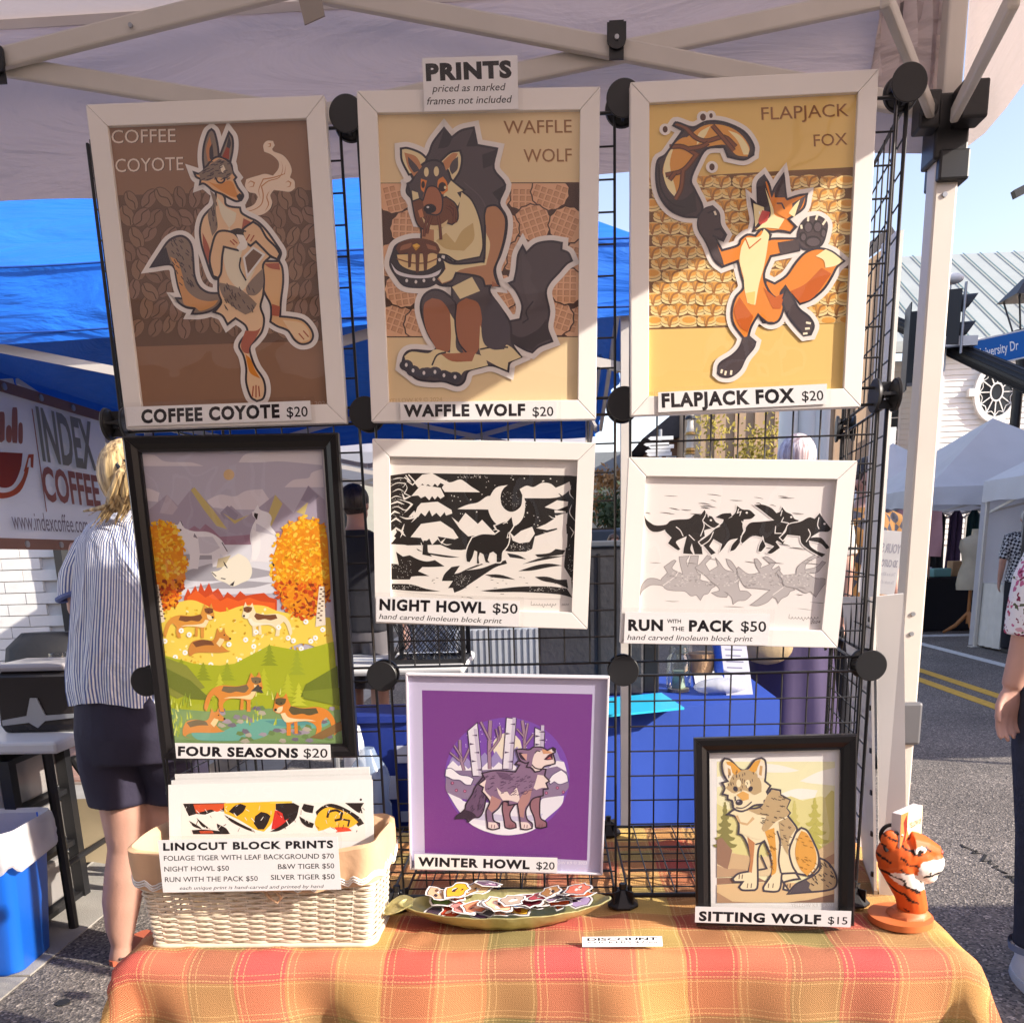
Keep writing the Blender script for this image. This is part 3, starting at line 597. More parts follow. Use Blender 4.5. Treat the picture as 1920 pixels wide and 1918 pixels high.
# ================================================================ far stalls
tcb = mat('black_table_cloth', (.012, .011, .014), .85, bump=.2, bscale=12)
ft = E('far_black_table', (5.9, 13.2, 0), 'far display table under a floor-length black cloth', 'table'); MB().box((-.55, -.3, .72), (.55, .3, .75)).build('table_top', steel, ft)
def skirt(x0, x1, y0, y1, z1, z0, n=60, amp=.012, seed=0, top=True, flare=.02):
    random.seed(seed); per = []
    for i in range(n):
        t = i / n * 4; s_ = int(t); f = t - s_; c = [(x0, y0), (x1, y0), (x1, y1), (x0, y1)]; a, b = c[s_ % 4], c[(s_ + 1) % 4]; per.append((a[0] + (b[0] - a[0]) * f, a[1] + (b[1] - a[1]) * f))
    cx, cy = (x0 + x1) / 2, (y0 + y1) / 2; rg = []
    for k in range(5):
        v = k / 4; ring = []
        for i, (x, y) in enumerate(per):
            w = 1 + (amp * math.sin(i * 1.7 + seed) + flare) * v / max(.3, abs(x - cx) + abs(y - cy)); ring.append((cx + (x - cx) * w, cy + (y - cy) * w, z1 + (z0 - z1) * v))
        rg.append(ring)
    m_ = MB(); m_.loft(rg, caps=False)
    if top: m_.face([(x0, y0, z1), (x1, y0, z1), (x1, y1, z1), (x0, y1, z1)])
    return m_
o = skirt(5.32, 6.45, 12.9, 13.5, .77, .02).build('black_tablecloth', tcb, None, True); tag(o, 'floor-length black cloth over the far market table', 'tablecloth')
o = MB().box((5.55, 13.0, .78), (5.8, 13.2, .9)).build('teal_tray', mat('teal_plastic', (.2, .45, .42), .5)); tag(bevel(o, .01), 'small teal tray on the far black table', 'tray')
for x, c, h in ((5.45, (.55, .5, .62), .14), (5.9, (.5, .3, .15), .22), (6.1, (.6, .58, .5), .12)):
    o = MB().box((x, 13.2, .775), (x + .16, 13.4, .775 + h)).build('goods_box', mat('goods%d' % int(x * 100), c, .7)); tag(bevel(o, .01), {5.45: 'lilac box at left on the far black table', 5.9: 'brown wooden riser on the far black table', 6.1: 'cream box at right on the far black table'}[x], 'box')
pb = P(1722, 997, 12.2); o = MB(); rows = []
for j in range(6): rows.append([(pb.x - .3 + .6 * i / 16 + .03 * j / 5, 12.2 + .02 * math.sin(i * .9 + j), pb.z + .3 - j * .12 - .0 * i - (i / 16) * .04) for i in range(17)])
o.loft(rows, caps=False, closed=False); o = o.build('pink_cloth', mat('pink_cloth', (.52, .27, .27), .8, bump=.3, bscale=14), None, True); tag(o, 'dusty pink printed cloth hanging under the far tent', 'cloth')
# dress form
df = E('dress_form', (G(1812, 1189)), 'cream dress form on an orange wooden tripod by the tent wall', 'dress form'); s_ = 1.0
MB().loft([[(a * math.cos(t), b * math.sin(t), z) for t in [2 * math.pi * i / 20 for i in range(20)]] for z, a, b in ((.62, .19, .13), (.7, .2, .14), (.85, .18, .13), (.98, .14, .1), (1.1, .16, .11), (1.2, .2, .12), (1.3, .19, .1), (1.34, .1, .07), (1.36, .05, .05), (1.44, .045, .045))]).build('torso', mat('cream_linen', (.60, .52, .38), .85, bump=.2), df, True)
wd = mat('orange_wood', (.42, .17, .05), .5); MB().cyl((0, 0, .15), .022, .5, 10).build('post', wd, df)
for a in (2.6, 4.6, .4): MB().tube([(0, 0, .3), (.15 * math.cos(a), .15 * math.sin(a), .12), (.3 * math.cos(a), .3 * math.sin(a), 0.02)], [.03, .03, .02], 8).build('leg', wd, df, True)
wtb = G(1868, 1216); o = skirt(wtb.x - .12, wtb.x + .9, wtb.y - .3, wtb.y + .3, .78, .03, 60, .02, 5).build('white_tablecloth', mat('offwhite_cloth', (.66, .64, .58), .85), None, True); tag(o, 'off-white cloth over a table beside the grey-haired woman', 'tablecloth')
# goods hanging far under the tents (dark clothes)
for i in range(7):
    x = 5.4 + i * .28; o = MB(); c = [(.06, .02, .05), (.02, .03, .08), (.25, .05, .08), (.03, .03, .03), (.10, .06, .12), (.02, .06, .06), (.3, .2, .15)][i]
    o.loft([[(x - .1 * w + .2 * w * k / 8, 14.6 + .03 * math.sin(k * 2 + i), z) for k in range(9)] for z, w in ((1.75, .5), (1.65, 1.2), (1.1, 1.25), (.75, 1.4))], caps=False, closed=False); o = o.build('hanging_garment', mat('garment%d' % i, c, .9), None, True); tag(o, ['dark plum', 'navy', 'dark red', 'black', 'violet', 'dark teal', 'tan'][i] + ' garment hanging at the back of the far tent', 'garment')
# mirrored banner sign behind the side wing
def quad_root(name, c4, label, cat):
    P0 = [Vector(p) for p in c4]; c = sum(P0, Vector()) / 4; ux = ((P0[1] - P0[0]) + (P0[2] - P0[3])).normalized(); uz = ((P0[0] - P0[3]) + (P0[1] - P0[2])); uz = (uz - ux * uz.dot(ux)).normalized(); uy = uz.cross(ux)
    R_ = Matrix((ux, uy, uz)).transposed(); r = E(name, c, label, cat, rot=R_.to_euler()); w = ((P0[1] - P0[0]).length + (P0[2] - P0[3]).length) / 2; h = ((P0[0] - P0[3]).length + (P0[1] - P0[2]).length) / 2
    return r, w, h
def vsign(name, Y, q, label): return quad_root(name, [P(*a, Y) for a in q], label, 'sign')
r, w, h = vsign('vinyl_sign', 3.4, ((1622, 993), (1690, 995), (1684, 1118), (1612, 1108)), 'thin white vinyl sign with mirrored grey writing behind the grid side wing')
MB().box((-w / 2, 0, -h / 2), (w / 2, .003, h / 2)).build('vinyl', mat('thin_white_vinyl', (.72, .7, .68), .6, trans=.4), r)
A = Art(r, -.0006)
for t, x0, z0, x1, hh_, c in (('YOUR SI', .46, .16, -.08, .14, '#9d9aa0'), ('3D CUTOUT', .44, -.06, -.12, .11, '#9d9aa0'), ('This is a 3D printed', .44, -.2, -.1, .05, '#b5b2b6'), ('The model of 3D print', .44, -.33, -.1, .05, '#b5b2b6')): local_text(A, t, x0 * w, z0 * h, x1 * w, hh_ * h, c, .03 if hh_ > .1 else 0)
A.build('writing')
# ================================================================ our own canopy tent (seen from inside)
cvi = mat('white_tent_cloth', (.76, .67, .65), .85, var=.06, nscale=2, trans=.28); cloth_bump(cvi, 1.6, .05, 1.4)
X0, X1, Y0_, Y1_ = -2.3, .775, -1.25, 1.86; ZE = 2.36
own = canopy('market_canopy_tent', X0, X1, Y0_, Y1_, ZE, 3.05, 'white canopy tent we stand under, with steel scissor truss and leg at right', cvi, .31, legs=False, truss=False, seed=12, sag=.03)
ox, oy = own.location.x, own.location.y
for o in list(bpy.data.objects):
    if o.parent == own and o.name.startswith('valance'):                       # hem drops a little towards the sides as in the photo
        pass
LX, LY = .727, 1.80
leg = MB().box((LX - .021 - ox, LY - .021 - oy, .0), (LX + .021 - ox, LY + .021 - oy, 2.03)).build('leg', mat('white_leg_paint', (.68, .63, .56), .4, var=.03), own); bevel(leg, .004)
lg2 = MB().box((LX - .017 - ox, LY - .017 - oy, 2.03), (LX + .017 - ox, LY + .017 - oy, 2.5)).build('upper_leg', steel, own); bevel(lg2, .004)
fo = MB(); fo.box((LX - .03 - ox, LY - .03 - oy, .93), (LX + .03 - ox, LY + .03 - oy, 1.02)); bevel(fo.build('height_lock', mat('grey_plastic', (.13, .13, .14), .5), own), .006)
blp = mat('black_plastic', (.012, .012, .014), .42, var=.05)
def bracket(x, y, z, k=1):
    b = MB(); b.box((x - .03, y - .03, z - .075), (x + .03, y + .03, z + .03)); b.box((x - .065, y - .045, z - .03), (x - .028, y - .005, z + .03)); b.box((x - .005, y - .075, z - .03), (x + .04, y - .028, z + .03)); b.box((x - .02, y - .034, z - .11), (x + .034, y + .034, z - .06)); b.cyl((x - .05, y - .05, z), .016, .012, 12, 'Y')
    o = b.build('bracket', blp, own); bevel(o, .004); return o
bracket(LX - ox, LY - oy, 2.085); bracket(LX - ox, LY - oy, 2.44)
def tb_(p, q, w=.016, h=.034, nm='truss_bar'):
    o = MB().bar(Vector(p) - own.location, Vector(q) - own.location, w, h).build(nm, steel, own); bevel(o, .004); return o
jt, jb = P(545, -24, 1.80), P(585, 220, 1.82); l1, l2 = P(0, 112, 1.80), P(0, 124, 1.82)
tb_(jt, P(1745, 206, 1.80)); tb_(jb, P(1672, -8, 1.82)); tb_(jt, l1 + (l1 - jt) * .9); tb_(jb, l2 + (l2 - jb) * .9)
tb_((-1.58, 1.80, 2.135), (-2.25, 1.8, 2.3))
for x, z in ((.132, 2.232), (-1.01, 2.25)):
    b = MB(); b.box((x - .013, 1.786, z - .03), (x + .013, 1.791, z + .03)); b.cyl((x, 1.780, z), .017, .006, 16, 'Y'); b.box((x - .017, 1.781, z - .002), (x + .017, 1.787, z + .025)); o = b.build('truss_joint', blp, own); rel(o, own)
    o = MB().cyl((x, 1.776, z), .004, .005, 10, 'Y').build('rivet', alu, own); rel(o, own)
sem = mat('seam_tape', (.60, .56, .55), .8)
for (a, b) in (((X0, Y1_ + .002, ZE - .005), (X1, Y1_ + .002, ZE - .005)), ((X1 + .001, Y0_, ZE - .005), (X1 + .001, Y1_, ZE - .005))): o = MB().bar(a, b, .006, .022).build('seam', sem, own); rel(o, own)
for z in (1.99, 1.955, 1.2, 1.16, .88): o = MB().cyl((LX - .002, LY - .0235, z), .0045, .004, 10, 'Y').build('push_button', alu, own); rel(o, own)
for x, z in ((.45, 2.152), (.62, 2.352), (-.3, 2.34), (-.75, 2.30), (-1.2, 2.21)): o = MB().cyl((x, 1.785, z), .004, .004, 10, 'Y').build('rivet', alu, own); rel(o, own)
# side struts of the right corner
tb_(PXX(1750, 222, .70), P(1660, -5, 1.35), .014, .024, 'side_strut'); c = P(1790, 215, 1.74); tb_(c, P(1903, -8, 1.2), .014, .026, 'side_strut'); 
tb_((-2.25, -1.2, 2.3), (.73, -1.2, 2.3)); tb_((.735, 1.75, 2.40), (.735, -1.2, 2.40)); tb_((-2.25, 1.75, 2.40), (-2.25, -1.2, 2.40))
for x, y in ((.727, -1.2), (-2.25, -1.2), (-2.25, 1.8)): bevel(MB().box((x - .021 - ox, y - .021 - oy, 0), (x + .021 - ox, y + .021 - oy, 2.4)).build('leg', MC['white_leg_paint'], own), .004)
q = [P(*a, 1.75) for a in ((553, -30), (597, -30), (609, 30), (571, 47))]; o = MB().prism([v - own.location for v in q], (0, .003, 0)).build('strap', mat('grey_webbing', (.36, .32, .28), .9), own)
# scalloped gather of cloth beside the right leg
gt = MB(); rg = []
for k in range(7):
    z = 2.45 - k * .055; rg.append([(.60 + .13 * i / 12 - ox + .012 * math.sin(i * 1.9 + k * .5), 1.835 - oy + .015 * math.sin(i * 2.3 + k * .9), z) for i in range(13)])
gt.loft(rg, caps=False, closed=False); gt.build('gathered_cloth', cvi, own, True)
# ================================================================ the table and its plaid cloth
TZ = .768
tbl = E('folding_table', (-.04, 1.42, 0), 'folding table under the plaid cloth', 'table')
bevel(MB().box((-.60, -.24, .72), (.62, .27, .758)).build('table_top', mat('table_plastic', (.6, .58, .54), .5), tbl), .01)
for x in (-.5, .52):
    for y in (-.18, .2): MB().tube([(x, y, .72), (x * 1.05, y, .0)], .013, 8).build('leg', steel, tbl)
def plaid():
    M_ = bpy.data.materials.new('plaid_cloth'); M_.use_nodes = True; n, l = nodes(M_); b = n['Principled BSDF']; b.inputs['Roughness'].default_value = .9; b.inputs['Specular IOR Level'].default_value = .15
    uv = n.new('ShaderNodeUVMap'); uv.uv_map = 'UVMap'; sp = n.new('ShaderNodeSeparateXYZ'); l.new(uv.outputs[0], sp.inputs[0])
    def math_(op, a, b_=None, c=None):
        m_ = n.new('ShaderNodeMath'); m_.operation = op
        for i, v in enumerate((a, b_, c)):
            if v is None: continue
            if isinstance(v, (int, float)): m_.inputs[i].default_value = v
            else: l.new(v, m_.inputs[i])
        return m_.outputs[0]
    wob = n.new('ShaderNodeTexNoise'); wob.inputs['Scale'].default_value = 14; l.new(uv.outputs[0], wob.inputs[0]); wo = math_('MULTIPLY', math_('SUBTRACT', wob.outputs[0], .5), .006)
    def axis(s_, per, cols, off):
        s2 = math_('ADD', math_('ADD', s_, wo), off); t = math_('FRACT', math_('DIVIDE', s2, per * len(cols))); cr = n.new('ShaderNodeValToRGB'); cr.color_ramp.interpolation = 'CONSTANT'; el = cr.color_ramp.elements
        el[0].position = 0; el[0].color = (*cols[0], 1); el[1].position = 1 / len(cols); el[1].color = (*cols[1], 1)
        for i in range(2, len(cols)): e_ = el.new(i / len(cols)); e_.color = (*cols[i], 1)
        l.new(t, cr.inputs[0]); f = math_('FRACT', math_('DIVIDE', s2, per)); return cr.outputs[0], f
    RU, OR_, GO, OL, RE = (.50, .12, .07), (.60, .27, .12), (.70, .46, .14), (.29, .225, .09), (.54, .11, .10)
    cu, fu = axis(sp.outputs[0], .0735, [RU, OR_, OL, RE, OR_, GO], .02); cv, fv = axis(sp.outputs[1], .0600, [RU, GO, OL, OR_, RE, OL], .0)
    mx = n.new('ShaderNodeMix'); mx.data_type = 'RGBA'
    # twill weave decides which thread lies on top
    tw = math_('FRACT', math_('ADD', math_('MULTIPLY', sp.outputs[0], 330), math_('MULTIPLY', sp.outputs[1], 330))); tws = math_('GREATER_THAN', tw, .5); fac = math_('ADD', math_('MULTIPLY', tws, .3), .35)
    l.new(fac, mx.inputs[0]); l.new(cu, mx.inputs[6]); l.new(cv, mx.inputs[7])
    def stripe(f, c, w): return math_('LESS_THAN', math_('ABSOLUTE', math_('SUBTRACT', f, c)), w)
    dash = math_('GREATER_THAN', math_('FRACT', math_('MULTIPLY', sp.outputs[1], 190)), .28); dash2 = math_('GREATER_THAN', math_('FRACT', math_('MULTIPLY', sp.outputs[0], 190)), .28)
    su = math_('MULTIPLY', math_('MAXIMUM', stripe(fu, .07, .014), math_('MAXIMUM', stripe(fu, .20, .010), stripe(fu, .93, .012))), dash); sv_ = math_('MULTIPLY', math_('MAXIMUM', stripe(fv, .06, .016), math_('MAXIMUM', stripe(fv, .94, .012), stripe(fv, .20, .010))), dash2)
    ms = n.new('ShaderNodeMix'); ms.data_type = 'RGBA'; l.new(math_('MULTIPLY', math_('MAXIMUM', su, sv_), .5), ms.inputs[0]); l.new(mx.outputs[2], ms.inputs[6]); ms.inputs[7].default_value = (.86, .62, .28, 1)
    dk_ = n.new('ShaderNodeMix'); dk_.data_type = 'RGBA'; dk_.blend_type = 'MULTIPLY'; dk_.inputs[0].default_value = 1; nz = n.new('ShaderNodeTexNoise'); nz.inputs['Scale'].default_value = 520; nz.inputs['Detail'].default_value = 2; l.new(uv.outputs[0], nz.inputs[0]); mr = n.new('ShaderNodeMapRange'); mr.inputs[1].default_value = .3; mr.inputs[2].default_value = .7; mr.inputs[3].default_value = .80; mr.inputs[4].default_value = 1.15; l.new(nz.outputs[0], mr.inputs[0]); l.new(ms.outputs[2], dk_.inputs[6]); l.new(mr.outputs[0], dk_.inputs[7]); l.new(dk_.outputs[2], b.inputs['Base Color'])
    hgt = math_('ADD', math_('MULTIPLY', math_('PINGPONG', tw, .5), .5), math_('ADD', nz.outputs[0], math_('MULTIPLY', math_('MAXIMUM', su, sv_), .8))); bp = n.new('ShaderNodeBump'); bp.inputs['Strength'].default_value = .85; bp.inputs['Distance'].default_value = .0022; l.new(hgt, bp.inputs['Height']); l.new(bp.outputs[0], b.inputs['Normal']); return M_
def cloth():
    from mathutils import noise
    xl, xr, yf, yb = -.643, .574, 1.166, 1.735; zt = TZ; R_ = .03
    # parameter space: s across x (drop, top, drop), t from the back over the top and down the front
    D = .62; S_ = []; n1, n2, n3 = 26, 110, 26
    ss = [xl - D + D * i / n1 for i in range(n1)] + [xl + (xr - xl) * i / n2 for i in range(n2 + 1)] + [xr + D * (i + 1) / n3 for i in range(n3)]
    tt = [yb + .12 * (1 - i / 5) for i in range(5)] + [yb + (yf - yb) * i / 60 for i in range(61)] + [yf - D * (i + 1) / 60 for i in range(60)]
    V, UV = [], []
    for t in tt:
        for s_ in ss:
            dx = xl - s_ if s_ < xl else (s_ - xr if s_ > xr else 0); dy = yf - t if t < yf else 0; dyb = t - yb if t > yb else 0; x = min(max(s_, xl), xr); y = min(max(t, yf), yb); d = max(dx, dy, dyb) if not (dx and dy) else math.hypot(dx, dy) * .96
            fold = 0
            sg_x = -1 if s_ < xl else (1 if s_ > xr else 0)
            if d > 0:
                a = min(1, d / (R_ * 1.57)); out = R_ * math.sin(a * math.pi / 2); dn = R_ * (1 - math.cos(a * math.pi / 2)) + max(0, d - R_ * 1.57)
                if dx and dy: ux, uy = dx / math.hypot(dx, dy), dy / math.hypot(dx, dy)
                elif dx: ux, uy = 1, 0
                else: ux, uy = 0, 1
                fl = min(1, d / .11); ph = s_ * 21 if dy and not dx else t * 25
                w = (.006 * math.sin(ph) * (1 + noise.noise(Vector((s_ * 3, 7, 1)))) + .003 * math.sin(ph * 2.3 + t * 9) + .022 * noise.noise(Vector((s_ * 7, t * 3, 0)))) * fl + .006 * fl
                if dx and dy: w += .018 * fl * (ux * uy * 2) * (1.0 + .3 * math.sin(math.atan2(ux, uy) * 9))
                x += sg_x * ux * (out + w) + (0 if dx else .006 * fl * math.sin(t * 30 + s_ * 9)); y += (-uy if dy else (1 if dyb else 0)) * (out + w); z = zt - dn
            else:
                z = zt + .0045 * noise.noise(Vector((s_ * 9, t * 13, 2))) + .004 * max(0, .12 - abs(noise.noise(Vector((s_ * 5, t * 8, 9))))) / .12 + .002 * noise.noise(Vector((s_ * 30, t * 22, 5)))
                z += .003 * math.exp(-((t - yf) / .03) ** 2) * noise.noise(Vector((s_ * 14, 1, 0)))
            V.append((x, y, z)); UV.append((s_ + 2, t + 2))
    nc = len(ss); F_ = [(j * nc + i, (j + 1) * nc + i, (j + 1) * nc + i + 1, j * nc + i + 1) for j in range(len(tt) - 1) for i in range(nc - 1)]
    me = bpy.data.meshes.new('plaid_tablecloth'); me.from_pydata(V, [], F_); me.update(); uvl = me.uv_layers.new(name='UVMap')
    for lp_ in me.loops: uvl.data[lp_.index].uv = UV[lp_.vertex_index]
    for p in me.polygons: p.use_smooth = True
    o = bpy.data.objects.new('plaid_tablecloth', me); S.collection.objects.link(o); me.materials.append(plaid()); return tag(o, 'rust, orange and olive plaid cloth draped over the front table', 'tablecloth')
cloth()
# ================================================================ white boards at the right end of the table
wbd = mat('white_foam_board', (.80, .77, .73), .55, var=.02)
hb = E('white_hinged_board', (.55, 1.4, TZ), 'white hinged board standing on the table right of the sitting wolf frame', 'board')
fz = 1.262 - TZ
o = MB().prism([(-.012, -.03, 0), (.028, -.042, 0), (-.008, -.03, fz + .004), (-.046, -.022, fz)], (.004, .014, 0)).build('front_panel', wbd, hb)
o = MB().prism([(-.016, -.03, 0), (.022, .135, 0), (-.035, .16, fz - .01), (-.052, -.022, fz)], (-.004, .001, 0)).build('side_panel', wbd, hb)
hm = mat('tan_edge', (.45, .36, .26), .7)
MB().bar((-.018, -.03, .004), (.020, .133, .004), .006, .009).build('edge_tape', hm, hb)
for i in range(7): t = (i + .5) / 7; MB().box((-.0225 - .034 * t, -.026 + .008 * t, fz * t - .004), (-.0165 - .034 * t, -.020 + .008 * t, fz * t + .004)).build('peg', blp, hb)
tb0 = P(1688, 432, 1.9); o = MB().box((tb0.x - .007, 1.9, TZ - .4), (tb0.x + .007, 1.98, tb0.z)).build('tall_board', wbd); o.data = o.data; tag(o, 'narrow white board edge rising behind the grid side wing', 'board')
# ================================================================ left: coffee stall
nv = mat('banner_vinyl', (.66, .68, .76), .4, var=.05, nscale=2, trans=.25); cloth_bump(nv, 2.2, .02, .5)
bx = -2.2; c4 = [PXX(-170, 640, bx), PXX(192, 792, bx), PXX(187, 1030, bx), PXX(-170, 1010, bx)]
c4 = [(bx, c4[1].y - 1.9, 2.06), (bx, c4[1].y, 2.03), (bx, c4[1].y, 1.43), (bx, c4[1].y - 1.9, 1.43)]
bn, bw, bh = quad_root('coffee_banner', c4, 'pale blue vinyl banner reading INDEX COFFEE hung inside the blue tent', 'banner')
rg = []
for k in range(8): rg.append([(-bw / 2 + bw * i / 40, .008 * math.sin(i * .8 + k * .3) * (1 if 0 < i < 40 else 0), bh / 2 - bh * k / 7) for i in range(41)])
MB().loft(rg, caps=False, closed=False).build('vinyl_sheet', nv, bn, True)
hemm = mat('brown_hem', (.22, .12, .09), .6)
for z in (1, -1):
    MB().box((-bw / 2, -.016, z * bh / 2 - .022), (bw / 2, -.011, z * bh / 2 + .022)).build('hem', hemm, bn)
    for i in range(8): MB().cyl((-bw / 2 + .08 + i * (bw - .12) / 7, -.022, z * bh / 2), .014, .006, 12, 'Y').build('eyelet', alu, bn)
def lb_(px, py):                                            # photograph pixel -> banner local (x, z)
    p = PXX(px, py, bx); q = Matrix.LocRotScale(bn.location, bn.rotation_euler, None).inverted() @ p; return q.x, q.z
A = Art(bn, -.017, 0, 0, 1)
def bfill(col, st): A._fill([lb_(*p) for p in smooth_pts(pp(st), True, 4, 50)], srgb(col))
def btext(t, a, b, h, col, bold=0, y1=None, **k):
    x0, z0 = lb_(*a); x1, z1 = lb_(*b); local_text(A, t, x0, (z0 + z1) / 2, x1, h, col, bold, **k)
BR = '#94605a'
btext('INDEX', (73, 863), (175, 878), .215, '#85877f', .03); btext('COFFEE', (77, 938), (183, 948), .14, BR, .03); btext('www.indexcoffee.com', (17, 992), (160, 1000), .075, '#7a7280', 0)
x, z = lb_(66, 860); A._fill([(x - .004, z - .22), (x + .004, z - .22), (x + .004, z + .2), (x - .004, z + .2)], srgb(BR))
def L2(x, z): return (x, z)
bfill('#7d2f26', '-40,846 35,850 31,880 18,908 0,915 -20,906 -36,880'); bfill('#a0492f', '-48,915 -20,932 5,934 30,922 43,895 47,876 41,876 33,900 18,918 0,924 -20,920 -44,905'); bfill('#a0492f', '37,884 46,852 56,852 55,878 50,876 50,859 47,859 41,886')
for x, y0, y1, w in ((-5, 772, 830, 6), (9, 797, 831, 5), (20, 764, 831, 5), (31, 792, 833, 4)): bfill('#a06a5c', '%g,%g %g,%g %g,%g %g,%g %g,%g %g,%g' % (x - w, y0 + 6, x, y0, x + w, y0 + 6, x + w, y1 - 5, x, y1, x - w, y1 - 6))
A.build('banner_print')
# folding table with dispenser
tc = MB(); t0 = G(0, 1398, .74); wt_ = E('white_folding_table', (-2.35, 3.05, 0), 'white plastic folding table at the left edge under the napkin dispenser', 'table')
wp = mat('white_plastic', (.66, .66, .66), .45, var=.03)
bevel(MB().box((-.75, -.22, .70), (.62, .5, .745)).build('table_top', wp, wt_), .012); MB().box((-.27 , -.226, .712), (-.13, -.2202, .73)).build('maker_plate', blp, wt_)
for x in (-.6, .52):
    for y in (-.12, .4): MB().tube([(x, y, .7), (x, y, 0)], .018, 8).build('leg', blk, wt_)
    MB().tube([(x, -.12, .25), (x, .4, .25)], .012, 8).build('crossbar', blk, wt_)
nd = E('napkin_dispenser', P(60, 1365, 2.95) + Vector((0, .15, 0)), 'black napkin dispenser with a clear front tab on the white table', 'dispenser'); nd.location.z = .745
k_ = nd; hD = P(60, 1262, 2.95).z - .745
D_ = MB(); D_.loft([[(x, y, z) for x, y in ((-w, -d_), (w, -d_), (w, d_), (-w, d_))] for z, w, d_ in ((0, .135, .10), (.03, .145, .11), (hD - .02, .14, .105), (hD, .125, .09))]); bevel(D_.build('body', mat('smoked_plastic', (.02, .016, .016), .25), nd), .008)
lidm = mat('grey_lid', (.36, .34, .35), .2); bevel(MB().box((-.14, -.11, hD), (.13, .1, hD + .028)).build('lid', lidm, nd), .012)
MB().prism([(-.13, -.1105, .05), (-.035, -.1105, .065), (-.012, -.1105, .13), (.012, -.1105, .13), (.035, -.1105, .065), (.14, -.1105, .07), (.14, -.1105, .055), (.03, -.1105, .045), (.0, -.1105, .02), (-.03, -.1105, .04), (-.13, -.1105, .03)], (0, -.006, 0)).build('chrome_tab', alu, nd)
cu = MB(); cc_ = P(125, 1330, 3.25)
for i in range(2):
    o = MB().tube([(cc_.x + i * .075, cc_.y + i * .05, .745 + k * .022) for k in range(13)], [.036 + (.004 if k % 2 else 0) for k in range(13)], 16, caps=False).build('cup_stack', glass_mat('clear_plastic', 1.6, (.86, .88, .9), .05), None, True); tag(o, ['stack of clear cups right beside the napkin dispenser', 'second stack of clear cups by the striped shirt'][i], 'cups')
bagc = P(100, 1245, 3.6); o = MB().loft([[(bagc.x + a * math.cos(t), 3.6 + b * math.sin(t), z) for t in [2 * math.pi * i / 16 for i in range(16)]] for z, a, b in ((.745, .2, .12), (.85, .22, .13), (1.0, .19, .1), (1.06, .12, .05))]).build('black_bag', mat('black_nylon', (.015, .015, .018), .7, bump=.4, bscale=20), None, True); tag(o, 'black soft bag behind the napkin dispenser', 'bag')
# drawers under table
dr = E('plastic_drawer_tower', (-2.12, 3.0, 0), 'dark plastic drawer cart with clear drawers under the white table', 'drawers'); fr_ = MB()
for x in (-.2, .2):
    for y in (-.17, .17): fr_.box((x - .02, y - .02, .04), (x + .02, y + .02, .68))
for z in (.04, .26, .47, .66): fr_.box((-.21, -.18, z), (.21, .18, z + .02))
fr_.build('frame', blk, dr); dm = mat('frosted_drawer', (.35, .33, .32), .25, alpha=.75)
for z in (.065, .285, .495): bevel(MB().box((-.175, -.185, z), (.175, .17, z + .16)).build('drawer', dm, dr), .01)
for x in (-.2, .2): MB().cyl((x - .015, -.18, .025), .025, .03, 12, 'X').build('castor', blk, dr)
# blue bin with bag
bi = E('blue_recycling_bin', (-1.98, 2.66, 0), 'bright blue bin with a clear white liner at the lower left corner', 'bin'); bl_ = mat('blue_bin_plastic', (.008, .12, .62), .4, var=.04)
def rr(x, y, r_, n=5):
    out = []
    for sx, sy, a0 in ((1, 1, 0), (-1, 1, 90), (-1, -1, 180), (1, -1, 270)):
        for i in range(n + 1): a = math.radians(a0 + 90 * i / n); out.append((sx * (x - r_) + r_ * math.cos(a), sy * (y - r_) + r_ * math.sin(a)))
    return out
bz = .50; bod = [[(x, y, z) for x, y in rr(w, d_, .045)] for z, w, d_ in ((.0, .155, .11), (.012, .165, .118), (bz, .21, .145))]; B_ = MB(); B_.loft(bod + [[(x, y, bz) for x, y in rr(.2, .135, .04)], [(x, y, .03) for x, y in rr(.155, .11, .04)]]); B_.build('tub', bl_, bi, 35)
lin = MB(); rg = []
for k in range(9):
    w, d_, z = [(.19, .125, bz - .12), (.2, .135, bz), (.218, .152, bz + .012), (.224, .157, bz), (.226, .160, bz - .03), (.229, .163, bz - .06), (.226, .160, bz - .09), (.23, .164, bz - .105), (.226, .16, bz - .115)][k]; rg.append([(x * (1 + .012 * math.sin(i * 2.2 + k)), y * (1 + .02 * math.sin(i * 3.1 + k * 2)), z + (.014 * math.sin(i * 1.3) if k > 5 else 0)) for i, (x, y) in enumerate(rr(w, d_, .045))])
lin.loft(rg, caps=False); lin.build('liner', mat('milky_bag', (.72, .68, .68), .35, alpha=.8, bump=.5, bscale=18), bi, True); bi.rotation_euler = (0, 0, .06)
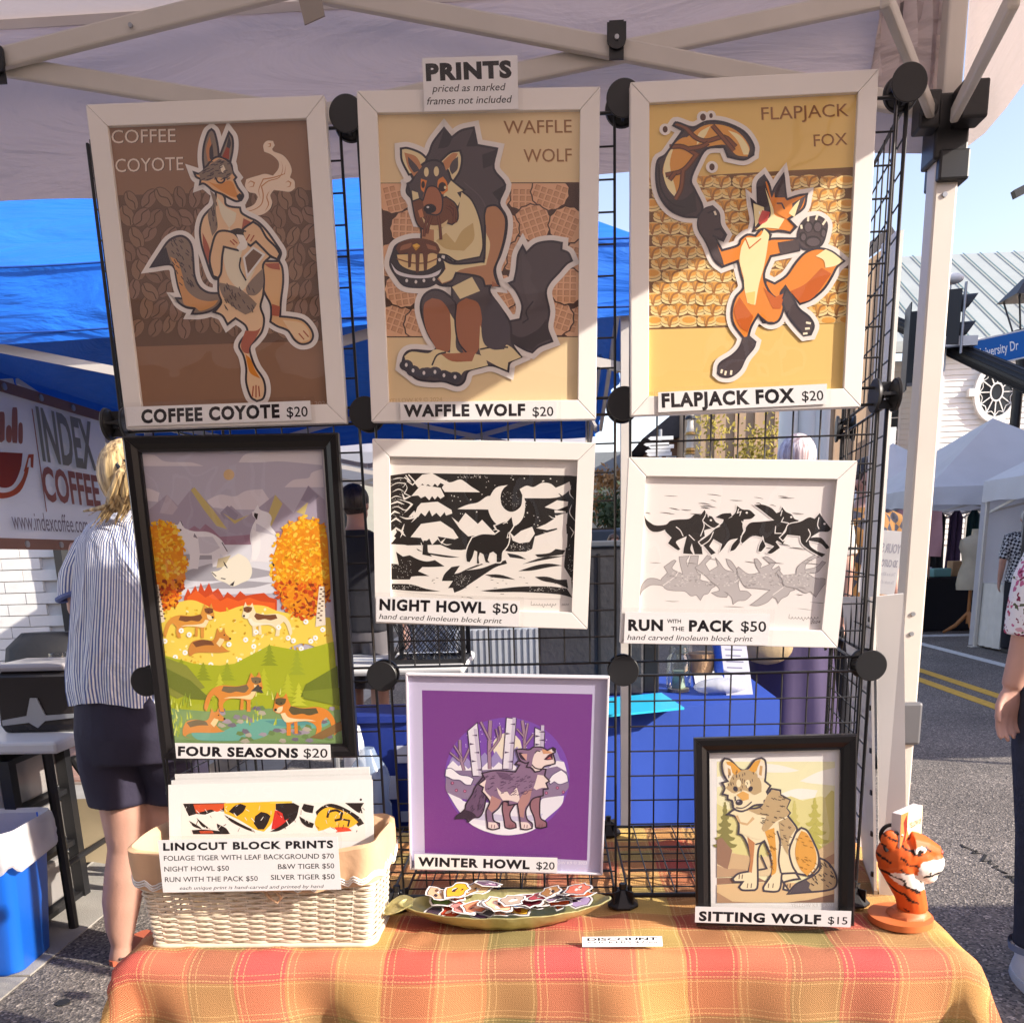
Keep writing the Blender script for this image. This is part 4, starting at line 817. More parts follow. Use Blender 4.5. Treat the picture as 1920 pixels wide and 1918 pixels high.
# folded wagon / chair parts beside the woman
fc = E('folded_camp_chair', (-1.95, 3.35, 0), 'folded black camping chair with beige canvas leaning under the table', 'chair')
for a, b in (((-.15, -.1, .02), (.55, .3, .62)), ((-.2, .0, .45), (.3, .15, .05)), ((.05, -.15, .6), (.2, .1, .0))): MB().tube([a, b], .017, 8).build('frame_tube', blk, fc)
rg = [[(x0, y, z0) for x0, y, z0 in ((-.02 + .3 * t, -.12 + .02 * math.sin(k), .42 - .12 * t + .05 * math.sin(t * 3) - .09 * k) for t in (0, .25, .5, .75, 1))] for k in range(4)]; MB().loft(rg, caps=False, closed=False).build('canvas', mat('beige_canvas', (.42, .34, .22), .9), fc, True)
gb = MB(); c = P(352, 1560, 3.2); o = bevel(MB().box((-.11, -.16, 0), (.11, .16, .33)).build('grey_crate', mat('grey_blue_plastic', (.14, .17, .20), .5), None, loc=(c.x - .95, 3.55, 0.02), rot=(.25, .1, .3)), .02); tag(o, 'grey blue plastic case tilted beside the black drawer cart', 'case')
o = bevel(MB().box((-.2, -.14, 0), (.2, .14, .3)).build('grey_tote', mat('grey_tote_plastic', (.20, .23, .25), .5), None, loc=(-1.32, 3.6, 0), rot=(0, 0, .2)), .015); tag(o, 'grey plastic tote on the asphalt behind the bare leg', 'tote')
for i in range(6): w_ = MB().box((-.19 + i * .07, -.148, .22), (-.15 + i * .07, -.141, .30)).build('rib', MC['grey_tote_plastic'], o)
o = MB().tube([P(a, b, y) for a, b, y in ((143, 1560, 3.5), (158, 1556, 3.45), (168, 1560, 3.45), (178, 1545, 3.4), (192, 1530, 3.4), (200, 1530, 3.4))], .012, 8).build('extension_lead', mat('yellow_plastic', (.7, .55, .02), .5), None, True); tag(o, 'yellow cord end on the beige canvas beside the leg', 'cord')
# ================================================================ middle: things behind the grid
mt = E('white_side_table', (-.66, 5.0, 0), 'white plastic table with rounded edge under the black crate', 'table'); bevel(MB().box((-.75, -.35, .69), (.17, .35, .74)).build('table_top', wp, mt), .02)
for x in (-.6, .08): MB().tube([(x, .25, .7), (x, .25, 0)], .018, 8).build('leg', alu, mt); MB().tube([(x, -.25, .7), (x, -.25, 0)], .018, 8).build('leg', alu, mt)
cr2 = E('milk_crate', (-.70, 4.9, .74), 'black lattice milk crate on the white table', 'crate'); q = MB(); cw, chh = .20, .26
for s_ in (-1, 1):
    for z in (0, chh): q.box((-cw, s_ * .15 - .006, z), (cw, s_ * .15 + .006, z + .025)); q.box((s_ * cw - .006, -.15, z), (s_ * cw + .006, .15, z + .025))
    for s2 in (-1, 1): q.box((s_ * cw - .012, s2 * .15 - .012, 0), (s_ * cw + .012, s2 * .15 + .012, chh + .02))
    for i in range(11): a = -cw + i * .04; q.bar((max(-cw, a - .1), s_ * .15, .03), (min(cw, a + .1), s_ * .15, chh), .006, .005); q.bar((max(-cw, a - .1), s_ * .15, chh), (min(cw, a + .1), s_ * .15, .03), .006, .005)
q.box((-cw, -.15, .0), (cw, .15, .01)); q.build('lattice', blk, cr2)
for i in range(5): o = MB().cyl((-.82 + i * .06, 4.9, .75), .026, .2, 12).build('water_bottle', glass_mat('clear_plastic2', 1.5, (.7, .75, .85), .06), None, True); tag(o, ['first', 'second', 'third', 'fourth', 'fifth'][i] + ' clear bottle from the left inside the black crate', 'bottle', 'bottles in the crate')
cp = MB(); a, b = P(845, 1290, 5.6), P(1018, 1290, 5.6)
for i in range(30): u = a.x + (b.x - a.x) * i / 30; cp.box((u, 5.58 + (i % 2) * .012, .2), (u + (b.x - a.x) / 30, 5.64, P(900, 1180, 5.6).z))
o = cp.build('corrugated_panel', mat('pale_grey_steel', (.5, .54, .6), .4, .2)); tag(o, 'pale ribbed grey panel behind the middle of the grid', 'panel')
dgm = mat('charcoal_plastic', (.035, .035, .04), .5, var=.15, nscale=8, bump=.3, bscale=40)
a, b = P(1012, 1320, 3.55), P(1238, 1320, 3.55); bxz = P(1100, 1012, 3.55).z
bb2 = E('black_stall_cabinet', ((a.x + b.x) / 2, 3.8, .745), 'tall charcoal cabinet standing on the blue cloth table', 'cabinet'); hw2 = (b.x - a.x) / 2
bevel(MB().box((-hw2, -.25, 0), (hw2 - .07, .25, bxz - .745 - .03)).build('body', dgm, bb2), .01); bevel(MB().box((-hw2 - .01, -.26, bxz - .775), (hw2 - .06, .26, bxz - .75)).build('lid', mat('slate_lid', (.1, .11, .13), .4), bb2), .006); MB().box((-.005, -.256, 0), (.005, -.2505, bxz - .8)).build('seam', blk, bb2)
bevel(MB().box((hw2 - .065, -.2, 0), (hw2 + .0, .2, .28)).build('side_box', blk, bb2), .005)
bt = E('blue_cloth_table_frame', (.45, 3.75, 0), 'table hidden under the royal blue cloth', 'table'); MB().box((-.5, -.35, .70), (.42, .4, .735)).build('table_top', wp, bt)
for x in (-.4, .3): MB().tube([(x, .3, .7), (x, .3, 0)], .018, 8).build('leg', alu, bt)
blm = mat('royal_blue_cloth', (.010, .055, .36), .7, var=.06, nscale=3, bump=.15, bscale=12)
def tab2():
    c = [G(1140, 1345, .742), G(1462, 1312, .742), G(1395, 1262, .742), G(1050, 1268, .742)]; c[0] = Vector((-.25, c[0].y, .742)); c[3] = Vector((-.25, c[2].y, .742)); m_ = MB(); m_.face(c); n = 64; rg = []; per = []
    for i in range(n): t = i / n * 4; s_ = int(t); per.append(c[s_].lerp(c[(s_ + 1) % 4], t - s_))
    ctr = sum(c, Vector()) / 4
    for k in range(8):
        v = k / 7; rg.append([(p.x + (p.x - ctr.x) * v * (.03 + .015 * math.sin(i * 1.3)), p.y + (p.y - ctr.y) * v * (.05 + .04 * math.sin(i * 1.1)), .742 - .72 * v) for i, p in enumerate(per)])
    m_.loft(rg, caps=False); o = m_.build('royal_blue_tablecloth', blm, None, True); return tag(o, 'royal blue cloth over the table behind the grid', 'tablecloth')
tab2()
cy = mat('cyan_plastic', (.02, .45, .68), .4); q = [G(x, y, .78) for x, y in ((1130, 1312), (1285, 1330), (1285, 1325), (1235, 1300), (1130, 1298))]
o = MB().prism([G(1135, 1345, .75), G(1283, 1330, .75), G(1240, 1302, .75), G(1135, 1312, .75)], (0, 0, .008)).build('cyan_tray', cy); tag(o, 'cyan plastic tray edge on the blue cloth table', 'tray')
jar = E('mason_jar', G(1272, 1296, .742), 'clear mason jar on the blue cloth table', 'jar'); J = MB(); hj = P(1272, 1212, jar.location.y).z - .742
J.tube([(0, 0, z * hj) for z in (0, .03, .1, .72, .82, .86, .9, .93, 1)], [.040, .048, .052, .052, .042, .040, .043, .040, .040], 24, caps=False); J.build('glass', glass_mat('jar_glass', 2.5, (.88, .93, .9), .02), jar, True); MB().cyl((0, 0, .002), .045, .012, 20).build('coins', mat('coppery', (.4, .3, .2), .4, .5), jar)
MB().loft([[(.03 * math.cos(t + z * 9), .03 * math.sin(t + z * 7), z) for t in (0, 1.5, 3, 4.6)] for z in (.015, .05, .09)]).build('banknotes', mat('green_paper', (.35, .42, .33), .8), jar)
ppm = mat('paper_white', (.75, .74, .74), .6, var=.02)
for i, (pq, lab) in enumerate([[((1300, 1262), (1350, 1258), (1362, 1282), (1305, 1290)), 'white flyer left on the blue cloth by the jar'], [((1340, 1272), (1395, 1268), (1405, 1290), (1350, 1296)), 'white flyer lying near the sign sleeve']]):
    o = MB().prism([G(x, y, .745 + i * .002) for x, y in pq], (0, 0, .0015)).build('paper_flyer', ppm); tag(o, lab, 'paper')
c = G(1350, 1300, .742); o = MB().ell(c + Vector((0, 0, .03)), .11, .06, .035).build('clear_plastic_bag', mat('plastic_bag', (.6, .62, .68), .2, alpha=.6, bump=.6, bscale=25), None, True); tag(o, 'crumpled clear plastic bag on the blue cloth', 'bag')
r, w, h = quad_root('sign_sleeve', [P(1345, 1195, 3.75), P(1395, 1195, 3.75), P(1416, 1312, 3.5), P(1368, 1308, 3.5)], 'leaning clear sleeve with a printed sheet on the blue cloth', 'sign'); MB().box((-w / 2, 0, -h / 2), (w / 2, .003, h / 2)).build('sheet', mat('pale_sheet', (.6, .6, .68), .4, trans=.3), r); A = Art(r, -.0008)
for i in range(5): local_text(A, ['please scan or', 'take one and', 'share with us', 'a kind note', 'thank you'][i], -.36 * w, (.28 - i * .11) * h, .3 * w, .035 * h, '#6b6a78') if False else A._fill([(-.36 * w, (.28 - i * .1) * h), ((.3 - .08 * (i % 2)) * w, (.28 - i * .1) * h), ((.3 - .08 * (i % 2)) * w, (.30 - i * .1) * h), (-.36 * w, (.30 - i * .1) * h)], srgb('#77768a'))
A.build('printed_lines')
bk = G(1322, 1270, .742); o = MB().tube([(bk.x, bk.y + .1, .745 + k * .02) for k in range(6)], [.05 + .004 * k for k in range(6)], 16).build('small_basket', mat('tan_wicker', (.38, .24, .13), .8, bump=.6, bscale=90), None, True); tag(o, 'small tan basket on the blue cloth table behind the jar', 'basket')
o = MB().tube([(bk.x + .09, bk.y + .06, .745 + k * .04) for k in range(6)], [.035, .04, .04, .045, .06, .07], 12).build('blue_gift_bag', mat('blue_foil', (.02, .1, .6), .3, bump=.6, bscale=30), None, True); tag(o, 'crinkled blue wrapped item behind the mason jar', 'wrap')
# blue bin and water jug low behind the grid
rb = E('blue_tote_bin', P(722, 1500, 3.9), 'dark blue recycling bin with white printed marks behind the grid', 'bin'); rb.location.z = 0.0; bb3 = mat('navy_bin', (.01, .03, .22), .5); zt_ = P(722, 1335, 3.9).z
RB = MB(); RB.loft([[(x, y, z) for x, y in rr(w, d_, .03)] for z, w, d_ in ((0, .13, .11), (zt_ - .02, .17, .14), (zt_ - .02, .185, .155), (zt_ + .01, .185, .155))]); RB.build('tub', bb3, rb, 35)
MB().box((-.02, -.150, .25), (.09, -.1462, .36)).build('mark', mat('white_print', (.5, .52, .6), .7), rb); MB().box((.10, -.150, .42), (.15, -.1462, .5)).build('mark', MC['white_print'], rb); MB().box((.1, -.150, .14), (.15, -.1462, .19)).build('mark', MC['white_print'], rb)
jg = P(690, 1430, 3.5); o = MB().tube([(jg.x, 3.5, z) for z in (.16, .2, .3, .32, .42, .46, .52, .55)], [.08, .09, .09, .08, .09, .08, .04, .03], 20).build('water_jug', mat('jug_blue', (.35, .45, .6), .15, alpha=.55), None, True); tag(o, 'pale blue water jug beside the dark blue bin', 'jug')
o = bevel(MB().box((jg.x - .14, 3.42, 0), (jg.x + .1, 3.62, .16)).build('low_crate', blk), .01); tag(o, 'low black crate under the water jug', 'crate')
o = MB().loft([[(jg.x - .08 + a * math.cos(t), 3.6 + .05 * math.sin(t), z) for t in [2 * math.pi * i / 12 for i in range(12)]] for z, a in ((.2, .04), (.4, .05), (.55, .045), (.62, .03))]).build('white_bag', mat('white_bag_plastic', (.78, .78, .8), .4, bump=.5, bscale=20), None, True); tag(o, 'white plastic bag hanging beside the black frame', 'bag')
# vehicle far behind (between the middle frames)
vc = P(1140, 960, 16); va = E('grey_pickup_truck', (vc.x - .4, 16.8, 0), 'dark grey pickup truck parked beyond the white canopy', 'pickup truck')
prof = [(-1, .5), (-1, .95), (-.95, 1.05), (-.88, 1.62), (-.8, 1.68), (.8, 1.68), (.88, 1.62), (.95, 1.05), (1, .95), (1, .5)]
car = mat('dark_car_paint', (.05, .055, .065), .25, .3, coat=.6); bevel(MB().prism([(x, -2.2, z) for x, z in ((-.95, .45), (-.95, 1.0), (.95, 1.0), (.95, .45))], (0, 4.8, 0)).build('body', car, va), .08)
bevel(MB().loft([[(-.9, -.6, 1.0), (.9, -.6, 1.0), (.9, 1.6, 1.0), (-.9, 1.6, 1.0)], [(-.75, -.2, 1.68), (.75, -.2, 1.68), (.75, 1.2, 1.68), (-.75, 1.2, 1.68)]]).build('cab', car, va), .05); MB().loft([[(-.75, -.565, 1.08), (.75, -.565, 1.08)], [(-.66, -.245, 1.62), (.66, -.245, 1.62)]], caps=False, closed=False).build('windscreen', darkglass, va)
for x in (-.9, .9):
    for y in (-1.5, 1.7): w_ = MB().cyl((x - .1, y, .36), .36, .2, 24, 'X').build('wheel', mat('tyre_rubber', (.02, .02, .02), .85), va)
for x in (-.7, .7): MB().box((x - .14, -2.24, .72), (x + .14, -2.19, .86)).build('headlight', mat('lamp_lens', (.6, .6, .6), .1), va)
# ================================================================ people
def remesh(o, vox, sm=4):
    r = o.modifiers.new('r', 'REMESH'); r.mode = 'VOXEL'; r.voxel_size = vox; s_ = o.modifiers.new('s', 'SMOOTH'); s_.iterations = sm; s_.factor = .5
    dg = bpy.context.evaluated_depsgraph_get(); dg.update(); me = bpy.data.meshes.new_from_object(o.evaluated_get(dg)); o.modifiers.clear(); old = o.data; mts = list(old.materials); o.data = me
    me.materials.clear(); [me.materials.append(m_) for m_ in mts]
    for p in me.polygons: p.use_smooth = True
    return o
skin = mat('skin', (.52, .29, .22), .55, var=.06, nscale=12, bump=.08, bscale=150); skin.node_tree.nodes['Principled BSDF'].inputs['Subsurface Weight'].default_value = .12; skin.node_tree.nodes['Principled BSDF'].inputs['Subsurface Radius'].default_value = (.02, .008, .004)
def eln(cx, cy, z, rx, ry, n=28, k=0, amp=0, ph=0): return [(cx + (rx + amp * math.sin(k * 2 * math.pi * i / n + ph)) * math.cos(2 * math.pi * i / n), cy + (ry + amp * math.sin(k * 2 * math.pi * i / n + ph)) * math.sin(2 * math.pi * i / n), z) for i in range(n)]
def hand(m_, wrist, d, side, palm_n, s_=1.0, curl=.5):
    """five separate fingers from a palm; d = pointing direction, side = towards the thumb"""
    d = Vector(d).normalized(); side = Vector(side); side = (side - d * side.dot(d)).normalized(); nn = d.cross(side) * palm_n; w = Vector(wrist)
    for k in (-.6, -.2, .2, .6): m_.tube([w, w + d * .045 * s_ + side * k * .035 * s_, w + d * .095 * s_ + side * k * .055 * s_], [.021 * s_, .019 * s_, .012 * s_], 10)
    for i, (k, L) in enumerate(((.034, .072), (.012, .080), (-.010, .074), (-.031, .058))):
        p0 = w + d * .088 * s_ + side * k * s_; c = curl * (1 + .15 * i); p1 = p0 + (d + nn * c * .35).normalized() * L * .45 * s_; p2 = p1 + (d + nn * c * 1.0).normalized() * L * .32 * s_; p3 = p2 + (d + nn * c * 1.7).normalized() * L * .28 * s_
        m_.tube([p0 - d * .02 * s_, p1, p2, p3], [.0105 * s_, .0095 * s_, .0085 * s_, .0062 * s_], 10)
    t0 = w + d * .03 * s_ + side * .022 * s_; t1 = t0 + (d * .7 + side * .7 + nn * .3).normalized() * .038 * s_; t2 = t1 + (d + side * .25 + nn * .4).normalized() * .030 * s_; t3 = t2 + (d + nn * .5).normalized() * .024 * s_
    m_.tube([t0 - d * .01, t1, t2, t3], [.014 * s_, .012 * s_, .010 * s_, .007 * s_], 10)
def head_mesh(m_, c, s_=1.0, yaw=0.0):
    R_ = Matrix.Rotation(yaw, 3, 'Z'); T = lambda x, y, z: Vector(c) + R_ @ Vector((x, y, z)) * s_
    m_.ell(T(0, .01, .02), .075 * s_, .092 * s_, .098 * s_, 20, 14); m_.ell(T(0, -.028, -.045), .052 * s_, .06 * s_, .062 * s_, 16, 10); m_.ell(T(0, -.093, -.012), .012 * s_, .02 * s_, .022 * s_, 8, 6); m_.ell(T(0, -.083, -.055), .024 * s_, .012 * s_, .009 * s_, 8, 6)
    for sx in (-1, 1): m_.ell(T(sx * .077, .012, -.008), .012 * s_, .022 * s_, .032 * s_, 8, 8)
    m_.tube([T(0, .01, -.06), T(0, .025, -.17)], [.052 * s_, .058 * s_], 14)
def face_bits(root, c, s_=1.0, yaw=0.0):
    R_ = Matrix.Rotation(yaw, 3, 'Z'); T = lambda x, y, z: Vector(c) + R_ @ Vector((x, y, z)) * s_
    for sx in (-1, 1): MB().ell(T(sx * .03, -.078, .004), .013 * s_, .010 * s_, .007 * s_, 8, 6).build('eye', mat('eye_white', (.6, .6, .6), .2), root, True)
def person(name, x, y, h, yaw, label, top, bottom, hair, hairkind='short', z0=0.0, female=False, armpose=None, vox=.012, skirt_=False, shoes=(.02, .02, .02), long_pants=True, lean=0, sleeves=.5):
    root = E(name, (x, y, z0), label, 'person', rot=(0, 0, yaw)); k = h / 1.7; B = MB()
    hip = .09 * k; sh = (.175 if female else .2) * k
    for s_ in (-1, 1):
        B.tube([(s_ * hip, 0, .88 * k), (s_ * hip, -.005, .5 * k), (s_ * hip, .012, .3 * k), (s_ * hip, .015, .07 * k)], [.088 * k, .058 * k, .055 * k, .036 * k], 14); B.tube([(s_ * hip, .03, .04 * k), (s_ * hip, -.1 * k, .03 * k), (s_ * hip, -.17 * k, .025 * k)], [.038 * k, .035 * k, .026 * k], 10)
    B.loft([eln(0, 0, z * k, a * k, b * k) for z, a, b in ((.82, .15, .1), (.93, .17, .115), (1.05, .14, .10), (1.2, .155, .11), (1.36, .17, .105), (1.43, .11, .08), (1.47, .06, .06))])
    arms = armpose or [[(-sh, 0, 1.4 * k), (-sh - .06 * k, .02, 1.12 * k), (-sh - .06 * k, -.05 * k, .88 * k)], [(sh, 0, 1.4 * k), (sh + .06 * k, .02, 1.12 * k), (sh + .06 * k, -.05 * k, .88 * k)]]
    for i, a in enumerate(arms):
        B.tube(a, [.052 * k, .042 * k, .028 * k], 12); d = Vector(a[2]) - Vector(a[1]); hand(B, a[2], d, (0, -1, 0), 1 if i else -1, k)
    hc = Vector((0, -.02 * k, 1.60 * k)); head_mesh(B, hc, k); b = remesh(B.build('body', skin, root, True), vox, 3); face_bits(root, hc, k)
    # top
    T = MB(); T.loft([eln(0, 0, z * k, a * k, b_ * k, 32, 7, am, z * 3) for z, a, b_, am in ((.86, .195, .14, .006), (.95, .19, .135, .004), (1.08, .168, .125, .003), (1.2, .175, .13, .002), (1.33, .195, .128, .001), (1.41, .165, .1, 0), (1.455, .085, .075, 0), (1.46, .06, .06, 0))])
    for a in arms:
        p0, p1, p2 = [Vector(q) for q in a]; e_ = p0.lerp(p1, min(1, sleeves * 1.6)); T.tube([p0 + Vector((-.03 if p0.x > 0 else .03, 0, -.01)), p0, e_] + ([p2.lerp(p1, .1)] if sleeves > .9 else []), [.072 * k, .068 * k, .062 * k] + ([.045 * k] if sleeves > .9 else []), 14)
    o = T.build('top', top, root, True); remesh(o, vox * .9, 2)
    if skirt_: MB().loft([eln(0, 0, z * k, a * k, b_ * k, 48, 9, am, z) for z, a, b_, am in ((.98, .17, .12, 0), (.85, .19, .14, .004), (.55, .22, .18, .012), (.25, .25, .22, .02))], caps=False).build('skirt', bottom, root, True)
    else:
        Q = MB(); Q.loft([eln(0, 0, z * k, a * k, b_ * k) for z, a, b_ in ((1.0, .165, .12), (.9, .185, .135), (.8, .17, .12))]); zl = .06 if long_pants else .5
        for s_ in (-1, 1): Q.tube([(s_ * hip, 0, .88 * k), (s_ * (hip + .005), 0, .6 * k), (s_ * (hip + .01), .0, (.3 if long_pants else .55) * k), (s_ * (hip + .01), .01, zl * k)], [.1 * k, .088 * k, (.075 if long_pants else .09) * k, (.07 if long_pants else .09) * k], 16)
        remesh(Q.build('trousers' if long_pants else 'shorts', bottom, root, True), vox * .9, 2)
    for s_ in (-1, 1): bevel(MB().loft([[(s_ * hip + a * math.cos(t), -.055 * k + b_ * math.sin(t), z) for t in [2 * math.pi * i / 14 for i in range(14)]] for z, a, b_ in ((0, .045, .135), (.02, .048, .14), (.05, .045, .125), (.085, .04, .06))]).build('shoe', mat('shoe%s' % str(shoes), shoes, .6), root, True), .002)
    H = MB(); hc2 = hc + Vector((0, .018 * k, .028 * k)); H.ell(hc2, .086 * k, .098 * k, .098 * k, 20, 14)
    if hairkind == 'long': H.loft([eln(hc.x, hc.y + .075 * k + dy * k, hc.z + z * k, a * k, b_ * k, 20, 5, .004) for z, a, b_, dy in ((.03, .08, .04, 0), (-.1, .085, .04, .02), (-.25, .08, .035, .04), (-.42, .06, .025, .05), (-.5, .03, .015, .05))])
    if hairkind == 'bun': H.ell(hc + Vector((0, .09 * k, .04 * k)), .04 * k, .04 * k, .04 * k, 12, 8)
    if hairkind == 'bob': H.loft([eln(hc.x, hc.y + .03 * k, hc.z + z * k, a * k, b_ * k, 20, 5, .004) for z, a, b_ in ((.05, .085, .09), (-.05, .1, .09), (-.1, .09, .08))])
    o = H.build('hair', hair, root, True); bm2 = bmesh.new(); bm2.from_mesh(o.data)
    for v in bm2.verts:                                                       # keep the face free
        if v.co.y < hc.y - .035 * k and v.co.z < hc.z + .045 * k: v.co.y = hc.y - .02 * k
    bm2.to_mesh(o.data); bm2.free(); return root
def hairm(n, c, c2=None):
    M_ = mat(n, c, .45, var=.3, nscale=4, bump=.0); nn, l = nodes(M_); b = nn['Principled BSDF']; tc = nn.new('ShaderNodeTexCoord'); mp = nn.new('ShaderNodeMapping'); mp.inputs['Scale'].default_value = (70, 70, 3); nt = nn.new('ShaderNodeTexNoise'); nt.inputs['Scale'].default_value = 1; nt.inputs['Detail'].default_value = 4; cr = nn.new('ShaderNodeValToRGB'); e = cr.color_ramp.elements; e[0].position = .35; e[0].color = (*[x * .5 for x in c], 1); e[1].position = .65; e[1].color = (*(c2 or [min(1, x * 1.5) for x in c]), 1)
    bp = nn.new('ShaderNodeBump'); bp.inputs['Strength'].default_value = .6; bp.inputs['Distance'].default_value = .01; l.new(tc.outputs['Object'], mp.inputs[0]); l.new(mp.outputs[0], nt.inputs[0]); l.new(nt.outputs['Fac'], cr.inputs[0]); l.new(cr.outputs[0], b.inputs['Base Color']); l.new(nt.outputs['Fac'], bp.inputs['Height']); l.new(bp.outputs[0], b.inputs['Normal']); return M_
black_c = mat('black_cloth', (.012, .012, .018), .85, bump=.2, bscale=25); 
def checker_mat(n, c1, c2, sc):
    M_ = mat(n, c1, .85, var=0); nn, l = nodes(M_); tc = nn.new('ShaderNodeTexCoord'); ck = nn.new('ShaderNodeTexChecker'); ck.inputs['Scale'].default_value = sc; ck.inputs[1].default_value = (*c1, 1); ck.inputs[2].default_value = (*c2, 1); mp = nn.new('ShaderNodeMapping'); mp.inputs['Rotation'].default_value = (.8, .8, .8); l.new(tc.outputs['Object'], mp.inputs[0]); l.new(mp.outputs[0], ck.inputs[0]); l.new(ck.outputs[0], nn['Principled BSDF'].inputs['Base Color']); return M_
# ---- the woman at the coffee stall, back to us
wo = E('person', (-1.36, 2.66, 0), 'woman with blonde ponytail, striped shirt and navy shorts seen from behind', 'person')
YW = 2.66
def W_(px, py, dy=0): p = P(px, py, YW + dy); return p - wo.location
B = MB(); hp = W_(248, 915); s_ = .98
R_ = 0.35
hd = MB(); B.ell(hp + Vector((0, 0, .03)), .078, .098, .105, 22, 14); B.ell(hp + Vector((-.02, .05, -.05)), .055, .06, .06, 14, 10); B.tube([hp + Vector((0, 0, -.06)), W_(268, 985)], [.052, .058], 14)
B.ell(W_(187, 916) + Vector((.015, .02, 0)), .014, .022, .033, 8, 8)
B.loft([eln(W_(x, 1000).x, 0, z, a, b_) for z, a, b_, x in ((W_(0, 1330).z, .16, .12, 262), (W_(0, 1230).z, .15, .11, 262), (W_(0, 1110).z, .16, .11, 258), (W_(0, 1030).z, .17, .1, 255), (W_(0, 985).z, .1, .07, 262))])
def legpts(xs, side=1): return None
la_ = W_(226, 1795); lk = W_(236, 1600); 
B.tube([W_(225, 1400), W_(235, 1520), W_(238, 1590), W_(235, 1640), W_(228, 1690), W_(226, 1740), W_(228, 1770), W_(226, 1795)], [.095, .078, .060, .066, .062, .048, .034, .036], 18)
B.tube([W_(300, 1400, .05), W_(312, 1520, .05), W_(318, 1590, .05), W_(315, 1650, .05), W_(312, 1700, .05), W_(310, 1760, .05), W_(310, 1780, .05)], [.095, .078, .060, .066, .06, .04, .034], 18)
B.tube([W_(224, 1788), W_(222, 1806, .0), W_(222, 1815, .06)], [.034, .032, .03], 12); B.tube([W_(222, 1812, .03), W_(225, 1800, .2)], [.036, .03], 12); B.tube([W_(310, 1785, .05), W_(312, 1790, .25)], [.036, .03], 12)
# left arm reaching forward
B.tube([W_(165, 1030), W_(150, 1110, .04), W_(148, 1140, .12), W_(150, 1150, .28)], [.055, .045, .036, .027], 12); hand(B, W_(150, 1150, .28), (0, 1, -.05), (1, 0, 0), 1); B.tube([W_(345, 1030), W_(352, 1120, .04), W_(345, 1150, .25)], [.055, .045, .027], 12); hand(B, W_(345, 1150, .25), (0, 1, 0), (-1, 0, 0), -1)
bw_ = remesh(B.build('body', skin, wo, True), .008, 3)
def stripes():
    M_ = mat('striped_shirt_cloth', (.8, .8, .82), .8, var=0, trans=.0); n, l = nodes(M_); b = n['Principled BSDF']; uv = n.new('ShaderNodeUVMap'); uv.uv_map = 'UVMap'; wv = n.new('ShaderNodeTexWave'); wv.wave_type = 'BANDS'; wv.bands_direction = 'X'; wv.inputs['Scale'].default_value = 1.0; wv.inputs['Distortion'].default_value = 1.2; wv.inputs['Detail'].default_value = 2; wv.inputs['Detail Scale'].default_value = 1.2
    mp = n.new('ShaderNodeMapping'); mp.inputs['Scale'].default_value = (27, 1.6, 1); cr = n.new('ShaderNodeValToRGB'); e = cr.color_ramp.elements; e[0].position = .42; e[0].color = (.12, .16, .36, 1); e[1].position = .50; e[1].color = (.84, .84, .85, 1)
    l.new(uv.outputs[0], mp.inputs[0]); l.new(mp.outputs[0], wv.inputs[0]); l.new(wv.outputs['Fac'], cr.inputs[0]); l.new(cr.outputs[0], b.inputs['Base Color']); tc = n.new('ShaderNodeTexCoord'); m2_ = n.new('ShaderNodeMapping'); m2_.inputs['Scale'].default_value = (9, 9, 4); nz = n.new('ShaderNodeTexNoise'); nz.inputs['Scale'].default_value = 1; nz.inputs['Detail'].default_value = 5; nz.inputs['Distortion'].default_value = 1.5; bp = n.new('ShaderNodeBump'); bp.inputs['Strength'].default_value = 1; bp.inputs['Distance'].default_value = .03; l.new(tc.outputs['Object'], m2_.inputs[0]); l.new(m2_.outputs[0], nz.inputs[0]); l.new(nz.outputs[0], bp.inputs['Height']); l.new(bp.outputs[0], b.inputs['Normal']); return M_
def uvloft(rings, name, m_, parent, us=1.0):
    o = MB().loft(rings, caps=False).build(name, m_, parent, True); n = len(rings[0]); me = o.data; uvl = me.uv_layers.new(name='UVMap')
    for p in me.polygons:
        k = p.index; i = k % n; j = k // n
        for li, vi in zip(p.loop_indices, p.vertices):
            ii = vi % n; jj = vi // n
            if ii == 0 and i == n - 1: ii = n
            uvl.data[li].uv = (ii / n * us, jj * .12)
    return o
sm = stripes(); rg = []; NN = 72
for py, xl, xr, dp, am in ((958, 232, 300, .055, 0), (966, 200, 330, .075, 0), (985, 168, 350, .10, .001), (1020, 148, 362, .115, .004), (1070, 145, 366, .125, .006), (1130, 143, 368, .13, .008), (1190, 140, 370, .14, .010), (1250, 137, 374, .15, .012), (1285, 140, 376, .155, .013), (1312, 145, 376, .155, .014)):
    a = W_(xl, py); b = W_(xr, py); cx = (a.x + b.x) / 2; rx = (b.x - a.x) / 2; ring = []
    for i in range(NN):
        t = 2 * math.pi * i / NN; f = 1 + am * 5 * math.sin(t * 9 + math.sin(py * .02)) * .5 + am * 3 * math.sin(t * 17 + py * .013); dz = (.012 * math.sin(t * 3 + 1) if py > 1280 else 0); ring.append((cx + rx * f * math.cos(t), dp * f * math.sin(t), a.z + dz))
    rg.append(ring)
uvloft(rg, 'shirt', sm, wo, 1.55)
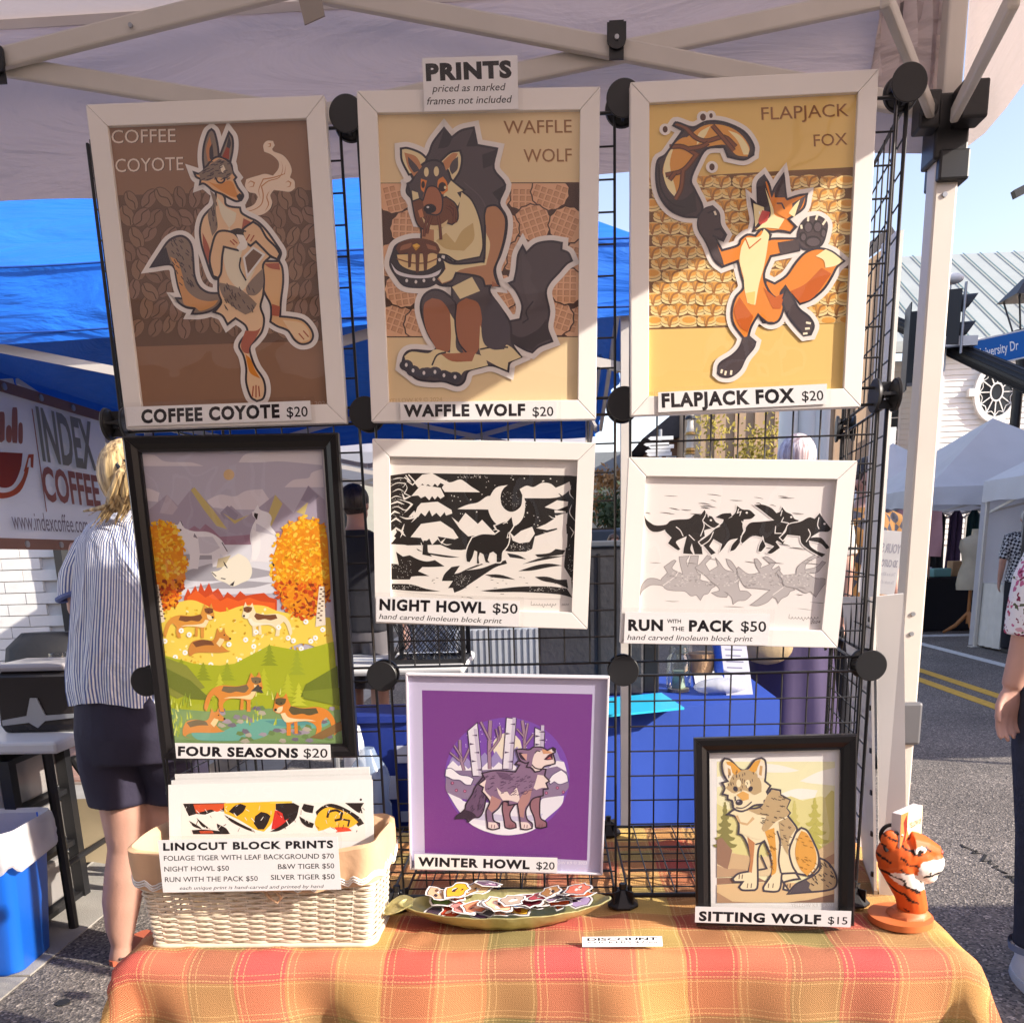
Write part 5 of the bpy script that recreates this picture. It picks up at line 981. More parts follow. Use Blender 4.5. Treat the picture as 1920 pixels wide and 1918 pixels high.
for a, b, c in (((176, 1000), (156, 1060), (150, 1112)), ((348, 1000), (360, 1060), (362, 1112))):
    rg = []
    for t in range(7):
        u = t / 6; p = W_(*a).lerp(W_(*b), u * 2) if u < .5 else W_(*b).lerp(W_(*c), u * 2 - 1); r_ = .062 + .018 * math.sin(u * 2.5); rg.append([(p.x + r_ * math.cos(q), p.y + .02 + r_ * 1.1 * math.sin(q), p.z + .3 * r_ * math.cos(q) * (1 if a[0] < 200 else -1)) for q in [2 * math.pi * i / 24 for i in range(24)]])
    uvloft(rg, 'sleeve', sm, wo, .42); e_ = rg[-1]; MB().tube(e_, .009, 6, closed=True).build('cuff', sm, wo, True)
MB().tube([W_(232 + 68 * t, 958 - 6 * math.sin(t * 3.14), -.055 * math.sin(t * 3.14)) for t in [i / 8 for i in range(9)]], .012, 8).build('collar', sm, wo, True)
sh_ = MB(); nvm = mat('navy_shorts_cloth', (.022, .018, .04), .85, var=.1, bump=.25, bscale=30)
def ring_px(py, xl, xr, d_, am=0, ph=0, dy=0):
    a = W_(xl, py); b = W_(xr, py); cx = (a.x + b.x) / 2; rx = (b.x - a.x) / 2; return [(cx + rx * (1 + am * math.sin(t * 5 + ph)) * math.cos(t), dy + d_ * (1 + am * math.sin(t * 5 + ph)) * math.sin(t), a.z) for t in [2 * math.pi * i / 28 for i in range(28)]]
sh_.loft([ring_px(1270, 158, 372, .13), ring_px(1310, 147, 380, .15), ring_px(1370, 147, 385, .155), ring_px(1420, 155, 382, .14)]); sh_.loft([ring_px(1360, 148, 275, .125), ring_px(1430, 155, 278, .12, .02), ring_px(1470, 166, 280, .112, .03, 1), ring_px(1503, 175, 284, .108, .04, 2)]); sh_.loft([ring_px(1360, 248, 384, .125, dy=.02), ring_px(1430, 255, 380, .12, .02, dy=.03), ring_px(1470, 270, 378, .11, .03, 1, .04), ring_px(1503, 270, 378, .11, .04, 2, .04)])
remesh(sh_.build('shorts', nvm, wo, True), .009, 3)
bl = hairm('blonde_hair', (.34, .19, .07), (.85, .62, .30)); H = MB(); H.ell(hp + Vector((.0, -.012, .035)), .086, .1, .107, 24, 16); o = H.build('hair', bl, wo, True); 
PT = MB(); random.seed(9)
for i in range(26):
    a = rnd(-1, 1); b = rnd(-1, 1); w = rnd(.006, .014); tip = W_(212 + a * 26 - (30 if i < 3 else 0), 968 + rnd(-18, 14) + (6 if i < 3 else 0), -.10); PT.tube([W_(246 + a * 6, 872, -.10 + b * .01), W_(240 + a * 16, 890, -.125 + b * .02), W_(232 + a * 22, 925, -.125 + b * .02), W_(226 + a * 24, 950, -.115), tip], [w * .8, w, w, w * .8, w * .2], 6)
for i in range(14): a = rnd(-1, 1); PT.tube([W_(236 + a * 14, 900, -.13), W_(228 + a * 26, 945, -.13), W_(205 + a * 40, 975 + rnd(-10, 16), -.11)], [.003, .0022, .0008], 4)
PT.build('ponytail', bl, wo, True); MB().tube([W_(236 + 16 * math.cos(t), 872 + 8 * math.sin(t), -.105 - .012 * math.sin(t)) for t in [i * .628 for i in range(10)]], .006, 6, closed=True).build('hair_tie', blk, wo)
MB().tube([W_(212, 1792, -.01), W_(226, 1797, -.03), W_(240, 1791, -.01)], .007, 6).build('sandal_strap', mat('dark_leather', (.05, .025, .02), .6), wo); MB().loft([eln(W_(224, 1810).x, .09, z, .045, .13, 16) for z in (-.0, .018)]).build('sandal', mat('coral_sandal', (.5, .12, .06), .6), wo)
# ---- person at the right edge
def floral():
    M_ = mat('floral_cloth', (.7, .66, .66), .85, var=0); n, l = nodes(M_); tc = n.new('ShaderNodeTexCoord'); v = n.new('ShaderNodeTexVoronoi'); v.inputs['Scale'].default_value = 34; nz = n.new('ShaderNodeTexNoise'); nz.inputs['Scale'].default_value = 30; mxv = n.new('ShaderNodeMix'); mxv.data_type = 'RGBA'; mxv.inputs[0].default_value = .12; l.new(tc.outputs['Object'], nz.inputs[0]); l.new(tc.outputs['Object'], mxv.inputs[6]); l.new(nz.outputs['Color'], mxv.inputs[7]); l.new(mxv.outputs[2], v.inputs[0])
    cr = n.new('ShaderNodeValToRGB'); cr.color_ramp.interpolation = 'CONSTANT'; e = cr.color_ramp.elements; e[0].position = 0; e[0].color = (.45, .05, .12, 1); e[1].position = .25; e[1].color = (.09, .10, .05, 1); q = e.new(.42); q.color = (.5, .12, .25, 1); q = e.new(.6); q.color = (.2, .02, .06, 1); q = e.new(.75); q.color = (.6, .35, .4, 1)
    l.new(v.outputs['Color'], cr.inputs[0]); lt = n.new('ShaderNodeMath'); lt.operation = 'LESS_THAN'; lt.inputs[1].default_value = .42; l.new(v.outputs['Distance'], lt.inputs[0]); mx = n.new('ShaderNodeMix'); mx.data_type = 'RGBA'; mx.inputs[6].default_value = (.78, .76, .77, 1); l.new(lt.outputs[0], mx.inputs[0]); l.new(cr.outputs[0], mx.inputs[7]); l.new(mx.outputs[2], n['Principled BSDF'].inputs['Base Color']); return M_
pe = E('person', (1.47, 2.46, 0), 'person at the right edge in floral top, dark jeans and white trainers, arm hanging', 'person'); YP = 2.46
def Q_(px, py, dy=0): return P(px, py, YP + dy) - pe.location
B = MB(); B.tube([Q_(1950, 1080), Q_(1938, 1180), Q_(1918, 1240), Q_(1896, 1288)], [.058, .052, .042, .027], 16); hand(B, Q_(1896, 1288), Q_(1884, 1368) - Q_(1896, 1288), (-.95, -.3, 0), -1, .92, .45)
B.loft([eln(.17, 0, z, a, b_) for z, a, b_ in ((.8, .15, .1), (.93, .17, .115), (1.08, .14, .10), (1.3, .16, .11), (1.38, .11, .08), (1.45, .055, .055))]); head_mesh(B, (.17, -.02, 1.56), 1.0, .3)
B.tube([(.35, 0, 1.33), (.41, .02, 1.08), (.39, -.08, .85)], [.05, .042, .027], 12); hand(B, (.39, -.08, .85), (0, -.2, -1), (0, -1, 0), 1)
B.tube([Q_(1975, 1400), Q_(1955, 1600), Q_(1944, 1790)], [.075, .05, .035], 12); B.tube([(.26, .02, .85), (.27, .05, .45), (.28, .1, .08)], [.08, .055, .035], 12)
remesh(B.build('body', skin, pe, True), .006, 2); face_bits(pe, (.17, -.02, 1.56), 1.0, .3)
flm = floral(); T = MB(); T.loft([eln(.17, 0, z, a, b_, 32, 7, am) for z, a, b_, am in ((.84, .19, .14, .006), (.98, .18, .13, .004), (1.1, .165, .12, .002), (1.28, .18, .12, 0), (1.37, .15, .09, 0), (1.42, .07, .07, 0))]); T.tube([Q_(1975, 1040), Q_(1956, 1085), Q_(1942, 1150), Q_(1934, 1192)], [.07, .075, .074, .070], 18); T.tube([(.32, 0, 1.33), (.37, .01, 1.2), (.40, .02, 1.08)], [.07, .07, .068], 16); remesh(T.build('floral_top', flm, pe, True), .007, 1)
jm = mat('dark_jeans', (.018, .022, .04), .85, var=.25, nscale=20, bump=.3, bscale=60); J = MB(); J.loft([eln(.17, 0, z, a, b_) for z, a, b_ in ((.98, .16, .12), (.88, .185, .135), (.8, .17, .12))])
J.tube([Q_(1985, 1290), Q_(1970, 1400), Q_(1960, 1560), Q_(1953, 1660), Q_(1947, 1740), Q_(1942, 1772)], [.11, .1, .078, .072, .066, .064], 18); J.tube([(.26, .02, .88), (.27, .06, .5), (.28, .1, .1)], [.1, .08, .065], 18); remesh(J.build('jeans', jm, pe, True), .008, 2)
MB().tube([Q_(1940, 1765), Q_(1939, 1778)], [.072, .070], 18, caps=False).build('jeans_cuff', mat('light_denim', (.16, .2, .3), .85), pe, True)
shm = mat('white_trainer', (.62, .64, .66), .5, bump=.3, bscale=40); 
for bx_, by_ in ((Q_(1936, 1850).x, -.01), (.28, .12)):
    sh = MB(); sh.loft([[(bx_ + a * math.cos(t) * (1 + .12 * math.sin(t)), by_ + oy_ + b_ * math.sin(t), z) for t in [2 * math.pi * i / 20 for i in range(20)]] for z, a, b_, oy_ in ((.03, .046, .145, -.03), (.05, .047, .142, -.03), (.075, .043, .12, -.02), (.10, .038, .075, .02), (.125, .036, .05, .045))]); o = sh.build('trainer', shm, pe, True)
    so_ = MB(); so_.loft([[(bx_ + a * math.cos(t) * (1 + .12 * math.sin(t)), by_ - .03 + b_ * math.sin(t), z) for t in [2 * math.pi * i / 20 for i in range(20)]] for z, a, b_ in ((0, .046, .145), (.012, .05, .15), (.032, .049, .148))]); so_.build('sole', mat('trainer_sole', (.5, .55, .6), .5), o, True)
    lc_ = MB()
    for i in range(5): lc_.tube([(bx_ - .028, by_ - .10 + i * .026, .078 + i * .007), (bx_, by_ - .10 + i * .026, .088 + i * .008), (bx_ + .028, by_ - .10 + i * .026, .078 + i * .007)], .004, 5)
    lc_.build('laces', mat('red_lace', (.4, .12, .1), .8), o)
MB().ell((.17, 0, 1.60), .088, .10, .1).build('hair', hairm('brown_hair', (.10, .05, .03)), pe, True)
# ---- others
c = P(665, 915, 5.3); person('person', c.x - .02, 5.35, 1.74, math.pi - .3, 'man in a dark shirt and grey shorts behind the grid beside the black frame', black_c, mat('grey_shorts', (.12, .11, .12), .85), hairm('dark_hair', (.03, .02, .018)), 'short', long_pants=False)
c = P(1495, 830, 4.45); person('person', c.x, 4.45, 1.83, 2.9, 'tall person with pink white hair and long purple skirt behind the pack frame', mat('cream_top', (.5, .46, .42), .85), mat('purple_skirt_cloth', (.045, .03, .085), .8), hairm('pink_hair', (.62, .38, .38), (.85, .75, .72)), 'short', skirt_=True, female=True)
o = P(1440, 1215, 4.2); o2 = MB().ell(o, .12, .06, .08).build('khaki_hip_bag', mat('khaki_nylon', (.36, .27, .15), .7, bump=.3, bscale=20), None, True); tag(o2, 'khaki hip bag worn at the purple skirt', 'bag')
g0 = G(1893, 1224); person('person', g0.x + .06, g0.y, 1.62, 2.9, 'woman with long grey hair, checked top and black trousers at the right edge', checker_mat('checked_top', (.02, .02, .03), (.5, .5, .52), 36), black_c, hairm('grey_hair', (.36, .33, .30), (.65, .62, .58)), 'long', female=True, sleeves=.6)
c = P(1672, 985, 8.8); person('person', c.x, 8.8, 1.55, 1.2, 'woman with dark hair bun behind the white sign by the tent leg', mat('dark_red_top', (.16, .03, .04), .85), black_c, hairm('brown_hair', (.10, .05, .03)), 'bun', female=True, vox=.02)
c = P(1622, 945, 5.2); person('person', c.x, 5.2, 1.78, .5, 'bearded person in dark patterned shirt behind the grid side wing', checker_mat('dark_pattern_shirt', (.03, .03, .05), (.25, .12, .03), 12), black_c, MC['dark_hair'], 'short', vox=.016)
c = P(1150, 985, 12); person('person', c.x, 12, 1.5, .2, 'distant person in white shirt between the two middle frames', mat('white_tee', (.65, .65, .68), .85), black_c, MC['brown_hair'], 'bob', vox=.03, female=True)
c = P(1708, 1000, 12.6); person('person', c.x, 12.6, 1.68, 2.4, 'distant shopper in navy jacket behind the pink cloth under the far tent', mat('navy_jacket', (.02, .03, .08), .85), black_c, MC['brown_hair'], 'bob', vox=.03)
c = P(1742, 1010, 15.5); person('person', c.x, 15.5, 1.7, .4, 'farthest shopper in teal shirt between the tent leg and the pink cloth', mat('teal_shirt', (.05, .22, .24), .85), black_c, MC['dark_hair'], 'short', vox=.035)
# ================================================================ the pictures in the frames (flat print)
INK = '#2f2a35'
def art_coyote(root, dep):
    A = Art(root, dep, 160, 170, 2.996)
    A.fill('#96725a', '100,180 1262,130 1380,1785 285,1790', False)
    A.fill('#705544', '152,590 1290,560 1345,1405 250,1440', False)
    random.seed(3)
    for i, j in sorted([(i, j) for i in range(15) for j in range(9)], key=lambda q: (q[0] % 2, q[1] % 2)):
            x = 165 + i * 88 + (j % 2) * 44 + rnd(-16, 16); y = 610 + j * 102 + rnd(-14, 14)
            x += (y - 600) * .12
            if y > 1395 or x > 1275 + (y - 560) * .07 or x < 205 + (y - 590) * .1: continue
            a = rnd(-.9, .9) + math.pi / 2; w, h = rnd(36, 46), rnd(58, 70)
            A.dot('#5f483b', x, y, h, w, a, 12); A.dot(random.choice(['#917160', '#896a58', '#95755f']), x + 1, y + 1, h - 4, w - 4, a, 12)
            dx, dy = math.cos(a) * (h - 8), math.sin(a) * (h - 8); px_, py_ = -dy * .18, dx * .18
            A.line('#4c382c', 5, [(x - dx, y - dy), (x - dx * .3 + px_, y - dy * .3 + py_), (x + dx * .3 - px_, y + dy * .3 - py_), (x + dx, y + dy)])
    A.text('COFFEE', 152, 300, 512, 292, 76, '#4c3a2e'); A.text('COYOTE', 174, 462, 556, 450, 76, '#4c3a2e')
    A.text('COFFEE', 148, 298, 508, 290, 74, '#e9dacb'); A.text('COYOTE', 170, 460, 552, 448, 74, '#e9dacb')
    smoke = pp('865,775 822,722 822,690 850,672 905,662 950,640 970,600 955,580 920,572 898,540 905,500 935,490 970,480 1010,470 1055,480 1085,440 1085,400 1050,365 1005,345 1000,310 1020,285 1055,285 1065,310 1050,330 1060,345 1110,365 1145,405 1160,450 1150,490 1175,510 1178,550 1150,570 1100,565 1060,560 1040,590 1050,630 1035,670 990,700 930,705 890,730')
    A.fill('#f3dcc4', smoke)
    for q in ('860,740 890,690 950,670 990,640 1000,590 990,540 1030,510 1090,490 1110,440 1100,400', '920,545 945,540 950,520 930,510 912,525', '1130,545 1150,540 1155,520 1140,510 1125,520', '1025,320 1040,315 1040,300 1025,302', '840,715 856,715 858,700 845,698', '1010,680 1030,640 1020,600 1035,565', '985,610 975,560 1000,500 1060,490 1120,470 1128,420'):
        A.line('#c88d5c', 7, q, taper=True)
    tail = pp('370,992 420,915 470,845 530,818 575,835 600,880 608,960 615,1040 640,1100 690,1135 760,1140 762,1190 730,1225 690,1245 640,1255 600,1255 615,1225 570,1220 530,1195 512,1168 550,1170 525,1110 510,1040 502,1000 470,978')
    legR = pp('1000,960 1090,960 1108,1000 1112,1080 1100,1180 1095,1270 1150,1275 1220,1290 1265,1335 1280,1380 1262,1415 1215,1425 1175,1400 1140,1350 1080,1325 1040,1300 1045,1260 1040,1200 1005,1130 985,1040')
    body = pp('722,545 735,590 720,650 690,680 660,720 645,790 655,870 680,950 700,1010 722,1055 748,1062 750,1140 765,1190 740,1230 722,1245 770,1265 800,1315 845,1280 900,1320 915,1360 880,1400 865,1440 890,1490 905,1560 905,1640 930,1720 965,1745 1000,1730 1012,1680 1000,1620 960,1560 935,1500 925,1440 960,1400 995,1350 1005,1280 985,1215 1000,1150 1005,1060 1000,980 1040,935 1090,950 1100,910 1070,860 1020,790 970,740 920,715 880,690 870,660 820,655 790,640 780,595')
    head = pp('612,462 640,470 668,450 690,420 720,385 755,375 800,395 822,420 830,460 850,490 838,505 860,550 888,590 878,618 850,625 815,610 770,585 720,565 690,540 665,525 645,530 650,500 625,488')
    earL = pp('668,440 662,380 668,310 690,240 710,220 728,240 745,310 752,378 720,400')
    earR = pp('755,378 780,310 808,238 828,270 830,330 816,405')
    A.sticker([('#8f7c6e', tail), ('#e6b783', legR), ('#eec9a0', body), ('#8f7c6e', earL), ('#8f7c6e', earR), ('#e9b886', head)], 62, 12)
    A.fill('#d79c63', '478,935 520,960 545,1030 565,1110 620,1165 690,1185 748,1178 720,1212 650,1240 618,1220 560,1205 545,1165 522,1080 508,1010'); A.fill('#3f3941', '378,988 420,918 455,880 470,935 482,968 465,975')
    A.fill('#ece0c6', '740,600 790,655 850,690 840,740 800,790 775,900 800,1040 870,1130 900,1110 960,1000 900,1060 870,960 880,880 800,760 765,700')
    A.fill('#8f7c6e', '700,560 735,600 735,680 745,770 715,820 700,760 690,690 720,640'); A.fill('#b4614a', '660,800 700,890 705,985 745,1040 725,1050 690,960 665,880'); A.fill('#b4614a', '890,720 940,745 905,770 880,780')
    A.fill('#8f7c6e', '752,1080 800,1090 860,1110 915,1150 965,1200 940,1240 900,1260 850,1230 790,1180 762,1130'); A.fill('#8f7c6e', '905,1110 940,1060 1000,1000 1000,1100 960,1150 915,1150')
    A.fill('#b4614a', '900,1350 960,1350 990,1330 960,1390 925,1440 920,1480 890,1470 875,1430'); A.fill('#b4614a', '1005,975 1090,970 1095,1010 1040,1000'); A.fill('#b4614a', '1050,1200 1095,1215 1090,1270 1050,1265')
    A.fill('#e08c2e', '900,1480 930,1510 955,1570 985,1620 930,1590 912,1540'); A.fill('#f0cfa4', '1110,1290 1210,1305 1255,1350 1262,1400 1215,1415 1170,1380')
    armL = pp('720,1045 700,960 712,880 735,810 770,790 830,800 862,830 875,870 860,900 820,890 780,880 770,940 765,1020 750,1055'); armR = pp('880,790 900,770 945,740 985,770 1020,830 1070,880 1095,920 1080,950 1040,930 1000,890 960,850 930,875 900,850')
    for a in (armL, armR): A.fill('#eac297', a); A.line(INK, 12, a, True)
    A.fill('#3b2f2a', '825,790 860,778 900,790 880,812 840,808'); A.fill('#f4ece2', '850,810 890,815 912,860 905,890 870,905 850,885 870,860'); A.line(INK, 8, '812,795 860,780 905,795'); A.fill('#7a5b48', '892,940 945,885 1000,925 910,1035'); A.line('#efe8e2', 12, '892,940 945,885 1005,925 912,1045', True, False)
    for q in ('815,845 840,870', '830,838 856,862', '925,810 905,845', '950,815 930,850', '1225,1350 1255,1385', '1200,1365 1230,1400', '945,1660 940,1720', '975,1660 980,1720', '960,1655 960,1725'): A.line('#b0543a', 7, q)
    A.line(INK, 9, '905,1070 870,1000 875,940'); A.line(INK, 9, '1000,1150 985,1210 1000,1260')
    A.fill('#8d7a6c', '640,470 700,420 755,385 810,410 830,465 800,500 740,490 690,510 650,505'); A.fill('#f3e3c8', '760,425 775,418 788,445 780,470 765,455'); A.fill('#e0964f', '690,515 750,530 800,510 830,520 850,570 870,605 830,600 770,570')
    A.fill('#2b2630', '850,595 868,580 886,590 880,612 862,618'); A.line(INK, 9, '732,490 745,515 765,522 782,510 785,490'); A.fill('#c9875a', '690,400 680,330 702,260 712,330 705,400'); A.fill('#3f3941', '700,380 700,330 715,300 722,370 712,395'); A.fill('#a3442f', '770,375 795,320 812,330 808,390'); A.fill('#3f3941', '795,320 808,250 820,300 812,330')
    A.dashes('#4a4046', 660, 400, 820, 505, 40, 22, 5, -.3, head); A.dashes('#4a4046', 480, 830, 610, 1100, 40, 24, 5, .9, tail); A.dashes('#4a4046', 770, 1090, 950, 1240, 26, 26, 5, 1.2); A.dashes('#4a4046', 700, 580, 740, 780, 12, 24, 5, 1.5)
    A.text('© 2024', 1245, 1770, 1368, 1766, 22, '#b7a797')
    return A.build()
def art_waffle(root, dep):
    A = Art(root, dep, 660, 100, 2.6635)
    A.fill('#ecd2a4', '105,280 1165,265 1160,1760 160,1760', False)
    A.fill('#53392f', '132,648 1148,645 1150,1418 155,1420', False)
    random.seed(5)
    cells = []
    for i in range(7):
        for j in range(5):
            cells.append((205 + i * 158 + (j % 2) * 70 + rnd(-18, 18), 700 + j * 160 + rnd(-18, 18)))
    cells = [(x, y) for x, y in cells if x < 1160]
    def clampp(x, y): return (min(max(x, 136 + (y - 648) * .03), 1146), min(max(y, 651), 1414))
    cells.sort(key=lambda c: (int((c[1] - 640) // 160) % 2, int((c[0] - 130) // 158) % 2))
    for x, y in cells:
        n = 26; R_ = [(clampp(x + (96 + 6 * (k % 2)) * math.cos(2 * math.pi * k / n), y + (93 + 6 * (k % 2)) * math.sin(2 * math.pi * k / n))) for k in range(n)]
        A.fill('#53392f', R_, False)
        R2 = [(clampp(x + (89 + 6 * (k % 2)) * math.cos(2 * math.pi * k / n), y + (86 + 6 * (k % 2)) * math.sin(2 * math.pi * k / n))) for k in range(n)]
        A.fill('#e8b891', R2, False)
        a = rnd(-.4, .4); ca, sa = math.cos(a), math.sin(a)
        for gx in range(-2, 3):
            for gy in range(-2, 3):
                if abs(gx) + abs(gy) > 3: continue
                q = []
                for dx, dy in ((-11, -11), (11, -11), (11, 11), (-11, 11)):
                    u = gx * 33 + dx * 1.1; v = gy * 33 + dy * 1.1; q.append((x + u * ca - v * sa, y + u * sa + v * ca))
                if min(p[0] for p in q) < 150 or max(p[0] for p in q) > 1140 or min(p[1] for p in q) < 655 or max(p[1] for p in q) > 1408: continue
                A.fill('#b98262', q, False); A.fill('#d4a07a', [(p[0] * .8 + (x + gx * 30 * ca - gy * 30 * sa) * .2 + 1.5, p[1] * .8 + (y + gx * 30 * sa + gy * 30 * ca) * .2 + 1.5) for p in q], False)
    A.text('WAFFLE', 760, 406, 1100, 400, 66, '#dcb583'); A.text('WOLF', 860, 548, 1100, 544, 66, '#dcb583')
    A.text('WAFFLE', 757, 403, 1097, 397, 64, '#94653a'); A.text('WOLF', 857, 545, 1097, 541, 64, '#94653a')
    D1, TAN, CR = '#554c51', '#bf8a64', '#ecd9a8'
    tail = pp('852,965 870,1000 920,955 990,942 1048,950 1045,985 1080,1000 1098,1038 1070,1055 1030,1100 985,1150 968,1200 985,1290 975,1370 1000,1440 935,1465 900,1495 860,1480 800,1440 780,1380 790,1340 840,1330 850,1260 820,1190 785,1150 810,1140 822,1080 830,1010')
    back = pp('375,520 405,450 460,378 498,425 545,390 608,375 625,462 725,480 708,580 765,660 735,750 770,820 770,900 745,1000 715,1080 735,1165 690,1160 690,1200 740,1270 790,1350 800,1450 845,1518 790,1545 780,1590 700,1560 640,1570 580,1590 560,1640 525,1660 460,1640 400,1640 330,1630 290,1600 250,1570 262,1510 300,1485 400,1490 425,1470 380,1400 345,1290 355,1220 400,1185 450,1190 500,1225 500,1165 440,1160 400,1130 450,1100 470,1020 510,1050 525,1030 590,1000 560,900 480,860 330,840 310,780 310,740 275,700 280,655 310,640 290,600')
    earL = pp('285,610 250,540 245,480 280,478 340,500 375,530 350,600'); earR = pp('440,545 490,500 540,490 550,530 540,590 510,640 480,640')
    head = pp('300,640 340,570 390,540 440,545 480,590 500,640 560,685 530,700 548,735 540,775 505,770 470,760 440,800 400,810 360,795 340,760 305,745 290,700 278,655')
    plate = pp('192,1060 205,1000 225,960 290,935 350,935 420,950 445,985 440,1030 465,1050 455,1090 440,1130 390,1165 320,1170 260,1160 225,1120')
    A.sticker([(D1, tail), (D1, back), (CR, earL), (CR, earR), (D1, head), ('#39343a', plate)], 62, 11)
    A.fill('#383137', '790,1400 850,1420 930,1380 970,1330 990,1430 930,1455 900,1485 850,1470 800,1440'); A.fill('#5b5257', '850,1000 900,1080 890,1130 930,1200 900,1280 870,1220 850,1120'); A.line(INK, 7, '905,1240 870,1290 880,1330 850,1350')
    A.fill('#38323a', '460,385 500,430 480,470 430,480'); A.fill('#38323a', '608,380 620,470 570,470'); A.fill('#38323a', '722,485 710,560 655,580 650,510'); A.fill('#38323a', '760,662 735,745 700,700'); A.line('#655b60', 5, '560,650 640,720 680,800')
    chest = pp('545,690 600,740 640,840 655,960 640,1020 560,1035 520,1040 470,1010 410,1000 350,940 350,880 430,870 520,830'); A.fill(CR, chest); A.line(INK, 8, chest, True); A.fill('#d2b67c', '420,940 470,900 515,950 550,890 605,850 610,930 560,990 470,980'); A.fill(TAN, '350,880 410,880 410,950 350,940')
    arm = pp('665,790 690,765 730,770 768,830 760,930 735,1020 710,1090 730,1160 665,1165 640,1120 520,1100 500,1140 450,1160 420,1130 460,1080 450,1030 510,1055 640,1045 660,1030 665,900'); A.fill(TAN, arm); A.fill(CR, '450,1035 510,1060 640,1048 668,1030 670,900 690,960 670,1060 540,1085 500,1130 450,1150 430,1120 470,1080'); A.line(INK, 10, arm, True); A.fill('#c08b62', '668,800 700,770 745,800 755,870 700,880 668,860')
    for k in (pp('360,1260 400,1225 450,1240 490,1300 500,1380 490,1480 440,1510 400,1440 365,1360'), pp('525,1260 570,1225 630,1250 650,1330 650,1420 620,1500 570,1520 530,1430 520,1340')):
        A.fill('#a86c4e', k)
    A.fill(CR, '490,1300 520,1360 520,1470 560,1510 540,1530 490,1500 495,1400'); A.line(INK, 8, '500,1230 520,1260 515,1340 530,1440 575,1500 550,1520 470,1500'); A.fill(CR, '640,1360 680,1450 780,1460 845,1520 780,1545 775,1585 700,1550 640,1500'); A.line(INK, 8, '640,1480 700,1470 780,1470'); A.fill(CR, '500,1170 600,1120 640,1190 540,1230')
    foot = pp('262,1515 300,1492 380,1500 420,1480 500,1500 600,1500 660,1520 680,1560 600,1580 560,1590 540,1620 480,1590 430,1590 380,1570 330,1580 280,1560'); A.fill(CR, foot)
    A.fill('#b07050', '440,1500 520,1500 620,1490 600,1540 500,1540'); A.line(INK, 8, '400,1560 425,1510 470,1495')
    for i, (x, y) in enumerate(((272, 1560), (306, 1588), (360, 1600), (415, 1595), (460, 1612), (515, 1620))):
        A.dot('#47444e', x, y, 34, 28)
    for x, y in ((272, 1560), (306, 1588), (360, 1600), (415, 1595), (460, 1612), (515, 1620)): A.dot('#e6e0dc', x, y - 2, 7, 10)
    A.fill('#4f4952', '700,1210 760,1300 790,1400 760,1480 700,1480 655,1440 650,1330'); A.fill('#a86c4e', '700,1170 735,1165 700,1140')
    A.fill('#c98b5e', '262,500 320,520 350,570 310,620 280,570'); A.fill(D1, '280,520 320,560 340,590 310,600 285,560'); A.fill('#c98b5e', '455,545 500,505 530,505 500,560 470,590'); A.fill(D1, '500,545 530,520 528,580 500,610 488,580'); A.fill(CR, '495,640 555,690 525,700 545,730 530,765 470,740 460,700')
    A.fill(CR, '300,690 330,700 340,750 305,740'); A.fill('#e58b45', '345,630 375,640 360,700 345,680'); A.fill('#e58b45', '430,640 455,620 475,650 480,690 455,710 430,690'); A.dot('#3a2b2a', 452, 672, 20, 24); A.dot('#ffe9b5', 466, 675, 6, 8); A.dot('#3a2b2a', 356, 660, 9, 18); A.dot(CR, 372, 597, 12, 24); A.dot(CR, 422, 594, 13, 25)
    A.fill('#7a4d38', '300,745 340,730 380,760 470,720 520,760 530,830 500,860 470,850 440,880 390,880 350,880 320,840'); A.line(INK, 7, '300,745 340,730 380,760 470,720 520,760 530,830 500,860 470,850 440,880 390,880 350,880 320,840', True)
    A.fill('#e9cf9b', '350,820 390,860 440,860 480,835 470,860 430,885 370,880'); A.fill('#c9855d', '330,790 350,780 360,820 340,825')
    A.fill('#ad6f50', '355,720 375,680 400,670 430,680 450,730 448,790 420,812 380,800 360,770'); A.line(INK, 7, '355,740 375,680 400,668 430,680 452,730 448,790 420,812 370,800'); A.dot('#26222a', 390, 780, 32, 24); A.dot('#f5eeea', 380, 773, 7, 5)
    for q in ('380,815 368,860 360,920', '400,815 385,860 375,905', '430,815 440,870 445,935', '470,770 500,790 520,850', '490,760 515,780 510,850'): A.line('#5d3528', 15, q); A.line('#7f4b38', 8, q)
    A.fill('#e4dfe3', '195,1050 230,1090 300,1110 380,1110 440,1085 450,1075 430,1110 380,1125 300,1125 225,1105'); A.fill('#e9c98f', '222,1010 240,1060 300,1090 370,1090 425,1060 430,1000'); A.line(INK, 6, '222,1010 240,1060 300,1090 370,1090 425,1060 430,1000'); A.line('#8a5a40', 7, '225,1030 300,1050 370,1050 430,1028')
    A.fill('#6b4130', '220,980 240,950 300,930 360,930 420,950 442,985 430,1010 400,1000 380,1010 375,1085 360,1090 355,1010 340,1000 335,1095 320,1100 318,1010 300,1000 295,1070 282,1075 280,1000 240,1010'); A.fill('#a26c4e', '250,965 300,950 290,975 240,990'); A.fill('#a26c4e', '370,955 420,970 425,990 380,980'); A.fill('#f1bd4f', '302,962 325,953 342,965 320,978'); A.fill('#d99a33', '302,964 320,980 342,967 320,990')
    for x, y in ((274, 1138), (320, 1144), (360, 1138), (410, 1132), (438, 1035)): A.dot('#e6e0dc', x, y, 7, 9)
    A.text('YELLOW K9 © 2024', 182, 1745, 450, 1738, 20, '#cfae7e'); return A.build()
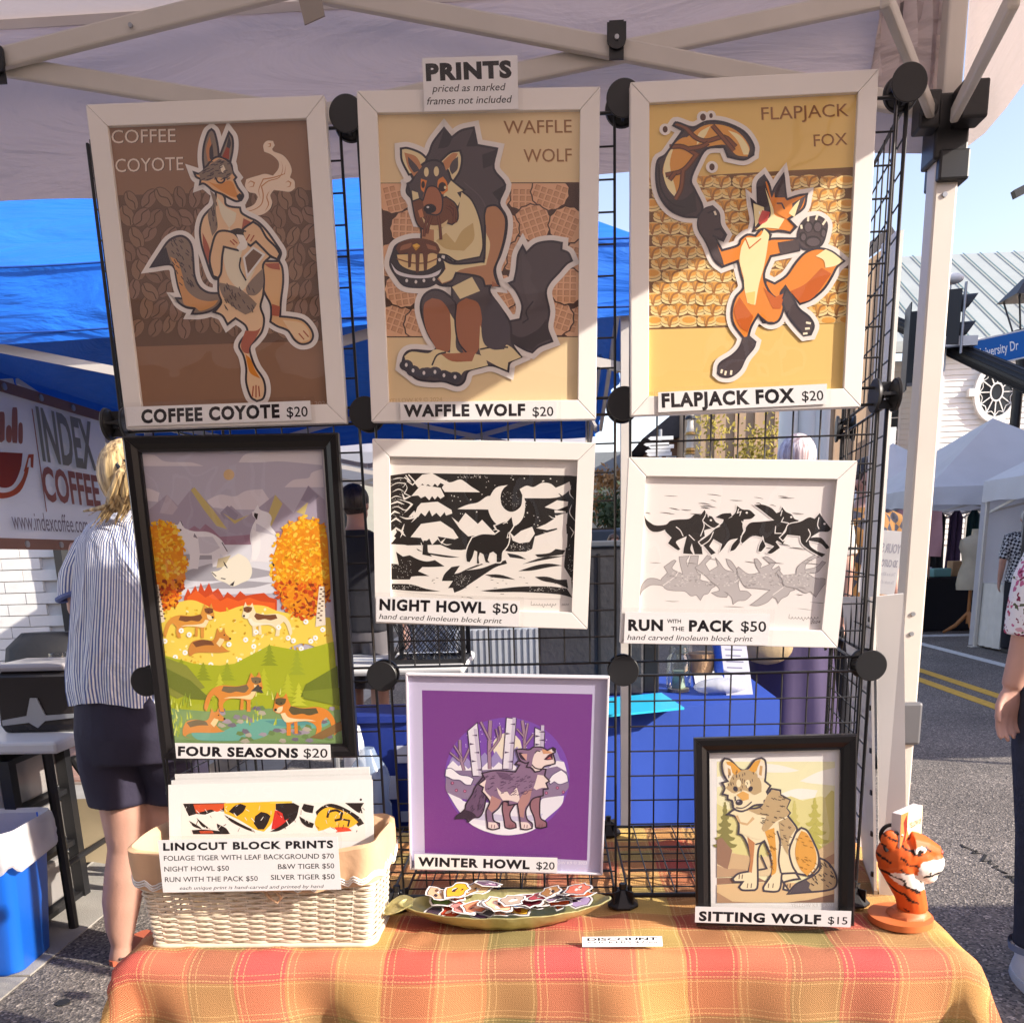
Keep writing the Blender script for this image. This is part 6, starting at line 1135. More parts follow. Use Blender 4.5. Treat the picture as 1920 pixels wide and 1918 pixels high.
def art_fox(root, dep):
    A = Art(root, dep, 1160, 120, 2.739); OR, DO, CR, DK = '#e88a30', '#c8621f', '#fbeab2', '#4d4144'
    A.fill('#edc878', '140,190 1250,130 1180,1690 140,1720', False)
    q = pp('150,590 400,575 1215,530 1180,1325 700,1350 148,1365'); A.fill('#7d5a38', q, False); random.seed(11)
    def cl(x, y): return (min(max(x, 150), 1212 - (y - 530) * .045), min(max(y, 598 - x * .055), 1360 - x * .026))
    for i, j in sorted([(i, j) for i in range(13) for j in range(13)], key=lambda q: (-(q[1] % 2), q[0] % 2)):
            x = 175 + i * 90 + (j % 2) * 45 + rnd(-8, 8); y = 590 + j * 60 + rnd(-6, 6)
            if y > 1330 or x > 1200: continue
            for dy, c in ((26, '#8a6840'), (23, '#f3dca0'), (10, '#8a6840'), (7, '#f0cc84')):
                A.fill(c, [cl(x + 50 * math.cos(t), y + dy + 26 * math.sin(t)) for t in [2 * math.pi * k / 12 for k in range(12)]], False)
            A.fill('#e2a34a', [cl(x + 4 + 36 * math.cos(t), y + 4 + 17 * math.sin(t)) for t in [2 * math.pi * k / 10 for k in range(10)]], False)
            if y < 1310 and 170 < x < 1150: A.line('#a9743f', 10, [cl(x - 42, y - 10), cl(x - 12, y - 2), cl(x - 6, y + 34), cl(x - 2, y + 40), cl(x + 10, y + 2), cl(x + 40, y - 12)]); A.line('#d09a55', 5, [cl(x - 42, y - 10), cl(x - 12, y - 2), cl(x - 6, y + 30)])
    A.text('FLAPJACK', 738, 292, 1186, 272, 66, '#dfb066'); A.text('FOX', 1006, 428, 1178, 418, 62, '#dfb066'); A.text('FLAPJACK', 734, 289, 1182, 269, 64, '#8e5b2c'); A.text('FOX', 1003, 425, 1175, 415, 60, '#8e5b2c')
    tail = pp('755,1110 800,1130 860,1090 910,1020 960,970 1020,950 1090,965 1155,1015 1120,1045 1090,1100 1050,1160 990,1210 930,1235 900,1200 850,1160 840,1210 790,1210 750,1160')
    body = pp('625,905 660,880 700,885 730,850 780,880 770,905 800,900 930,900 925,960 780,990 745,1080 760,1150 800,1200 850,1200 845,1260 820,1320 775,1335 735,1310 715,1290 680,1350 665,1400 700,1430 690,1460 650,1510 620,1570 575,1605 530,1605 510,1590 520,1540 580,1500 620,1460 640,1410 590,1340 580,1270 600,1200 640,1150 625,1080 610,1015 530,1045 490,1010 450,920 410,850 412,790 440,750 480,735 512,770 520,830 550,880 535,910 490,890 530,960 610,935')
    leg2 = pp('830,1190 855,1145 890,1200 925,1260 975,1300 1000,1345 985,1390 950,1395 900,1340 860,1280')
    head = pp('715,610 745,578 770,620 785,680 800,640 845,570 852,640 860,700 920,680 965,672 950,740 900,780 870,800 910,840 880,870 830,860 780,865 740,850 690,860 700,800 680,700 715,735 712,660')
    paw = pp('920,870 935,830 960,800 990,790 1030,790 1065,820 1062,870 1040,930 990,955 940,950 920,915')
    pan = pp('240,470 200,500 192,590 210,680 260,750 330,785 400,790 430,740 390,650 370,600 400,520 450,440 540,430 560,480 640,495 690,470 690,420 640,350 540,305 450,300 380,330 300,305 280,320 330,345 290,400')
    A.sticker([(DK, pan), (OR, tail), (OR, body), (DK, leg2), (OR, head), (DK, paw)], 58, 12); 
    for x, y, r_ in ((238, 340, 13), (432, 278, 15), (473, 270, 9), (478, 533, 14)): A.dot('#efe8e2', x, y, r_ + 17); A.dot('#5a3a2c', x, y, r_, r_ + 4)
    A.fill('#e5a04a', '250,470 290,410 340,380 400,400 380,480 340,560 330,640 300,700 260,640 225,560'); A.fill(CR, '245,480 285,420 262,520 290,640 300,700 250,640 228,560'); A.fill('#e9a54c', '350,380 440,320 540,320 620,360 670,430 660,480 600,470 550,420 450,430 400,440'); A.fill(CR, '560,345 620,370 665,430 665,470 640,470 610,400'); A.fill(CR, '410,360 470,322 440,380 400,420')
    for q in ('285,310 340,330 390,380 450,400 540,380 600,430', '260,430 330,430 400,470 330,550 240,575', '330,550 320,640 290,700', '480,320 540,390 590,450', '360,440 420,430 460,410', '290,560 260,600'): A.line('#5a3526', 26, q); A.line('#8a5439', 14, q)
    A.line(INK, 10, pan, True); A.fill('#3a3438', '250,700 330,700 390,650 400,760 330,780 270,750'); A.line('#2c272d', 8, '205,520 215,640 270,720 340,740')
    A.fill(CR, '635,930 655,895 720,890 745,850 770,880 765,920 755,990 740,1060 720,1130 700,1240 660,1230 645,1160 640,1100 620,1020 625,960'); A.line(DO, 6, '650,900 670,950 730,900'); A.fill('#f5d27a', '650,1180 700,1170 695,1240 665,1230')
    A.fill(DK, '410,850 412,790 440,750 480,735 512,770 520,830 550,880 535,910 490,890 530,1000 540,1040 490,1005 450,920'); A.fill(DK, '815,920 925,903 925,955 830,985'); A.fill(DK, '640,1410 668,1400 700,1432 690,1460 650,1510 620,1570 575,1605 530,1605 510,1590 520,1540 580,1500 620,1460')
    A.line(INK, 9, '455,770 480,760 500,790'); A.line(INK, 9, '480,885 530,905 545,880 520,850 490,855')
    A.fill(DO, '590,1270 620,1200 660,1260 690,1300 660,1380 620,1350'); A.line(INK, 8, '715,1290 740,1330 790,1330'); A.fill(DO, '740,1150 800,1200 850,1180 830,1260 790,1260'); A.fill(CR, '1010,990 1060,955 1100,975 1150,1015 1110,1040 1060,1050 1050,1010'); A.fill(DO, '880,1170 960,1130 1040,1050 1090,1080 1000,1200 930,1230'); A.line(INK, 8, '860,1150 840,1210')
    A.fill(DK, '800,640 845,580 852,690 800,690'); A.fill(DK, '890,720 960,678 930,750 890,775'); A.fill(CR, '870,770 900,730 930,700 900,790'); A.fill('#3a3035', '715,615 745,585 760,640 790,770 760,820 700,850 700,800 715,735'); A.fill(CR, '690,720 745,740 740,780 700,840 695,790'); A.fill(CR, '750,640 790,740 800,780 850,800 820,850 740,845 700,860 750,810 780,770'); A.fill('#d2504a', '735,755 775,765 760,810 725,830 715,810'); A.fill('#3a3035', '725,600 745,585 758,605 740,620')
    A.line('#ffffff', 5, '720,760 722,775'); A.line(INK, 9, '800,720 820,712 850,745'); A.fill(OR, '780,690 850,690 880,740 860,800 800,760'); A.line(INK, 8, '810,720 835,720 850,750'); A.line(INK, 8, '870,800 905,838 880,868 820,862')
    for x, y, a, b in ((970, 840, 26, 32), (1018, 838, 26, 32), (945, 890, 20, 26), (1048, 870, 18, 26), (995, 915, 42, 30)): A.dot('#2d272c', x, y, a, b); A.dot('#5e5257', x + 2, y + 3, a - 8, b - 8)
    for a, b in (((935, 830), (938, 850)), ((972, 785), (970, 812)), ((1020, 775), (1010, 805)), ((1062, 805), (1045, 830)), ((525, 1590), (530, 1570)), ((545, 1600), (550, 1578)), ((575, 1598), (578, 1575)), ((960, 1330), (985, 1335)), ((955, 1362), (980, 1360)), ((945, 1388), (968, 1385)), ((490, 760), (498, 780))): A.line('#f6ead0', 11, [a, b], taper=False)
    A.text('YELLOW K9', 150, 1704, 260, 1700, 18, '#c99a55'); return A.build()
def mini_wolf(A, x, y, s, flip, c1, c2, c3, ln='#5a4030', pose=0):
    """standing wolf traced once in its own units, head at right; x,y = feet"""
    f = -1 if flip else 1
    def T(st): return [(x + f * a * s, y + b * s) for a, b in pp(st)]
    if pose == 0:
        body = '-100,-115 -60,-125 0,-120 50,-130 62,-160 70,-185 84,-165 98,-168 108,-190 118,-160 122,-135 128,-110 112,-98 95,-95 85,-70 70,-55 68,0 50,0 50,-50 36,-58 34,-8 18,-8 22,-60 -20,-62 -50,-50 -62,-30 -56,0 -76,0 -84,-30 -84,-60 -104,-80 -120,-60 -140,0 -152,-20 -140,-70 -120,-100'
        A.fill(c1, T(body)); A.fill(c2, T('-60,-120 0,-118 50,-128 60,-110 40,-90 0,-95 -30,-88 -70,-98')); A.fill(c3, T('-60,-62 -20,-64 22,-62 70,-58 85,-75 95,-95 76,-100 60,-80 20,-72 -30,-70')); A.fill(c2, T('70,-160 98,-164 118,-158 118,-140 96,-130 76,-140')); A.fill(c3, T('84,-128 104,-122 118,-104 100,-98 88,-108'))
        A.dot('#2a2022', x + f * 116 * s, y - 112 * s, 6 * s); A.dot('#2a2022', x + f * 92 * s, y - 142 * s, 4 * s, 3 * s); A.dot('#2a2022', x + f * 112 * s, y - 141 * s, 4 * s, 3 * s)
    elif pose == 1:   # lying
        A.fill(c1, T('-110,-20 -90,-60 -40,-72 10,-66 30,-78 40,-110 46,-135 58,-112 72,-114 84,-138 90,-108 108,-88 122,-74 108,-64 84,-66 70,-40 100,-14 120,-8 60,0 -60,0 -100,20 -60,34 -110,14')); A.fill(c2, T('-90,-55 -40,-70 10,-64 30,-40 -20,-40 -70,-30')); A.fill(c3, T('60,-80 84,-72 80,-60 60,-30 40,-50')); A.dot('#2a2022', x + f * 116 * s, y - 76 * s, 6 * s); A.dot('#2a2022', x + f * 84 * s, y - 96 * s, 4 * s)
    elif pose == 2:   # sitting and howling, head up left
        A.fill(c1, T('-40,-250 -22,-280 -10,-255 30,-240 46,-215 40,-180 60,-150 100,-100 120,-60 115,-20 80,0 20,0 -20,-4 -60,0 -50,-60 -60,-120 -50,-170 -30,-210 -46,-225 -50,-245')); A.fill(c2, T('-30,-190 20,-160 60,-130 20,-140 -30,-150')); A.fill(c3, T('-48,-160 -10,-140 -10,-60 -30,-10 -50,-10')); A.fill('#2a2022', T('-38,-240 -20,-235 -26,-205 -40,-225'))
    return A
def art_four(root, dep):
    A = Art(root, dep, 220, 800, 2.906); random.seed(21)
    A.fill('#bdb8c8', '95,135 1115,120 1235,1770 270,1770', False)
    for c, q in (('#dcd5dc', '100,150 200,155 260,190 400,195 470,215 100,215'), ('#ddd8de', '660,195 700,150 800,140 1112,135 1116,210 900,190 780,195'), ('#ddd5dc', '125,330 180,340 230,360 220,410 135,400'), ('#ddd5dc', '910,330 960,290 1040,280 1060,250 1118,230 1125,330'), ('#dcd4dc', '490,400 560,370 640,380 700,350 790,340 830,400 780,450 520,440')): A.fill(c, q)
    A.dot('#d9b98b', 608, 262, 30)
    for c, q in (('#aaa0b2', '140,480 270,370 330,430 410,330 560,480 570,470 620,430 700,500 720,480 860,370 960,470 1040,320 1130,400 1140,620 150,620'), ('#beb2be', '270,370 330,440 300,480 230,470'), ('#c9b778', '400,345 420,330 520,450 600,560 540,540 470,450'), ('#c9b778', '860,370 900,420 830,560 800,540'), ('#d0bd7a', '975,465 1040,410 1020,480'), ('#9a91a4', '560,470 600,430 660,480 640,520 580,500'), ('#958ca0', '1040,325 1100,380 1050,420 1000,400'), ('#c9b778', '575,470 640,510 720,480 640,530')): A.fill(c, q, False)
    A.fill('#a07d90', '300,620 420,540 450,560 480,530 520,560 560,600 700,590 960,560 1000,620 1140,600 1140,650 300,650', False)
    A.fill('#dfe0ea', '290,645 1145,640 1160,900 320,920', False)
    for q in ('300,700 500,690 560,720 300,730', '360,790 560,740 800,780 900,800 700,830 400,840', '380,880 620,840 850,850 700,880'): A.fill('#a9a8b3', q)
    A.fill('#cf4f28', '365,930 385,880 400,910 425,865 440,900 455,850 475,895 500,850 520,900 550,880 580,930 600,900 640,930 670,895 700,920 760,910 800,905 830,930 870,940 870,1000 560,1010 365,1000', False)
    A.fill('#e9662c', '380,930 430,890 480,930 520,910 560,950 600,930 660,950 720,930 780,950 860,960 860,1010 400,1010', False)
    W_, W2, W3 = '#eceaf0', '#cfccd8', '#f5f3f6'
    A.fill(W_, '290,510 305,530 330,535 345,510 358,540 372,555 420,570 500,575 570,620 600,690 590,720 560,690 555,760 520,765 515,700 450,700 440,775 388,772 395,700 370,650 345,620 325,610 300,570'); A.fill(W2, '440,600 520,600 560,660 500,690 450,690'); A.fill('#8b8592', '420,580 440,610 415,600'); 
    for x, y in ((312, 567), (342, 563)): A.dot('#2b2730', x, y, 9, 6)
    A.dot('#2b2730', 330, 603, 10, 7); A.line('#55505c', 4, '288,515 296,545 292,570'); A.line('#55505c', 4, '345,512 358,540'); A.line('#55505c', 5, '570,630 600,680')
    mini_wolf(A, 790, 738, 1.12, False, W_, W2, W3, pose=2); A.fill('#2b2730', '838,745 860,740 850,775')
    A.fill('#efe9d8', '510,790 560,780 600,730 660,690 710,720 735,780 720,830 680,850 630,870 590,850 540,830'); A.fill('#cdbf9d', '550,720 620,700 580,760 540,770'); A.fill('#3a343c', '612,862 640,840 632,868'); A.line('#3a343c', 5, '590,760 580,735 600,770'); A.line('#3a343c', 5, '565,825 590,830'); A.line('#3a343c', 5, '515,792 540,815')
    A.fill('#f0d65a', '195,1000 380,945 470,965 560,1010 680,975 800,975 900,1010 1160,1040 1190,1260 1000,1180 800,1300 600,1330 300,1290 225,1250')
    A.batch(3)
    for k in range(150):
        x, y = rnd(220, 1170), rnd(985, 1290); A.dot(random.choice(['#f6e58c', '#e2b632', '#fff4c0', '#c99a28', '#eec43e']), x, y, rnd(4, 13), rnd(4, 9), rnd(0, 3), 6)
    A.end()
    for cx_, cy_, rx, ry, n_ in ((245, 760, 125, 235, 480), (1020, 765, 165, 262, 640)):
        A.end(); base = [(cx_ + (rx + rnd(-10, 10)) * math.cos(t), cy_ + (ry + rnd(-10, 10)) * math.sin(t)) for t in [2 * math.pi * k / 30 for k in range(30)]]
        def cc(p): x, y = p; return (min(max(x, 150 + (y - 500) * .075), 1140 + (y - 500) * .06), y)
        A.fill('#ea9520', [cc(p) for p in base])
        A.batch(5)
        for k in range(n_):
            t = rnd(0, 6.28); r_ = math.sqrt(rnd(0, 1)); x = cx_ + rx * r_ * math.cos(t) * 1.12; y = cy_ + ry * r_ * math.sin(t) * 1.08
            lx = 158 + (y - 500) * .075; hx = 1130 + (y - 500) * .06
            if x < lx or x > hx: continue
            u = (y - cy_) / ry; c = random.choice(['#f8bf2a', '#f4a71e', '#fbd04a', '#e98a1c'] if u < .3 else ['#e2661f', '#ea8a22', '#c84c1f', '#f2a52a', '#8f3a1c'])
            A.dot(c, x, y, rnd(6, 20), rnd(4, 13), rnd(0, 3), 5)
    A.end()
    for q in ('205,860 225,860 260,1060 235,1070', '1100,870 1130,870 1135,1080 1080,1090'): A.fill('#efe3cf', q, False)
    for k in range(14): A.dot('#6b4a3a', 215 + k % 2 * 14 + k * 2.4, 875 + k * 13, 7, 4); A.dot('#6b4a3a', 1112 + (k % 2) * 14 - k * 1.4, 885 + k * 13, 8, 4)
    mini_wolf(A, 405, 1150, 1.0, False, '#dd9a45', '#7b4f33', '#f6e3b5'); mini_wolf(A, 805, 1140, .98, True, '#f4e4bd', '#7b4f33', '#fbf1d8'); mini_wolf(A, 500, 1230, 1.0, False, '#cf8a3e', '#7b4f33', '#f6dca4', pose=1)
    for x, y in ((393, 1132), (350, 1110), (260, 1168), (236, 1195), (317, 1255), (370, 1230), (610, 1185), (757, 1118), (744, 1196), (782, 1226), (763, 1250), (880, 1092), (932, 1150), (960, 1165), (1003, 1208), (1028, 1062), (1055, 1168), (1080, 1150), (1120, 1105), (668, 1272), (510, 1296), (452, 1304), (700, 1160)):
        for k in range(6): A.line('#ffffff', 6, [(x - 14 * math.cos(k * .52), y - 14 * math.sin(k * .52)), (x + 14 * math.cos(k * .52), y + 14 * math.sin(k * .52))])
        A.dot('#f0c83a', x, y, 4)
    A.fill('#a9b324', '225,1235 420,1290 560,1300 640,1290 830,1190 1000,1220 1180,1170 1215,1560 270,1560', False)
    for c, x, y, h in ([('#8f9c22', 470, 1290, 90), ('#98a626', 600, 1290, 90), ('#8f9c22', 830, 1190, 110), ('#9dab2a', 980, 1220, 130), ('#c2c934', 560, 1350, 120), ('#b9c22e', 800, 1320, 140), ('#b9c22e', 930, 1350, 120), ('#8f9c22', 350, 1270, 80), ('#c6cd3a', 990, 1400, 120)]):
        for k in range(5): A.fill(c, [(x - 14 - k * 9, y + (k + 1) * h / 5), (x, y + k * h / 5 - 8), (x + 14 + k * 9, y + (k + 1) * h / 5)], False)
    for c, q in (('#6e7c22', '1030,1400 1200,1300 1210,1480 1000,1470'), ('#7d8b28', '1010,1440 1210,1420 1215,1520 1020,1480'), ('#8a8f3a', '228,1240 380,1300 480,1420 330,1480 250,1440'), ('#6f7a2a', '240,1300 400,1380 520,1490 400,1480 255,1400')): A.fill(c, q, False)
    A.fill('#7f9d62', '270,1530 500,1550 900,1530 1215,1540 1230,1740 290,1740', False); A.fill('#6fae9e', '400,1640 560,1660 700,1600 900,1590 1180,1600 1100,1640 900,1640 760,1700 500,1710 420,1690'); A.fill('#5b9a98', '800,1600 1000,1590 1060,1620 900,1630')
    A.batch(3)
    for k in range(46):
        x, y = rnd(520, 1180), rnd(1520, 1710); A.fill(random.choice(['#8f8794', '#a59aa6', '#776f7e', '#b6ae9c', '#6f8a52']), [(x - rnd(14, 30), y + 4), (x - 10, y - rnd(8, 16)), (x + 14, y - rnd(6, 14)), (x + rnd(16, 34), y + 6), (x + 4, y + 14)], False)
    for k in range(70):
        x, y = random.choice([(rnd(270, 420), rnd(1480, 1640)), (rnd(700, 900), rnd(1450, 1640)), (rnd(280, 360), rnd(1600, 1700))]); A.fill(random.choice(['#c6d24a', '#9db43a', '#dbe37a']), [(x - 5, y), (x + rnd(-12, 12), y - rnd(26, 50)), (x + 5, y)], False)
    A.end(); mini_wolf(A, 650, 1550, 1.15, False, '#dd8f3c', '#7a6a4c', '#f2d8a0'); mini_wolf(A, 1010, 1680, 1.25, True, '#e08a34', '#5f5636', '#f2dcae'); mini_wolf(A, 470, 1665, 1.0, False, '#d98f46', '#7a6a4c', '#f0d7a0', pose=1)
    A.fill('#4b4741', '730,1440 770,1400 800,1450 760,1440'); A.fill('#8b6a3e', '1050,1690 1220,1600 1228,1650 1120,1700', False)
    return A.build()
def art_night(root, dep):
    A = Art(root, dep, 680, 800, 3.84); K, Wt = '#26211f', '#ece6df'; random.seed(2)
    A.fill('#ece6e0', '175,235 1570,235 1550,1370 185,1370', False)
    A.fill(K, '192,352 330,334 500,336 1490,352 1545,358 1545,620 1380,600 1400,740 1240,790 1220,880 1140,915 1030,900 960,780 880,775 800,790 745,890 640,885 560,850 300,855 195,845', False)
    A.fill(K, '192,352 400,334 400,450 330,640 300,850 250,960 200,840', False); A.fill(K, '1450,360 1545,360 1515,1220 1480,1220 1450,1000 1470,800', False)
    for q in ('310,350 345,395 300,365', '330,345 380,400 360,420 320,390'): A.line(Wt, 8, q)
    for q in ('610,380 590,400 640,400 700,380 740,400 780,430 820,455 845,472 590,470 570,440', '690,588 760,560 830,545 900,500 960,510 950,600 880,596 700,594', '1130,450 1180,425 1230,435 1290,405 1350,410 1390,440 1490,400 1500,450 1400,510 1160,515'): A.fill(Wt, q)
    A.fill(Wt, '1045,420 960,440 910,520 905,600 935,670 990,720 1050,730 1120,700 1160,640 1170,540 1150,490 1140,570 1090,610 1040,605 1000,560 995,490 1015,445'); A.dot(K, 1070, 512, 78, 96)
    for i, q in enumerate(('370,400 430,345 500,335 560,370 620,400 600,425 560,405 540,430 520,410 500,435 470,415 450,430 430,410 400,440', '350,500 420,420 560,440 590,500 560,520 540,500 520,525 500,500 480,530 450,500 420,515 400,495', '330,650 420,550 540,540 640,600 645,625 600,640 590,615 560,650 530,620 500,645 480,600 450,645 420,620 400,650', '345,795 420,700 560,680 650,740 690,800 640,820 600,800 570,845 540,810 500,850 480,805 440,840 420,800', '640,650 690,690 740,620 830,700 860,670 960,775 900,770 760,790 700,735', '1060,760 1090,790 1140,750 1220,720 1240,770 1200,830 1130,840 1080,820')): A.fill(Wt, q, False)
    for q in ('215,380 260,370 300,372', '200,430 250,405 310,410 290,440', '215,470 260,450 300,470', '200,520 240,500 285,512', '300,400 320,440 300,480 340,500 300,530', '205,590 250,575 300,600 340,585', '420,835 430,870', '560,830 600,850 640,845', '1300,760 1360,770 1410,750', '1260,860 1330,840 1400,850', '1340,640 1380,660 1440,640', '1500,420 1490,480 1520,520', '1505,560 1490,620 1530,680', '1490,720 1520,760 1500,800'): A.line(Wt, 7, q, taper=True)
    for q in ('1400,470 1440,500 1480,480 1450,530', '1370,560 1430,560 1470,590 1420,600', '1330,620 1400,640 1460,620', '1300,700 1370,690 1420,720 1465,700', '370,500 350,560 400,560 380,620', '360,640 340,700 390,700', '600,520 640,560 600,560', '540,790 560,830 600,800 630,840 660,810'): A.fill(K, q, False)
    for q in ('1490,395 1440,420 1400,460 1340,485 1400,485 1480,450', '1480,540 1400,530 1310,580 1400,600 1475,570', '1475,620 1400,650 1320,700 1250,730 1330,745 1400,730 1470,700', '1475,770 1400,820 1250,880 1210,900 1280,915 1400,880 1470,870'): A.fill(Wt, q, False)
    for q in ('285,480 300,520 350,500', '250,520 330,545 355,560 320,600 300,620', '265,645 320,662 390,648 350,690', '195,560 250,540 300,560', '195,690 240,660 280,690', '200,770 240,730 290,760 270,800', '300,700 280,760 310,790', '195,640 230,610 270,625'): A.line(Wt, 13, q, sharp=30, taper=True)
    A.fill(Wt, '195,760 235,730 245,760 225,790 240,800 215,830 195,845', False)
    A.fill(Wt, '192,845 300,850 450,880 640,900 760,880 960,880 1060,900 1240,900 1460,850 1450,1010 1500,1090 1512,1230 1400,1240 800,1230 200,1180', False)
    for q in ('240,900 290,935 340,925 400,955 460,970 520,960 590,1005 500,1010 430,1010 400,1040 480,1075 400,1075 350,1080 340,1100 200,1100 200,985 260,990', '385,875 430,900 700,940 600,940 470,915', '570,1110 590,1060 640,1010 700,1000 660,1060 700,1050 760,1020 850,985 870,990 790,1020 740,1035 850,1020 950,985 1030,960 1040,985 960,1010 880,1060 820,1100 760,1140 720,1170 660,1195 650,1160 615,1162 650,1110', '200,1130 350,1135 450,1165 560,1185 400,1185 205,1170', '850,1180 1000,1165 1150,1150 1350,1150 1470,1165 1510,1230 1400,1205 1150,1190 950,1190', '1040,910 1120,925 1180,955 1060,940', '1120,1040 1240,1000 1340,985 1440,1000 1350,1010 1220,1035', '1240,1080 1330,1080 1400,1100 1470,1100 1480,1165 1400,1130 1300,1110', '880,1065 990,1065 1100,1100 950,1085', '1240,920 1340,910 1390,880 1460,890 1440,920 1280,940', '440,820 465,820 470,900 500,935 430,920', '1150,990 1300,940 1460,930 1300,960'): A.fill(K, q, True, 35)
    wolf = pp('750,970 745,920 760,860 790,800 860,775 950,778 990,750 960,735 950,715 975,705 1010,690 1040,685 1072,650 1080,690 1085,715 1070,740 1055,760 1055,810 1045,850 1025,880 1005,905 1000,960 990,975 965,975 965,920 940,900 915,910 900,960 915,980 885,975 870,920 845,905 835,940 840,985 822,985 825,900 805,890 790,940 770,975')
    A.line(Wt, 16, wolf, True, True, 35); A.fill(K, wolf, True, 35); A.line(Wt, 5, '1010,700 1035,688 1045,695'); A.line(Wt, 5, '1050,760 1040,800 1060,790'); A.line(Wt, 5, '950,715 965,740 940,745')
    A.batch(3)
    for k in range(150):
        x, y = rnd(560, 1400), rnd(350, 760)
        if (y < 400 and x > 620) or (620 < x < 900 and 480 < y < 540) or (640 < x < 900 and 600 < y < 640) or (1160 < x < 1300 and 530 < y < 720) or (860 < x < 980 and 350 < y < 440): A.dot(Wt, x, y, rnd(2, 7), rnd(2, 6), rnd(0, 3), 5)
    for k in range(420):
        x, y = random.choice([(rnd(200, 300), rnd(380, 760)), (rnd(205, 360), rnd(960, 1090)), (rnd(650, 780), rnd(1060, 1150)), (rnd(210, 430), rnd(1140, 1170)), (rnd(1480, 1512), rnd(850, 1200)), (rnd(1000, 1130), rnd(470, 580)), (rnd(1200, 1470), rnd(1155, 1185)), (rnd(1060, 1200), rnd(840, 890)), (rnd(700, 900), rnd(350, 370))]); A.dot(Wt, x, y, rnd(1.5, 4), rnd(1, 3), rnd(0, 3), 4)
    for k in range(26): x, y = rnd(480, 1400), rnd(1080, 1240); A.line('#5a534f', 3, [(x, y), (x + rnd(8, 26), y + rnd(-3, 3))])
    A.end(); scribble(A, 1215, 1285, 190, '#6c6460'); A.text('2024', 1430, 1288, 1485, 1286, 14, '#6c6460', ital=.3); return A.build()
def scribble(A, x, y, w, c, h=1.0):
    random.seed(44); q = [(x, y - 30 * h), (x - 3, y - 2), (x + 14, y + 1)]; n = 44
    for k in range(n): t = k * 1.25; a = 20 if k in (18, 19, 34) else rnd(5, 9); q.append((x + 14 + (w - 20) * k / n + 3.5 * math.cos(t), y - 5 * h - a * h * math.sin(t)))
    A.line(c, 2.4, q)
def art_run(root, dep):
    A = Art(root, dep, 1140, 840, 3.692); K, Gr = '#2c2624', '#b9b2b2'; random.seed(8)
    A.fill('#efe9e6', '235,190 1610,190 1580,1290 180,1290', False)
    wolves = [
     (pp('250,460 262,490 290,515 330,535 400,530 430,505 480,495 560,490 600,460 640,465 668,428 690,465 720,475 745,510 770,525 765,550 700,560 665,570 670,610 640,630 650,700 655,735 600,735 580,660 570,700 590,735 520,730 525,690 545,610 480,640 470,655 500,700 480,705 415,660 440,620 400,580 395,565 350,580 300,575 262,530')),
     (pp('745,480 790,455 850,450 860,475 830,490 880,450 893,400 930,425 980,430 1020,465 990,490 940,495 930,540 945,600 915,610 920,640 880,700 845,715 860,670 900,625 840,640 800,690 770,725 790,665 730,630 700,680 745,725 715,740 665,680 640,665 630,650 700,600 740,560 790,520 800,495')),
     (pp('1010,395 1070,392 1130,415 1165,450 1190,440 1205,408 1230,440 1270,460 1290,490 1320,500 1300,525 1240,530 1220,570 1200,600 1220,640 1210,665 1170,640 1160,650 1190,690 1130,730 1100,725 1150,680 1080,650 1090,680 1060,715 1040,715 1050,670 1080,620 1000,610 930,660 920,640 940,580 980,520 1060,510 1150,500 1110,470 1060,430')),
     (pp('1330,510 1390,480 1430,490 1465,450 1490,490 1520,530 1545,560 1520,580 1470,580 1430,600 1400,620 1470,620 1510,660 1535,690 1510,700 1470,660 1390,640 1400,680 1450,715 1505,735 1480,755 1400,710 1340,660 1330,610 1240,600 1210,640 1190,620 1230,580 1250,530'))]
    for w in wolves:
        A.fill('#bcb6b6', [(x - (1482 - y) * 0 - 28, 1482 - y) for x, y in [(a, b) for a, b in w]][::-1]); A.line('#8f8989', 4, [(x - 28, 1482 - y) for x, y in w], True); A.line('#efe9e6', 5, [(w[0][0] + 130, 1482 - w[0][1] - 70), (w[0][0] + 210, 1482 - w[0][1] - 130), (w[0][0] + 240, 1482 - w[0][1] - 170)])
    A.batch(3)
    for k in range(260):
        x, y = rnd(400, 1400), rnd(860, 960); A.dot(random.choice(['#cdc7c7', '#a29c9c', '#d8d3d0']), x, y, rnd(3, 12), rnd(2, 6), rnd(-.4, .4), 6) if any(inpoly(x + 28, 1482 - y, w) for w in wolves) else None
    A.end()
    for w in wolves: A.line('#efe9e6', 13, w, True); A.fill(K, w)
    for q in ('470,545 500,570 520,610', '655,505 690,535 730,555 775,540', '655,500 665,540 640,610', '600,640 560,600', '905,420 895,450 920,440 910,470', '925,505 950,560 930,600', '680,440 672,470 655,500', '690,440 694,480', '1205,430 1195,470', '1215,480 1200,510 1250,520', '1160,540 1155,590 1200,590', '1460,480 1450,530 1460,560', '1385,560 1400,600 1370,650', '730,580 700,640 640,680', '1070,610 1080,650'): A.line('#efe9e6', 6, q)
    for x, y in ((712, 500), (960, 448), (1268, 478), (1498, 525)): A.dot('#efe9e6', x, y, 8, 7)
    for y0, y1, c in ((320, 470, K), (640, 700, K), (760, 800, '#6b6563'), (930, 1110, '#8a8482')):
        for k in range(22 if y1 - y0 > 100 else 7):
            x, y = rnd(230, 1440), rnd(y0, y1)
            if c == K and any(inpoly(x, y, w) for w in wolves): continue
            if 400 < x < 1300 and y > 920 and y < 1060: continue
            L_ = rnd(40, 150); A.line(c, rnd(3, 6), [(x, y), (x + L_ * .5, y + rnd(0, 7)), (x + L_, y + rnd(3, 16))], taper=True)
